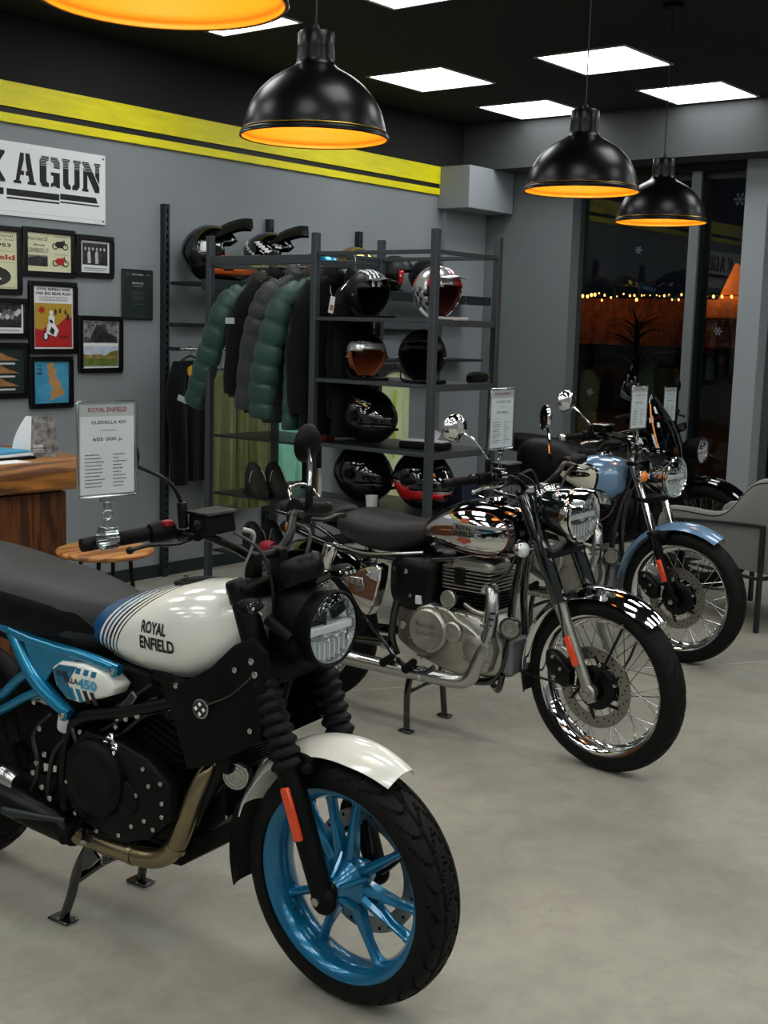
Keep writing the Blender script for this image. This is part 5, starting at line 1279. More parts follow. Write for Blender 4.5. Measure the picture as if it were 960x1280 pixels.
    # ---- tank
    tk = MB().body([(-.245, .90, .085, .045, .05), (-.27, .895, .105, .062, .075), (-.33, .875, .132, .098, .11), (-.42, .850, .152, .122, .125), (-.52, .835, .155, .118, .118), (-.62, .825, .145, .100, .103), (-.71, .815, .122, .078, .08), (-.78, .81, .10, .05, .06)], 44, 6, 2.35)
    tank = tk.build('fuel_tank', 'tank_stripe', root, label='white tank with blue rear and fine stripes')
    bvh = surf_bvh(tk)
    decal_text(bvh, 'ROYAL', -.540, .846, .082, .030, 'ink', tank, bold=.035)
    decal_text(bvh, 'ENFIELD', -.545, .806, .112, .032, 'ink', tank, bold=.035)
    B(MB().lathe([(0, .0), (.055, .0), (.057, .004), (.054, .010), (.045, .0105), (0, .010)], (-.50, 0, .950), (-.12, 0, 1), 36, caps=False), 'filler_ring', 'black_satin', tank)
    B(MB().lathe([(0, .010), (.038, .010), (.037, .013), (0, .0135)], (-.50, 0, .950), (-.12, 0, 1), 36, caps=False), 'filler_cap', 'black_matte', tank)
    B(MB().box((-.523, -.012, .966), (.022, .014, .003)), 'cap_lock', 'black_gloss', tank, .002)
    # lower tank seam
    sm = [project(bvh, s, h, .001) for s, h in ((-.27, .845), (-.33, .785), (-.42, .742), (-.52, .735), (-.62, .74), (-.70, .752))]
    B(MB().tube([tuple(p) for p in sm if p is not None], .0022, 6, 4), 'tank_seam', 'ink_grey', tank)
    # ---- seat
    st = MB().body([(-.70, .815, .085, .07, .07), (-.76, .815, .11, .075, .085), (-.85, .825, .142, .078, .098), (-.98, .84, .162, .082, .105), (-1.10, .845, .172, .085, .095), (-1.22, .85, .168, .098, .085), (-1.36, .86, .14, .10, .08), (-1.48, .865, .09, .08, .06)], 36, 6, 2.5)
    seat = st.build('seat', 'vinyl', root)
    sb = surf_bvh(st)
    sd = [(-.74, .80), (-.80, .845), (-.90, .862), (-1.02, .875), (-1.14, .885), (-1.26, .895), (-1.26, .78), (-1.14, .762), (-1.0, .745), (-.88, .737), (-.78, .755)]
    decal(sb, sd, 'vinyl_dark', seat, 'seat_side_panel', nr=8, off=.002)
    B(MB().body([(-.72, .765, .08, .035, .04), (-.8, .76, .12, .03, .03), (-.95, .755, .14, .03, .03), (-1.15, .765, .14, .03, .03), (-1.4, .80, .12, .03, .03)], 24, 4, 4), 'seat_base', 'black_matte', seat)
    # ---- teal subframe tubes
    for s_ in (1, -1):
        w_ = .135*s_
        fr = B(MB().tube([q(-.635, .728, w_), q(-.75, .742, w_), q(-.88, .748, w_), q(-1.05, .768, w_), q(-1.45, .84, w_*.8)], .015, 12, 5), 'subframe_rail', 'teal')
        B(MB().tube([q(-.808, .580, w_*1.05), q(-.875, .612, w_*1.06), q(-.955, .665, w_*1.04), q(-1.05, .775, w_*.97)], [.017, .021, .022, .018], 14, 5), 'frame_brace', 'teal', fr)
        B(MB().tube([q(-.95, .685, w_), q(-1.02, .632, w_), q(-1.12, .565, w_), q(-1.35, .55, w_*.9)], .014, 12, 5), 'passenger_bracket', 'teal', fr)
        B(MB().tube([q(-.90, .630, w_), q(-1.0, .585, w_), q(-1.10, .530, w_), q(-1.3, .47, w_*.9)], .013, 12, 5), 'lower_bracket', 'teal', fr)
        B(MB().prism([(-.76, .738), (-.99, .752), (-.955, .69), (-.905, .645), (-.865, .70)], -w_*1.02-.006, -w_*1.02+.006), 'frame_gusset', 'teal', fr, .004)
        if s_ > 0:
            for p in ((-.637, .728, .152), (-.812, .581, .160)):
                bolt(fr, q(*p), .015, None, 'teal', .004, 'boss'); bolt(fr, q(p[0], p[1], p[2]+.003), .009, None, 'chrome_dim', .006)
    # side panel
    sp = MB().prism([(-.625, .690), (-.66, .715), (-.74, .728), (-.83, .722), (-.865, .700), (-.85, .655), (-.81, .625), (-.76, .622), (-.69, .645), (-.64, .665)], -.157, -.10, .12, .012)
    side = sp.build('side_panel', 'white_paint', root, .006, label='side panel lettered 450 in blue')
    P = lambda pts, mt, nm='stripe': MB().prism(pts, -.1585, -.156).build(nm, mt, side)
    P([(-.765, .718), (-.83, .714), (-.853, .697), (-.838, .655), (-.805, .632), (-.775, .628), (-.80, .67)], 'blue_wheel', 'blue_field')
    for k in range(4):
        x = -.785+.026*k; P([(x-.012, .66), (x+.002, .66), (x+.018, .630), (x+.004, .628)], 'teal' if k < 2 else 'ink')
    for k in range(3): x = -.765+.028*k; P([(x, .716), (x+.016, .716), (x-.002+.012, .700), (x-.006, .700)], 'teal')
    fnp = lambda u, v: (u, -.1592, v)
    m = MB(); text_on(m, 'GUER', -.842, .683, .046, .016, fnp, .03); m.build('lettering', 'ink', side)
    m = MB(); text_on(m, 'RILLA', -.812, .671, .052, .016, fnp, .03); m.build('lettering', 'ink', side)
    m = MB(); text_on(m, '450', -.762, .664, .070, .027, fnp, .045); m.build('lettering', 'map_sea', side)
    # ---- frame / shrouds (black)
    B(MB().tube([(-.21, 0, .93), (-.235, 0, .80), (-.245, 0, .76)], .033, 20, 4), 'steering_head', 'black_satin')
    for s_ in (1, -1):
        y = -.12*s_
        B(MB().prism([(-.165, .85), (-.20, .885), (-.26, .855), (-.33, .79), (-.42, .735), (-.50, .722), (-.46, .66), (-.405, .515), (-.34, .54), (-.175, .635), (-.165, .72)], y-.018 if s_ > 0 else y-.004, y+.004 if s_ > 0 else y+.018, .06, .008 if s_ > 0 else .0), 'radiator_shroud', 'black_matte', None, .006)
        B(MB().tube([q(-.24, .80, .05*s_), q(-.40, .70, .11*s_), q(-.62, .62, .125*s_), q(-.80, .56, .13*s_), q(-.86, .42, .12*s_), q(-.86, .30, .11*s_)], .018, 12, 5), 'main_frame_tube', 'black_satin')
        B(MB().tube([q(-.22, .76, .03*s_), q(-.30, .60, .07*s_), q(-.38, .45, .08*s_), q(-.43, .36, .08*s_)], .016, 12, 5), 'down_tube', 'black_satin')
    B(MB().bb(-.335, -.295, -.11, .11, .52, .74), 'radiator', 'engine_black', None, .004)
    m = MB()
    for k in range(26): m.bb(-.294, -.290, -.105, .105, .53+k*.008, .533+k*.008)
    B(m, 'radiator_fins', 'black_satin')['kind'] = 'stuff'
    B(MB().tube([q(-.33, .70, .142), q(-.26, .735, .142), q(-.20, .79, .138)], .004, 6, 3), 'shroud_edge', 'black_gloss')
    em = B(MB().cyl(q(-.351, .685, .136), q(-.351, .685, .149), .025, n=36, bev=.003), 'compass_badge', 'chrome_dim')
    B(MB().cyl(q(-.351, .685, .1492), q(-.351, .685, .1500), .021, n=32), 'badge_face', 'ink', em)
    m = MB(); y = -.1506
    for k in range(4):
        a = k*PI/2; c_, s2 = math.cos(a), math.sin(a); pts = [(.006, 0), (.012, .006), (.018, .0), (.012, -.006)]
        m.prism([(-.351+u*c_-v*s2, .685+u*s2+v*c_) for u, v in pts], y-.0004, y)
    B(m, 'badge_marks', 'white_gloss', em)['kind'] = 'stuff'
    for p in ((-.245, .80, .145), (-.43, .728, .145), (-.20, .66, .14)): bolt(root, q(*p), .0075)
    B(MB().body([(-.46, .68, .08, .06, .06), (-.60, .67, .10, .07, .09), (-.80, .66, .10, .08, .10), (-.92, .62, .09, .10, .14)], 20, 4, 4), 'air_box', 'black_matte')
    B(MB().body([(-.84, .50, .085, .10, .10), (-.95, .50, .09, .13, .12), (-1.06, .52, .085, .14, .12), (-1.12, .54, .06, .10, .08)], 20, 4, 4), 'battery_box', 'black_matte')
    # ---- engine
    eng = B(MB().body([(-.44, .36, .07, .07, .07), (-.48, .38, .115, .10, .11), (-.56, .40, .13, .13, .13), (-.68, .42, .135, .14, .13), (-.80, .43, .125, .13, .13), (-.89, .42, .09, .10, .10)], 28, 5, 4.2), 'engine', 'engine_black')
    B(MB().lathe([(.10, -.0), (.106, .02), (.100, .042), (.086, .052), (.060, .055), (.055, .052), (0, .052)], q(-.700, .435, .125), (0, -1, 0), 48), 'clutch_cover', 'engine_black', eng)
    B(MB().lathe([(.048, 0), (.046, .014), (.036, .020), (0, .021)], q(-.600, .405, .140), (0, -1, 0), 32), 'oil_filter_cover', 'engine_black', eng)
    B(MB().lathe([(.028, 0), (.026, .012), (.012, .015), (.0, .015)], q(-.50, .42, .120), (0, -1, 0), 24), 'pump_cover', 'engine_black', eng)
    B(MB().prism([(-.52, .31), (-.44, .38), (-.45, .47), (-.53, .52), (-.62, .545), (-.75, .55), (-.82, .48), (-.83, .36), (-.76, .30), (-.62, .275)], -.150, -.10, .05, .012), 'crankcase_cover', 'engine_black', eng, .004)
    rot = Matrix.Rotation(math.radians(18), 3, 'Y')
    cyl = B(MB().box((-.515, 0, .60), (.17, .18, .20), rot), 'cylinder', 'engine_black', eng, .02)
    B(MB().box((-.475, 0, .705), (.20, .20, .07), rot), 'cylinder_head', 'engine_black', eng, .02)
    fins(root, cyl, (-.515, 0, .60), .098, .102, -.08, .04, 7, 'engine_black', R=rot)
    B(MB().cyl(q(-.485, .655, .10), q(-.485, .655, .112), .034, n=28, bev=.004), 'cam_cover', 'engine_black', cyl)
    B(MB().cyl(q(-.485, .655, .112), q(-.485, .655, .116), .010, n=16, bev=.001), 'cover_bolt', 'chrome_dim', cyl)
    rnd = random.Random(4)
    for p in ((-.535, .495), (-.515, .455), (-.475, .47), (-.47, .42), (-.53, .36), (-.575, .335), (-.50, .345), (-.47, .385), (-.62, .30), (-.70, .292), (-.78, .32), (-.56, .42), (-.64, .54), (-.76, .545), (-.81, .40)):
        bolt(eng, q(p[0], p[1], .1505), .0068)
    for p in ((-.645, .60, .13), (-.60, .625, .13), (-.575, .622, .13), (-.615, .605, .13), (-.66, .57, .12)): bolt(root, q(*p), .011 if p[0] > -.6 else .009)
    # thermostat / starter gear in bare metal
    for p, r in (((-.655, .555, .135), .014), ((-.635, .535, .14), .012), ((-.645, .515, .14), .012), ((-.675, .54, .13), .012)):
        B(MB().cyl(q(*p), q(p[0]+.004, p[1]-.012, p[2]+.018), r, n=16, bev=.003), 'union_nut', 'chrome', eng)
    # badge plate under tank
    B(MB().box(q(-.61, .645, .13), (.022, .006, .075), Matrix.Rotation(math.radians(40), 3, 'Y')), 'frame_plate', 'ink_grey', None, .002)
    B(MB().box(q(-.61, .645, .1335), (.016, .003, .066), Matrix.Rotation(math.radians(40), 3, 'Y')), 'plate_face', 'ink', None)
    B(MB().box(q(-.425, .60, .122), (.016, .004, .026), Matrix.Rotation(math.radians(20), 3, 'Y')), 'engine_label', 'card_grey')
    for k in range(3): B(MB().tube([q(-.55+.02*k, .70-.03*k, .105), q(-.60+.02*k, .66-.02*k, .125), q(-.70+.02*k, .60-.03*k, .12), q(-.80, .55-.05*k, .115)], .006, 8, 5), 'wiring_hose', 'hose')
    # hoses around the swingarm pivot
    for k, pts in enumerate((((-.82, .52, .13), (-.86, .47, .15), (-.88, .40, .15), (-.90, .33, .14)), ((-.90, .56, .12), (-.94, .50, .15), (-.91, .42, .16), (-.95, .34, .15)), ((-.84, .60, .12), (-.80, .54, .14), (-.78, .50, .14)))):
        B(MB().tube([q(*p) for p in pts], .007, 8, 5), 'hose', 'hose')
    B(MB().cyl(q(-.87, .555, .10), q(-.82, .545, .15), .020, n=20, bev=.004), 'brake_fluid_bottle', 'card_grey')
    B(MB().cyl(q(-.90, .585, .11), q(-.96, .60, .13), .014, n=16, bev=.003), 'shock_adjuster', 'chrome_dim')
    for p in ((-.94, .59, .145), (-.92, .52, .145), (-.885, .46, .16), (-.915, .43, .16), (-.89, .37, .165), (-.86, .345, .165), (-.93, .40, .16)): bolt(root, q(*p), .009)
    # ---- exhaust
    ex = B(MB().tube([q(-.37, .53, .05), q(-.385, .50, .085), q(-.405, .44, .105), q(-.430, .36, .115), (-.455, -.120, .30), q(-.50, .262, .125), q(-.56, .250, .13), q(-.64, .246, .13), q(-.74, .243, .125), q(-.82, .240, .12)], [.020, .022, .024, .025, .025, .026, .026, .024, .023, .022], 24, 6), 'exhaust_pipe', 'brass', label='heat-tinted golden exhaust pipe')
    for c0, c1 in (((-.583, .249, .13), (-.596, .2485, .13)), ((-.452, .305, .119), (-.457, .292, .120))):
        B(MB().cyl(q(*c0), q(*c1), .0285, n=24), 'weld_collar', 'brass', ex)
    B(MB().cyl(q(-.372, .545, .04), q(-.378, .515, .07), .026, n=24, bev=.003), 'manifold_nut', 'chrome_dim', ex)
    B(MB().body([(-.82, .235, .05, .03, .03, -.10), (-.90, .26, .055, .05, .045, -.11), (-1.0, .30, .055, .05, .045, -.15), (-1.25, .38, .05, .05, .05, -.20), (-1.45, .44, .05, .05, .05, -.21)], 20, 4), 'silencer', 'black_satin', ex)
    B(MB().prism([(-.56, .222), (-.47, .232), (-.428, .262), (-.425, .318), (-.50, .300), (-.56, .285)], -.085, .085, .06, .008), 'bash_plate', 'black_matte', None, .008)
    B(MB().prism([(-.405, .50), (-.355, .47), (-.352, .38), (-.40, .33), (-.45, .34), (-.45, .48)], -.055, .055), 'oil_cooler', 'black_matte', None, .01)
    B(MB().body([(-.55, .22, .07, .03, .02), (-.62, .22, .08, .03, .02), (-.75, .22, .08, .03, .02), (-.86, .23, .06, .03, .02)], 20, 3, 4), 'sump_guard', 'engine_black')
    # ---- horn
    hn = B(MB().lathe([(.020, -.03), (.034, -.02), (.037, -.004), (.037, .003), (.034, .005)], q(-.292, .512, .08), Vector((.35, -.93, 0)), 32), 'horn', 'black_satin')
    for k, r in enumerate((.031, .022, .012)): B(MB().torus(Vector(q(-.292, .512, .08))+Vector((.35, -.93, 0)).normalized()*.006, r, .0028, Vector((.35, -.93, 0)), 32, 6), 'horn_ring', 'chrome_dim', hn)
    B(MB().cyl(Vector(q(-.292, .512, .08)), Vector(q(-.292, .512, .08))+Vector((.35, -.93, 0)).normalized()*.007, .029, n=28), 'horn_face', 'alu', hn)
    B(MB().tube([q(-.38, .44, .06), q(-.34, .48, .06), q(-.31, .50, .06)], .012, 8, 3), 'horn_bracket', 'black_satin', hn)
    # ---- rear end: foot controls, swingarm, wheel, stand
    pd = B(MB().tube([q(-.80, .30, .17), q(-.86, .30, .19), q(-.95, .292, .20), q(-1.0, .290, .205)], [.007, .009, .012, .012], 10, 4), 'brake_pedal', 'mullion_dark')
    B(MB().cyl(q(-.79, .29, .13), q(-.735, .285, .235), .013, .015, 16, bev=.003), 'foot_peg', 'black_matte')
    B(MB().cyl(q(-.77, .265, .13), q(-.745, .25, .16), .008, n=10), 'peg_hanger', 'chrome_dim')
    B(MB().body([(-1.00, .335, .03, .04, .05, -.15), (-1.04, .345, .035, .05, .05, -.155), (-1.09, .34, .03, .045, .05, -.155)], 16, 3, 3), 'heel_plate', 'chrome_dim')
    for s_ in (1, -1): B(MB().body([(-.84, .36, .02, .04, .04, .11*s_), (-1.0, .34, .02, .035, .035, .11*s_), (-1.25, .32, .018, .03, .03, .11*s_), (-1.42, .31, .018, .03, .03, .11*s_)], 14, 3, 4), 'swingarm', 'black_satin')
    rc = (-1.44, .30)
    rr = MB().lathe(prof, (rc[0], 0, rc[1]), (0, 1, 0), 72, caps=False).build('rear_wheel', 'blue_wheel', root)
    tyre_mb(rc, .315, .078, Rr+.006, None, 'block', 160, 26).build('tyre', 'rubber', rr)
    MB().lathe([(0, -.08), (.03, -.08), (.06, -.04), (.06, .04), (.03, .08), (0, .08)], (rc[0], 0, rc[1]), (0, 1, 0), 32).build('hub', 'blue_wheel', rr)
    for k in range(10):
        a = 2*PI*k/10; d = Vector((math.cos(a), 0, math.sin(a))); c0 = Vector((rc[0], 0, rc[1]))
        MB().tube([c0+d*.05, c0+d*.21], .011, 8, 1).build('spoke', 'blue_wheel', rr)
    fender(root, rc, 20, 140, .37, .075, 'black_matte', None, 'rear_hugger')
    B(MB().tube([q(-.99, .70, 0), q(-.93, .50, 0), q(-.90, .38, 0)], .032, 16, 3), 'rear_shock', 'black_satin')
    B(MB().body([(-1.40, .84, .06, .03, .03), (-1.55, .80, .05, .04, .04), (-1.62, .72, .04, .05, .05)], 16, 3), 'tail_fender', 'black_matte')
    # centre stand
    for s_ in (1, -1):
        cs = B(MB().tube([q(-.765, .235, .105*s_), q(-.80, .155, .125*s_), q(-.815, .08, .135*s_), q(-.835, .012, .145*s_)], .0135, 12, 4), 'stand_leg', 'black_gloss')
        B(MB().box(q(-.838, .006, .146*s_), (.075, .045, .008)), 'stand_foot', 'black_gloss', cs, .003)
    B(MB().tube([q(-.808, .115, .130), q(-.808, .135, 0), q(-.808, .115, -.130)], .012, 12, 3), 'stand_crossbar', 'black_gloss')
    B(MB().prism([(-.80, .15), (-.765, .235), (-.72, .20), (-.76, .16)], -.128, -.120), 'stand_gusset', 'black_gloss')
    B(MB().tube([q(-.80, .15, -.135), q(-.76, .13, -.16), q(-.76, .10, -.18)], .009, 8, 3), 'stand_tang', 'black_gloss')
    m = MB()
    for k in range(9): m.torus(q(-.765-.002*k, .21-.008*k, .05), .009, .002, (0, 0, 1), 14, 6)
    B(m, 'stand_spring', 'chrome_dim')['kind'] = 'stuff'
    return root
bike_roadster()

def shield_badge(bvh, parent, s, h, wd, ht):
    """winged shield with the two-line name and a copper crown and foot"""
    sh = [(s-wd*.5, h+ht*.30), (s-wd*.2, h+ht*.36), (s, h+ht*.30), (s+wd*.2, h+ht*.36), (s+wd*.5, h+ht*.30), (s+wd*.40, h-ht*.05), (s+wd*.30, h-ht*.30), (s, h-ht*.36), (s-wd*.30, h-ht*.30), (s-wd*.40, h-ht*.05)]
    decal(bvh, sh, 'alu', parent, 'shield_badge', off=.0030)
    decal(bvh, [(s-wd*.22, h-ht*.34), (s+wd*.22, h-ht*.34), (s+wd*.30, h-ht*.48), (s, h-ht*.60), (s-wd*.30, h-ht*.48)], 'tank_badge_red', parent, 'badge_foot', off=.0034)
    decal(bvh, [(s-wd*.15, h+ht*.36), (s+wd*.15, h+ht*.36), (s+wd*.18, h+ht*.5), (s, h+ht*.58), (s-wd*.18, h+ht*.5)], 'tank_badge_red', parent, 'badge_crown', off=.0034)
    decal_text(bvh, 'ROYAL', s-wd*.32, h+ht*.04, wd*.64, ht*.22, 'badge_ink', parent, bold=.04, off=.0040)
    decal_text(bvh, 'ENFIELD', s-wd*.36, h-ht*.24, wd*.72, ht*.22, 'badge_ink', parent, bold=.04, off=.0040)
def spoke_fork(root, T, slope, R, cover, slider_mt, tube_mt, w=.10, h_low=.30, h_split=.63, h_top=1.0, refl='red_ref', r_cov=.029):
    fx = lambda h: -slope*(h-h_low)
    legs = []
    for sgn in (1, -1):
        F = lambda h, dw=0, ds=0: q(fx(h)+ds, h, sgn*w+dw*sgn)
        leg = MB(T).tube([F(h_low-.035), F(h_low+.03), F(h_low+.10), F(h_split-.04), F(h_split)], [.019, .022, .021, .024, .028], 18, 5).build('fork_slider', slider_mt, root)
        MB(T).lathe([(0, -.016), (.030, -.016), (.033, -.010), (.033, .012), (.028, .018), (0, .018)], F(h_low), (0, -sgn, 0), 28).build('axle_clamp', slider_mt, leg)
        MB(T).cyl(F(h_low, .018), F(h_low, .030), .013, n=20, bev=.003).build('axle_nut', 'chrome_dim', leg)
        if cover: MB(T).cyl(F(h_split-.005), F(h_top), r_cov, r_cov+.003, 28, bev=.003).build('fork_cover', cover, leg)
        else:
            MB(T).cyl(F(h_split-.005), F(h_split+.018), .031, n=24, bev=.003).build('dust_seal', 'black_satin', leg)
            MB(T).cyl(F(h_split), F(h_top), .0195, n=24).build('fork_tube', tube_mt, leg)
        if sgn > 0:
            a0, a1 = Vector(F(.52, .027, .002)), Vector(F(.415, .026, .002)); dd = a1-a0
            MB(T).box((a0+a1)/2, (.028, .014, dd.length), Matrix.Rotation(-math.atan(slope), 3, 'Y')).build('side_reflector', refl, leg, .006, label='orange red reflector')
            MB(T).body([(-.20, R+.075, .02, .035, .035, -.075), (-.16, R+.06, .026, .05, .06, -.08), (-.12, R+.04, .024, .045, .06, -.08), (-.09, R+.02, .018, .03, .03, -.078)], 16, 4, 3.4).build('brake_caliper', 'black_satin', leg)
            for p in ((-.16, R+.095), (-.15, R+.02), (-.125, R+.055)): bolt(leg, q(p[0], p[1], .106), .008, T)
        legs.append(leg)
    return legs
def classic_engine(root, col, head_mt, barrel_mt):
    """upright single seen from the right: crankcase, round covers, finned head; col = cover material"""
    eng = MB().body([(-.40, .37, .08, .07, .07), (-.43, .38, .10, .12, .105), (-.50, .40, .115, .135, .13), (-.60, .40, .12, .13, .13), (-.70, .41, .12, .11, .13), (-.82, .42, .10, .10, .11), (-.90, .42, .07, .08, .08)], 28, 5, 4.0).build('engine', col, root)
    MB().prism([(-.42, .32), (-.395, .40), (-.42, .48), (-.47, .525), (-.56, .535), (-.62, .52), (-.70, .545), (-.76, .52), (-.78, .44), (-.76, .36), (-.70, .315), (-.60, .29), (-.50, .28)], -.150, -.10, .07, .018).build('crankcase_cover', col, eng, .005)
    cc = MB().lathe([(.088, 0), (.090, .020), (.086, .030), (.078, .036), (.070, .034), (0, .037)], q(-.685, .445, .145), (0, -1, 0), 48).build('clutch_cover', col, eng)
    fn = lambda u, v: (u, -.1835, v)
    m = MB(); text_on(m, 'Royal', -.735, .452, .09, .024, fn, .0); text_on(m, 'Enfield', -.73, .425, .08, .018, fn, .0); m.build('cover_lettering', 'disc', cc)
    MB().lathe([(.040, 0), (.040, .030), (.034, .036), (0, .037)], q(-.575, .455, .135), (0, -1, 0), 32).build('filter_cover', col, eng)
    MB().lathe([(.062, 0), (.058, .016), (.046, .024), (0, .026)], q(-.475, .40, .135), (0, -1, 0), 36).build('timing_cover', col, eng)
    MB().lathe([(.034, 0), (.036, .018), (.032, .024), (0, .026)], q(-.625, .57, .11), (0, -1, 0), 28).build('starter_cover', col, eng)
    MB().tube([q(-.62, .56, .10), q(-.60, .58, .07), q(-.55, .585, .04)], .022, 14, 3).build('starter_motor', 'black_satin', eng)
    MB().tube([q(-.66, .53, .14), q(-.60, .525, .15), q(-.56, .50, .155), q(-.50, .47, .15), q(-.44, .42, .14)], .011, 10, 5).build('cover_rib', col, eng)
    MB().tube([q(-.56, .555, .10), q(-.50, .54, .12), q(-.42, .53, .11)], .010, 10, 4).build('case_rib', col, eng)
    for p in ((-.42, .36), (-.41, .44), (-.45, .50), (-.52, .53), (-.60, .535), (-.66, .535), (-.76, .50), (-.775, .40), (-.72, .33), (-.62, .295), (-.52, .285), (-.54, .42), (-.52, .36)):
        bolt(eng, q(p[0], p[1], .152), .007, None, 'chrome_dim')
    # barrel: black finned, head: polished fins
    bar = MB().bb(-.645, -.475, -.075, .075, .50, .60).build('cylinder_barrel', barrel_mt, eng, .01)
    fins(root, bar, (-.56, 0, 0), .098, .100, .535, .60, 6, barrel_mt, 'barrel_fin', thick=.004)
    MB().bb(-.665, -.455, -.085, .085, .520, .535).build('barrel_base', col, eng, .004)
    hd = MB().bb(-.645, -.475, -.075, .075, .60, .70).build('cylinder_head', 'black_satin', eng, .01)
    fins(root, hd, (-.565, 0, 0), .112, .108, .612, .695, 7, head_mt, 'head_fin', thick=.0045)
    MB().body([(-.66, .70, .06, .02, .02), (-.62, .705, .085, .025, .03), (-.50, .705, .085, .025, .03), (-.46, .70, .06, .02, .02)], 20, 3, 5).build('rocker_cover', head_mt, hd)
    MB().box((-.585, -.108, .665), (.045, .014, .07)).build('plug_recess', 'black_satin', hd, .004)
    MB().tube([q(-.475, .63, .08), q(-.455, .655, .09), q(-.40, .70, .06), q(-.38, .78, .03)], .006, 8, 4).build('plug_lead', 'hose', hd)
    return eng
def bike_classic(cfg):
    root = thing('motorcycle', cfg['label'], 'motorcycle', cfg['loc'], math.radians(cfg['rz']), 'parked motorcycles')
    sl, R = cfg['slope'], .33; T = steer_matrix(cfg['steer'], sl, R); A = cfg['kind'] == 'chrome'
    def B(mb, nm, mt, par=None, bev=0, label=None, ang=38): return mb.build(nm, mt, par or root, bev, label, ang)
    rim = spoked_wheel(root, (0, R), R, .052, .262, T, -1, .152, 'front_wheel', 40)
    spoke_fork(root, T, sl, R, cfg['cover'], cfg['slider'], 'chrome', .10, .33-.01, .635, cfg['fork_top'])
    # fender
    fd = fender(root, (0, R), cfg['f0'], cfg['f1'], cfg['fr'], .068, cfg['fender'], T, tip=.85, crown=.034)
    if A:
        MB(T).tube([q(.115, .575, .070), q(.05, .42, .088), q(.0, .34, .085)], .009, 8, 3, flat=.5).build('fender_strut', 'black_satin', fd); MB(T).tube([q(.115, .575, -.070), q(.05, .42, -.088), q(.0, .34, -.085)], .009, 8, 3, flat=.5).build('fender_strut', 'black_satin', fd)
        for w_ in (.072, -.072): MB(T).tube([q(-.33, .32, w_), q(-.15, .322, w_*1.25), q(-.02, .33, w_*1.25)], .007, 8, 3, flat=.6).build('rear_strut', 'black_satin', fd)
        bolt(fd, q(.115, .585, .072), .008, T)
        fender(root, (0, R), 178, 196, cfg['fr']+.003, .066, 'black_satin', T, 'fender_flap', crown=.034, parent=fd)
    else:
        MB(T).body([(-.13, .64, .102, .012, .03), (-.10, .64, .11, .016, .035), (-.06, .64, .10, .012, .03)], 20, 3, 4).build('fender_bridge', 'black_matte', fd)
    # headlight
    if A:
        hl = headlight(root, (-.110, 0, .945), .092, T, .10, 'chrome', style=1)
        MB(T).body([(-.33, .958, .06, .05, .05), (-.28, .955, .088, .072, .08), (-.20, .950, .097, .088, .09), (-.135, .947, .098, .094, .094)], 32, 5, 2.2).build('nacelle', 'green_black', root)
        MB(T).lathe([(.097, -.045), (.101, -.03), (.102, -.012), (.0985, -.004)], (-.110, 0, .945), (1, 0, 0), 48, caps=False).build('headlight_rim', 'chrome', hl)
        m = MB(T); rings = []
        for x, r_ in ((-.13, .1005), (-.09, .104), (-.055, .102)):
            rings.append([(x, r_*math.cos(a), .945+r_*math.sin(a)) for a in [math.radians(20+140*k/16) for k in range(17)]]+[(x, (r_-.003)*math.cos(a), .945+(r_-.003)*math.sin(a)) for a in [math.radians(20+140*k/16) for k in range(16, -1, -1)]])
        m.loft(rings).build('headlight_peak', 'chrome', hl)
        for s_ in (-1, 1):
            p = MB(T).lathe([(0, -.03), (.012, -.024), (.018, -.008), (.018, .0), (.014, .006), (0, .008)], (-.17, s_*.07, 1.018), (1, 0, .15), 20, caps=False).build('pilot_lamp', 'chrome', root)
        for k, (y, r_) in enumerate(((0, .036), (.055, .02), (-.055, .018))):
            c = (-.28, y, 1.028+(0 if k == 0 else -.006)); g = MB(T).lathe([(r_*1.05, -.02), (r_*1.1, 0), (r_*1.05, .006), (r_, .006)], c, (-.35, 0, 1), 24).build('gauge', 'chrome', root)
        indicator(root, q(-.262, .822, .165), T, 'round', -1, 'lamp_white', q(-.24, .83, .115)); indicator(root, q(-.262, .822, -.165), T, 'round', 1, 'lamp_white', q(-.24, .83, -.115))
    else:
        hl = headlight(root, (-.075, 0, .918), .098, T, .09, 'chrome', style=1)
        MB(T).lathe([(.03, -.16), (.065, -.145), (.088, -.10), (.097, -.05), (.100, -.01)], (-.075, 0, .918), (1, 0, 0), 48, caps=False).build('headlight_bowl', 'chrome', hl)
        MB(T).torus((-.095, 0, .918), .1, .004, (1, 0, 0), 48, 8).build('rim_gap', 'black_gloss', hl)
        for s_ in (1, -1):
            MB(T).tube([q(-.18, .90, .10*s_), q(-.13, .90, .11*s_), q(-.11, .905, .10*s_)], .010, 8, 3).build('headlight_bracket', 'black_satin', hl)
            indicator(root, q(-.165, .925, .165*s_), T, 'round', -s_, 'amber', q(-.20, .93, .115*s_))
        for y in (.05, -.05): 
            g = MB(T).lathe([(.03, -.045), (.046, -.035), (.05, 0), (.048, .008), (.044, .008)], (-.20, y, 1.06), (-.4, 0, 1), 28).build('gauge', 'chrome', root)
            MB(T).lathe([(0, .006), (.043, .006)], (-.20, y, 1.06), (-.4, 0, 1), 28, caps=False).build('gauge_face', 'visor', g)
        # windscreen
        m = MB(T); rings = []
        for v, (s0, h, hw) in enumerate(cr([(-.075, .965, .07), (-.085, 1.03, .17), (-.115, 1.10, .205), (-.155, 1.19, .19), (-.205, 1.27, .12), (-.225, 1.315, .04)], 5)):
            n = 20; r1 = []; r2 = []
            for k in range(n+1):
                f = -1+2*k/n; x = s0-.07*f*f*hw/.2; r1.append((x, f*hw, h-.012*f*f)); r2.append((x-.003, f*hw, h-.012*f*f))
            rings.append(r1+r2[::-1])
        ws = m.loft(rings).build('windscreen', 'smoke', root, label='smoked windscreen')
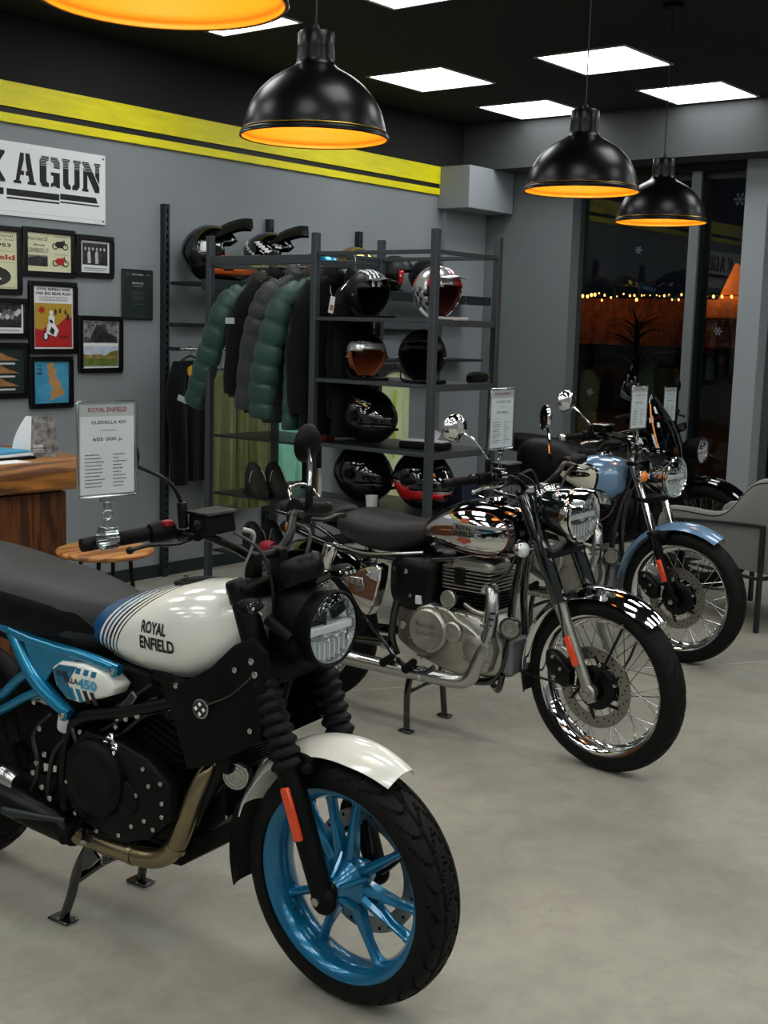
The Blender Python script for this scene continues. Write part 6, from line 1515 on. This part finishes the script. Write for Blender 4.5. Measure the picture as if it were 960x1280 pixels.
        L_ = cr([(-.075, .965, .07), (-.085, 1.03, .17), (-.115, 1.10, .205), (-.155, 1.19, .19), (-.205, 1.27, .12), (-.225, 1.315, .04)], 5)
        right = [(s0-.07*hw/.2, -hw, h-.012) for s0, h, hw in L_]; left = [(s0-.07*hw/.2, hw, h-.012) for s0, h, hw in L_]
        MB(T).tube(right+left[::-1], .005, 8, 1, flat=1).build('screen_edge', 'hose', ws)
        MB(T).tube([q(-.10, 1.07, .15), q(-.118, 1.13, .15), q(-.155, 1.21, .13), q(-.19, 1.27, .085)], .0055, 8, 4, flat=.6).build('screen_strip', 'screen_edge', ws, label='orange edge strip')
        for s_ in (1, -1):
            MB(T).tube([q(-.16, .93, .11*s_), q(-.16, 1.0, .10*s_), q(-.185, 1.10, .09*s_), q(-.165, 1.13, .085*s_)], .006, 8, 3).build('screen_stay', 'chrome', ws)
            MB(T).tube([q(-.21, 1.0, .115*s_), q(-.20, 1.08, .11*s_), q(-.15, 1.12, .10*s_)], .0055, 8, 3).build('screen_stay', 'chrome', ws)
    # yokes
    fx = lambda h: -sl*(h-.32)
    for h in ((.80, cfg['fork_top']) if A else (.80, .975)):
        MB(T).body([(fx(h)-.05, h, .09, .012, .012), (fx(h)-.01, h, .128, .017, .017), (fx(h)+.035, h, .115, .012, .012)], 24, 3, 5).build('fork_yoke', 'black_satin', root)
    # handlebars
    bh = cfg['bar_h']; bs = cfg['bar_s']
    bmt = 'chrome' if A else 'chrome'
    bmt = cfg.get('bar_mt', 'black_satin')
    s_of = fx(1.0)-.03
    hb = MB(T).tube([q(bs-.02, bh-.002, .42), q(bs+.01, bh, .29), q(bs+.05, bh+.005, .19), q(s_of+.01, bh-.02, .12), q(s_of, 1.03, .06), q(s_of, 1.025, 0), q(s_of, 1.03, -.06), q(s_of+.01, bh-.02, -.12), q(bs+.05, bh+.005, -.19), q(bs+.01, bh, -.29), q(bs-.02, bh-.002, -.42)], .011, 12, 5).build('handlebar', bmt, root)
    for w_ in (.045, -.045): B(MB(T).box(q(s_of, 1.012, w_), (.04, .026, .05)), 'bar_clamp', 'chrome_dim', hb, .005)
    for sg in (1, -1):
        grip_and_lever(root, hb, q(bs+.01, bh, .29*sg), q(bs-.018, bh-.002, .405*sg), T, q(bs+.065, bh-.03, .37*sg), -sg, 'chrome_dim', 'gaiter', 'chrome' if not A else 'black_satin', perch=q(bs+.085, bh-.005, .21*sg))
    B(MB(T).prism([(bs+.045, bh+.02), (bs+.115, bh+.02), (bs+.11, bh+.055), (bs+.05, bh+.055)], -.245, -.165), 'brake_reservoir', 'black_satin', hb, .005)
    B(MB(T).prism([(bs+.04, bh+.055), (bs+.12, bh+.055), (bs+.115, bh+.062), (bs+.045, bh+.062)], -.25, -.16), 'reservoir_cap', 'chrome_dim' if not A else 'black_satin', hb, .002)
    B(MB(T).tube([q(bs+.11, bh+.02, .17), q(-.24, bh-.02, .13), q(-.24, .96, .115), q(-.20, .85, .13), q(-.12, .62, .125), q(-.10, .48, .115)], .004, 8, 6), 'brake_hose', 'hose', hb)
    B(MB(T).tube([q(bs+.10, bh, -.18), q(-.26, bh-.01, -.10), q(-.27, .98, -.05), q(-.33, .85, -.03)], .005, 8, 6), 'clutch_cable', 'hose', hb)
    B(MB(T).tube([q(bs+.10, bh, .18), q(-.27, bh+.02, .10), q(-.27, .98, .05), q(-.33, .88, .04)], .005, 8, 6), 'throttle_cable', 'hose', hb)
    mm = cfg['mirrors']
    mirror(root, q(*mm[0]), q(*mm[1]), q(*mm[2]), mm[3], T, 'chrome', 'chrome', mm[4])
    mirror(root, q(*mm[5]), q(*mm[6]), q(*mm[7]), mm[3], T, 'chrome', 'chrome', mm[8])
    for p in (mm[0], mm[5]): B(MB(T).cyl(q(p[0], bh, p[2]), q(*p), .010, n=14, bev=.002), 'mirror_mount', 'black_satin', hb)
    # ---- tank
    tk = MB().body(cfg['tank'], 44, 6, 2.3)
    tank = tk.build('fuel_tank', cfg['tank_mt'], root, label=cfg['tank_label']); bv = surf_bvh(tk)
    o = cfg['panel']
    if A:
        decal(bv, o, 'chrome', tank, 'chrome_panel', off=.0016, sm=4, nr=10)
        decal(bv, o, 'pinstripe', tank, 'pinstripe', 1.0, 1.028, 1, off=.0018, sm=4)
        shield_badge(bv, tank, -.555, .848, .115, .082)
    else:
        decal(bv, o, 'black_gloss', tank, 'dark_outline', .0, 1.13, 8, off=.0014, sm=4)
        decal(bv, o, 'cream', tank, 'cream_panel', off=.0026, sm=4, nr=10)
        decal(bv, [(-.645, .893), (-.60, .906), (-.51, .910), (-.48, .898), (-.51, .886), (-.60, .882)], 'black_gloss', tank, 'badge_wing', off=.0040, sm=3)
        decal_text(bv, 'ROYAL ENFIELD', -.615, .891, .12, .012, 'chrome', tank, bold=.03, off=.0052)
        decal(bv, [(-.655, .893), (-.60, .880), (-.49, .874), (-.60, .874)], 'chrome', tank, 'badge_line', off=.0050)
    B(MB().lathe([(0, 0), (.045, 0), (.048, .006), (.044, .016), (.030, .020), (0, .021)], cfg['cap'], (-.15, 0, 1), 36, caps=False), 'filler_cap', 'chrome', tank)
    pts = [project(bv, s, h, .001) for s, h in cfg['seam']]
    B(MB().tube([tuple(p) for p in pts if p is not None], .003, 6, 4), 'tank_lip', 'chrome' if A else cfg['tank_mt'], tank)
    # ---- seats
    for nm, secs in cfg['seats']: 
        B(MB().body(secs, 32, 6, 2.6), nm, 'vinyl' if A else 'vinyl_dark')
    B(MB().tube([q(-.76, .735, .11), q(-.90, .715, .13), q(-1.05, .70, .13), q(-1.2, .72, .12)], .006, 8, 4), 'seat_trim', 'chrome_dim')
    # ---- frame
    B(MB().tube([(-.30, 0, .98), (-.34, 0, .84), (-.36, 0, .78)], .030, 18, 3), 'steering_head', 'black_gloss')
    for s_ in (1, -1):
        B(MB().tube([q(-.36, .80, .03*s_), q(-.55, .74, .05*s_), q(-.80, .70, .09*s_), q(-1.15, .70, .12*s_), q(-1.45, .76, .12*s_)], .014, 12, 5), 'top_frame_tube', 'black_gloss')
        B(MB().tube([q(-.80, .70, .09*s_), q(-.87, .55, .11*s_), q(-.90, .38, .11*s_), q(-.88, .30, .10*s_)], .016, 12, 5), 'seat_frame_tube', 'black_gloss')
        B(MB().tube([q(-.36, .78, .02*s_), q(-.385, .60, .04*s_), q(-.385, .42, .06*s_), q(-.42, .30, .07*s_), q(-.50, .255, .08*s_), q(-.80, .25, .09*s_)], .015, 12, 5), 'down_tube', 'black_gloss')
        B(MB().tube([q(-.90, .35, .11*s_), q(-1.15, .33, .11*s_), q(-1.40, .33, .11*s_)], [.024, .020, .018], 14, 4), 'swingarm', 'black_gloss')
        sh = B(MB().tube([q(-1.20, .70, .15*s_), q(-1.30, .42, .15*s_), q(-1.33, .33, .15*s_)], .020, 14, 3), 'rear_shock', 'black_satin')
        B(MB().cyl(q(-1.19, .72, .15*s_), q(-1.22, .62, .15*s_), .030, n=24, bev=.004), 'shock_cover', 'chrome', sh)
        m = MB()
        for k in range(9): m.torus(q(-1.225-.009*k, .60-.027*k, .15*s_), .028, .0045, (-.3, 0, 1), 24, 8)
        B(m, 'shock_spring', 'chrome_dim', sh)['kind'] = 'stuff'
    # side cover (triangular toolbox)
    sp = B(MB().prism([(-1.145, .60), (-1.06, .63), (-.965, .665), (-.935, .655), (-.94, .60), (-.965, .50), (-1.0, .445), (-1.025, .45), (-1.09, .53), (-1.145, .575)], -.150, -.09, .10, .018), 'side_cover', cfg['side'], None, .008)
    B(MB().box(q(-1.075, .585, .151), (.10, .006, .03)), 'cover_badge', 'chrome_dim', sp, .003)
    for k in range(3): B(MB().cyl(q(-1.105+.03*k, .585, .153), q(-1.105+.03*k, .585, .156), .010, n=16), 'badge_letter', 'alu', sp)
    B(MB().cyl(q(-1.0, .625, .145), q(-1.0, .625, .156), .012, n=16, bev=.002), 'cover_lock', 'chrome', sp)
    B(MB().cyl(q(-1.04, .565, .148), q(-1.04, .565, .153), .022, n=20), 'round_badge', 'disc', sp)
    B(MB().body([(-.70, .61, .08, .09, .09), (-.74, .61, .125, .12, .12), (-.84, .61, .135, .125, .125), (-.90, .61, .12, .11, .11), (-.93, .61, .09, .08, .08)], 28, 4, 4), 'air_box', 'black_satin')
    B(MB().cyl(q(-.82, .655, .134), q(-.82, .655, .142), .010, n=14, bev=.002), 'box_lock', 'chrome')
    B(MB().body([(-.86, .50, .05, .05, .04), (-.84, .505, .07, .06, .05), (-.80, .50, .05, .05, .04)], 16, 3, 3), 'bottle_shroud', 'black_satin')
    B(MB().cyl(q(-.765, .53, .12), q(-.765, .565, .12), .016, n=18, bev=.003), 'fluid_bottle', 'card_grey')
    for p in ((-.83, .435, .13), (-.915, .335, .135)): bolt(root, q(*p), .016, None, 'alu', .01)
    bolt(root, q(-.80, .56, .13), .008)
    eng = classic_engine(root, cfg['eng'], cfg['headfin'], 'engine_black')
    # ---- exhaust
    ex = B(MB().tube([q(-.47, .625, .07), q(-.445, .615, .095), q(-.435, .56, .11), q(-.440, .46, .125), q(-.465, .36, .14), q(-.495, .29, .145), q(-.555, .262, .15), q(-.71, .262, .16), q(-.90, .264, .17), q(-1.12, .270, .18), q(-1.2, .275, .185)], [.023, .026, .028, .029, .029, .029, .029, .029, .03, .034, .038], 24, 6), 'exhaust_pipe', 'chrome_dim' if not A else 'chrome_dim')
    B(MB().tube([q(-1.15, .272, .182), q(-1.25, .28, .187), q(-1.55, .30, .195), q(-1.72, .315, .198)], [.034, .042, .043, .036], 24, 5), 'silencer', 'chrome', ex)
    B(MB().tube([q(-.70, .277, .178), q(-.85, .279, .188), q(-1.0, .283, .195)], .012, 10, 3, flat=1), 'heat_shield', 'chrome', ex)
    for s0 in (-.70, -.80): B(MB().cyl(q(s0, .262, .16), q(s0-.012, .262, .161), .0325, n=24), 'clamp', 'chrome', ex)
    B(MB().cyl(q(-.478, .628, .06), q(-.462, .623, .085), .034, n=28, bev=.004), 'exhaust_nut', 'chrome_dim', ex)
    m = MB()
    for k in range(5): m.cyl(q(-.405-.004*k, .56-.022*k, .138), q(-.405-.004*k, .556-.022*k, .143), .010, n=10)
    for k in range(5): B(MB().box(q(-.412-.006*k, .55-.024*k, .14), (.018, .006, .008)), 'pipe_bracket', 'black_satin', ex)
    # horn, pegs, lever, stand
    hc = Vector(q(-.355, .495, .10)); ha = Vector((.25, -.95, 0)).normalized()
    hn = B(MB().lathe([(.03, -.03), (.040, -.02), (.044, -.002), (.044, .004), (.040, .006)], hc, ha, 32), 'horn', 'black_gloss')
    B(MB().cyl(hc, hc+ha*.007, .036, n=28), 'horn_face', 'alu', hn)
    for r in (.034, .022, .012): B(MB().torus(hc+ha*.007, r, .0025, ha, 28, 6), 'horn_ring', 'chrome_dim', hn)
    B(MB().bb(-.43, -.36, -.07, .07, .30, .44), 'evaporation_canister', 'ink_grey' if not A else 'mullion', None, .01)
    B(MB().tube([q(-.62, .235, -.13), q(-.48, .225, 0), q(-.42, .235, .06), q(-.40, .30, .07)], .013, 10, 5), 'lower_cradle', 'black_gloss')
    B(MB().cyl(q(-.76, .30, .15), q(-.73, .295, .25), .016, .018, 16, bev=.004), 'foot_peg', 'black_matte')
    B(MB().cyl(q(-.86, .305, .16), q(-.84, .30, .25), .015, .017, 16, bev=.004), 'rear_peg', 'black_matte')
    B(MB().tube([q(-.83, .30, .16), q(-.75, .285, .21), q(-.66, .29, .215), q(-.62, .32, .215)], [.010, .009, .009, .010], 10, 4), 'brake_pedal', 'black_gloss')
    B(MB().tube([q(-1.03, .44, .135), q(-.92, .36, .145), q(-.85, .30, .15)], .008, 8, 2), 'peg_stay', 'black_gloss')
    for s_ in (1, -1):
        B(MB().tube([q(-.80, .26, .10*s_), q(-.805, .16, .125*s_), q(-.795, .015, .135*s_)], .0135, 12, 4), 'stand_leg', 'black_gloss')
        B(MB().box(q(-.795, .007, .138*s_), (.06, .035, .010)), 'stand_foot', 'black_gloss', None, .003)
    B(MB().tube([q(-.805, .16, .125), q(-.805, .17, 0), q(-.805, .16, -.125)], .010, 10, 3), 'stand_crossbar', 'black_gloss')
    # ---- rear wheel, fender, lights
    rc = (-1.39, .325)
    spoked_wheel(root, rc, .325, .058, .248, None, -1, .135, 'rear_wheel', 40)
    fender(root, rc, 35, 165, .375, .085, cfg['rear_fender'], None, 'rear_fender', crown=.04)
    if A:
        B(MB().tube([q(-1.16, .70, .10), q(-1.25, .755, .11), q(-1.40, .80, .11), q(-1.60, .82, .11)], .009, 10, 4), 'rack_rail', 'black_gloss')
        B(MB().tube([q(-1.16, .66, .115), q(-1.25, .71, .125), q(-1.38, .75, .12)], .007, 10, 4), 'rack_stay', 'chrome')
        B(MB().tube([q(-1.44, .84, .10), q(-1.50, .915, .06), q(-1.50, .915, -.06), q(-1.44, .84, -.10)], .008, 10, 4), 'grab_rail', 'chrome')
    B(MB().body([(-1.64, .63, .025, .02, .02), (-1.68, .63, .032, .028, .028), (-1.71, .63, .02, .015, .015)], 16, 3), 'tail_lamp', 'ink_red')
    for s_ in (1, -1): indicator(root, q(-1.42, .765, .16*s_), None, 'round', -s_, 'tail_amber' if A else 'amber', q(-1.42, .76, .08*s_), 'black_satin')
    return root
def bikes_classic():
    bike_classic(dict(kind='chrome', label='black and chrome retro motorcycle with chrome front fender, between the white and the blue ones', loc=(4.038, 2.146, 0), rz=-88, steer=-7.7, slope=.44,
        cover='green_black', slider='alu', fork_top=1.015, fender='chrome', f0=50, f1=180, fr=.365, bar_h=1.085, bar_s=-.39,
        mirrors=((-.375, 1.155, .235), (-.415, 1.225, .275), (-.445, 1.262, .325), .052, (-.95, -.32, .08), (-.46, 1.12, -.235), (-.49, 1.19, -.27), (-.505, 1.25, -.30), (-.75, .75, .1)) if False else
        ((-.372, 1.155, .235), (-.41, 1.225, .27), (-.455, 1.268, .32), .052, (-.95, .30, .08), (-.44, 1.12, -.235), (-.47, 1.19, -.265), (-.515, 1.25, -.30), (-.6, -.85, .1)),
        tank=[(-.345, .855, .075, .04, .05), (-.37, .855, .105, .07, .08), (-.43, .850, .130, .098, .105), (-.52, .845, .142, .112, .108), (-.61, .840, .136, .112, .098), (-.70, .830, .112, .085, .075), (-.77, .818, .085, .05, .05), (-.80, .812, .06, .03, .03)],
        tank_mt='black_gloss', tank_label='black tank with chrome side panel', cap=(-.50, 0, .955),
        panel=[(-.785, .812), (-.74, .852), (-.66, .893), (-.56, .920), (-.46, .918), (-.395, .885), (-.378, .845), (-.40, .795), (-.46, .765), (-.56, .768), (-.66, .778), (-.75, .790)],
        seam=[(-.38, .80), (-.45, .752), (-.55, .745), (-.65, .752), (-.74, .775)],
        seats=(('rider_seat', [(-.79, .805, .06, .035, .04), (-.85, .80, .10, .045, .075), (-.94, .79, .135, .055, .088), (-1.04, .79, .152, .066, .085), (-1.13, .795, .145, .068, .07), (-1.19, .80, .115, .045, .05), (-1.21, .80, .08, .02, .03)]),
               ('pillion_seat', [(-1.235, .825, .09, .02, .03), (-1.27, .83, .115, .035, .04), (-1.38, .835, .12, .04, .045), (-1.50, .835, .11, .035, .04), (-1.56, .83, .07, .02, .02)])),
        side='chrome', rear_fender='black_gloss', eng='alu', headfin='alu'))
    bike_classic(dict(kind='blue', label='light blue and cream motorcycle with smoked windscreen, behind the chrome one', loc=(5.706, 2.631, 0), rz=-91, steer=-2, slope=.40,
        cover=None, slider='black_matte', fork_top=1.0, fender='sky_paint', f0=58, f1=172, fr=.372, bar_h=1.108, bar_s=-.455, bar_mt='black_satin',
        mirrors=((-.42, 1.165, .255), (-.45, 1.22, .30), (-.492, 1.277, .365), .056, (-.95, .35, .1), (-.42, 1.165, -.255), (-.45, 1.22, -.30), (-.492, 1.277, -.365), (-.9, -.4, .1)),
        tank=[(-.335, .89, .07, .05, .05), (-.36, .89, .10, .08, .085), (-.42, .885, .128, .103, .115), (-.50, .885, .138, .108, .11), (-.58, .885, .13, .095, .08), (-.66, .885, .105, .065, .05), (-.72, .885, .075, .035, .03)],
        tank_mt='sky_paint', tank_label='light blue tank with cream panel', cap=(-.48, 0, .99),
        panel=[(-.695, .885), (-.65, .915), (-.58, .940), (-.50, .942), (-.455, .915), (-.45, .87), (-.47, .825), (-.50, .80), (-.55, .815), (-.62, .845)],
        seam=[(-.36, .82), (-.42, .775), (-.50, .78), (-.58, .81)],
        seats=(('rider_seat', [(-.60, .92, .06, .05, .06), (-.66, .91, .09, .08, .10), (-.74, .91, .12, .12, .11), (-.83, .91, .135, .14, .12), (-.91, .92, .13, .125, .11), (-.96, .93, .09, .09, .07), (-.975, .93, .04, .04, .03)]),),
        side='cream', rear_fender='sky_paint', eng='alu', headfin='black_satin'))
bikes_classic()
def bike_back():
    root = thing('motorcycle', 'black motorcycle with fork gaiters and amber signals, farthest back by the window', 'motorcycle', (7.55, 3.36, 0), math.radians(-88), 'parked motorcycles')
    T = steer_matrix(-4, .45, .34); R = .34
    def B(mb, nm, mt, par=None, bev=0): return mb.build(nm, mt, par or root, bev)
    spoked_wheel(root, (0, R), R, .05, .27, T, -1, .15, 'front_wheel', 36, rim_mt='black_satin')
    fx = lambda h: -.45*(h-.33)
    for s_ in (1, -1):
        F = lambda h: q(fx(h), h, s_*.10)
        leg = MB(T).tube([F(.30), F(.45), F(.58)], [.022, .026, .028], 14, 3).build('fork_leg', 'black_satin', root)
        pr = []; L_ = (Vector(F(.80))-Vector(F(.57))).length
        for k in range(12): pr += [(.030, L_*k/12), (.040, L_*(k+.4)/12), (.030, L_*(k+.85)/12)]
        MB(T).lathe(pr, F(.57), Vector(F(.80))-Vector(F(.57)), 22).build('gaiter', 'gaiter', leg)
        MB(T).cyl(F(.80), F(1.0), .025, n=16).build('fork_tube', 'black_satin', leg)
        indicator(root, q(-.16, .885, .155*s_), T, 'round', -s_, 'amber', q(-.19, .89, .10*s_), 'black_satin')
    for h in (.81, .99): MB(T).body([(fx(h)-.04, h, .09, .012, .012), (fx(h), h, .125, .016, .016), (fx(h)+.035, h, .11, .012, .012)], 20, 3, 5).build('fork_yoke', 'black_satin', root)
    fender(root, (0, R), 40, 150, .385, .065, 'black_gloss', T)
    headlight(root, (-.045, 0, .885), .083, T, .10, 'black_matte', style=1)
    hb = MB(T).tube([q(-.44, 1.09, .40), q(-.42, 1.10, .28), q(-.34, 1.09, .15), q(-.32, 1.04, .06), q(-.32, 1.04, -.06), q(-.34, 1.09, -.15), q(-.42, 1.10, -.28), q(-.44, 1.09, -.40)], .011, 10, 4).build('handlebar', 'black_satin', root)
    for sg in (1, -1): grip_and_lever(root, hb, q(-.42, 1.10, .28*sg), q(-.44, 1.09, .39*sg), T, q(-.37, 1.06, .36*sg), -sg, 'black_satin', perch=q(-.35, 1.09, .2*sg))
    MB(T).tube([q(-.34, 1.06, .17), q(-.30, 1.09, .10), q(-.27, 1.06, .06)], .007, 8, 4).build('red_cable_boot', 'red', hb, label='red cable boot')
    mirror(root, q(-.38, 1.13, .22), q(-.39, 1.2, .24), q(-.40, 1.27, .30), .05, T, 'black_satin', 'black_matte', (-.9, .4, 0)); mirror(root, q(-.38, 1.13, -.22), q(-.39, 1.2, -.24), q(-.40, 1.27, -.30), .05, T, 'black_satin', 'black_matte', (-.9, -.4, 0))
    MB(T).lathe([(.03, -.04), (.05, -.03), (.052, .01), (0, .012)], (-.22, 0, 1.03), (-.4, 0, 1), 24).build('instrument', 'black_satin', root)
    B(MB().body([(-.35, .87, .08, .05, .06), (-.42, .87, .13, .09, .10), (-.55, .86, .14, .11, .10), (-.70, .84, .11, .07, .07), (-.76, .83, .08, .03, .04)], 32, 5, 2.3), 'fuel_tank', 'black_gloss')
    B(MB().body([(-.75, .80, .09, .05, .05), (-.95, .80, .14, .06, .08), (-1.3, .84, .14, .06, .08), (-1.5, .86, .08, .04, .04)], 24, 5, 2.5), 'seat', 'vinyl_dark')
    B(MB().body([(-.40, .40, .10, .12, .10), (-.55, .42, .13, .15, .13), (-.85, .42, .11, .12, .12)], 20, 4, 3.5), 'engine', 'engine_black')
    B(MB().bb(-.66, -.48, -.09, .09, .50, .74), 'cylinder', 'engine_black', None, .02)
    for s_ in (1, -1): B(MB().tube([q(-.33, .80, .03*s_), q(-.40, .50, .07*s_), q(-.50, .26, .08*s_), q(-.85, .26, .1*s_), q(-.9, .7, .1*s_), q(-1.45, .8, .1*s_)], .015, 10, 4), 'frame_tube', 'black_satin')
    B(MB().tube([q(-.46, .60, .08), q(-.43, .45, .11), q(-.50, .27, .14), q(-.9, .27, .16), q(-1.6, .34, .19)], [.02, .022, .024, .026, .042], 16, 4), 'exhaust_pipe', 'black_satin')
    spoked_wheel(root, (-1.42, .32), .32, .058, .24, None, -1, .13, 'rear_wheel', 36, rim_mt='black_satin')
    fender(root, (-1.42, .32), 35, 150, .37, .08, 'black_gloss', None, 'rear_fender')
    for s_ in (1, -1):
        B(MB().tube([q(-.88, .36, .1*s_), q(-1.42, .32, .1*s_)], .02, 10, 1), 'swingarm', 'black_satin'); B(MB().tube([q(-1.2, .74, .14*s_), q(-1.34, .34, .14*s_)], .025, 12, 1), 'rear_shock', 'black_satin')
        B(MB().tube([q(-.82, .27, .1*s_), q(-.83, .0, .14*s_)], .013, 10, 1), 'stand_leg', 'black_gloss')
bike_back()
# ------------------------------------------------------------------ price signs clipped to the right grips
def price_sign(lab, c, w_, h_, nrm_ang, model, price, tilt=0, clip_z=.05, clip_to=None):
    """c = centre of the sheet in the room; nrm_ang = heading the printed face looks to"""
    t = thing('price_sign', lab, 'sign', c, nrm_ang+PI/2, 'price signs on the handlebars')
    # local: face looks to -y, u to +x
    def fn(d): return lambda u, v: (u, -d, v)
    W2, H2 = w_/2, h_/2
    pn = MB().bb(-W2, W2, -.0035, -.0022, -H2, H2).bb(-W2, W2, .0022, .0035, -H2, H2).build('acrylic_panel', 'acrylic', t)
    k = .006
    MB().tube([(-W2+.004, 0, -H2), (W2-.004, 0, -H2), (W2, 0, -H2+.004), (W2, 0, H2-.004), (W2-.004, 0, H2), (-W2+.004, 0, H2), (-W2, 0, H2-.004), (-W2, 0, -H2+.004), (-W2+.004, 0, -H2)], .0035, 8, 1).build('acrylic_edge', 'acrylic_edge', t)
    MB().bb(-W2+k, W2-k, -.0015, .0015, -H2+k*.9, H2-k*.9).build('sheet', 'sign_paper', t)
    ww = w_-2*k
    m = MB(); text_on(m, 'ROYAL ENFIELD', -ww*.36, H2*.79, ww*.72, h_*.048, fn(.0018), .02); m.build('lettering', 'ink_red', t)
    MB().bb(-W2+k, W2-k, -.00165, -.0014, H2*.70, H2-k*.9).build('header_band', 'reflective', t)
    m = MB(); text_on(m, model, -ww*.30, H2*.54, ww*.64, h_*.036, fn(.0018), .012); text_on(m, price, -ww*.27, H2*.16, ww*.56, h_*.050, fn(.0018), .012); m.build('lettering', 'ink', t)
    m = MB(); text_on(m, 'comes equipped', -ww*.15, H2*.40, ww*.3, h_*.013, fn(.0018)) if False else None
    m.bb(-ww*.14, ww*.16, -.0019, -.0016, H2*.40, H2*.412)
    rnd = random.Random(len(model))
    for r in range(10):
        z = -H2*.12-r*H2*.075; l0 = rnd.uniform(.22, .38); l1 = rnd.uniform(.05, .30)
        for x0, l in ((-ww*.42, l0), (ww*.10, l1)):
            x = x0
            while x < x0+l*ww:
                l2 = rnd.uniform(.01, .03)*ww*3; m.bb(x, min(x+l2, x0+l*ww), -.0019, -.0016, z, z+H2*.022); x += l2+.0012
    o = m.build('small_print', 'ink_grey', t); o['kind'] = 'stuff'
    # clip: neck, ring, clamp
    MB().bb(-.018, .018, -.004, .004, -H2-.012, -H2-.001).build('clip_bar', 'acrylic_edge', t, .001)
    MB().bb(-.008, .008, -.005, .005, -H2-.03, -H2-.012).build('clip_neck', 'acrylic_edge', t, .002)
    MB().torus((0, 0, -H2-.042), .010, .0035, (0, 1, 0), 24, 8).build('clip_ring', 'acrylic_edge', t)
    MB().tube([(-.007, 0, -H2-.05), (-.008, 0, -H2-.066), (-.005, 0, -H2-.075)], .0025, 6, 2).tube([(.007, 0, -H2-.05), (.008, 0, -H2-.066), (.005, 0, -H2-.075)], .0025, 6, 2).build('clip_legs', 'acrylic_edge', t)
    cz = -H2-.092
    m = MB()
    for a in range(0, 1): m.lathe([(.022, -.016), (.025, -.016), (.025, .016), (.022, .016), (.022, -.016)], (0, 0, cz-.004), (1, 0, 0), 24, caps=False)
    m.build('clamp', 'acrylic_edge', t)
    MB().bb(-.016, .016, -.018, .018, cz+.018, cz+.024).build('clamp_top', 'acrylic_edge', t, .002)
    return t
def signs():
    r = math.radians
    price_sign('near acrylic sign reading GUERRILLA 450, 605 000 p., on the white motorcycle', (1.768, 2.188, 1.321), .148, .207, r(-97), 'GUERRILLA 450', '605 000 p.')
    price_sign('acrylic price sheet above the chrome motorcycle handlebar', (3.752, 2.462, 1.294), .148, .213, r(-91), 'CLASSIC 350', '575 000 p.')
    price_sign('acrylic price sheet beside the windscreen of the blue motorcycle', (5.45, 2.80, 1.262), .148, .205, r(-93), 'CLASSIC 350', '589 000 p.')
    price_sign('farthest acrylic price sheet, against the slim window post', (7.51, 3.64, 1.168), .160, .222, r(-93), 'HUNTER 350', '495 000 p.')
signs()
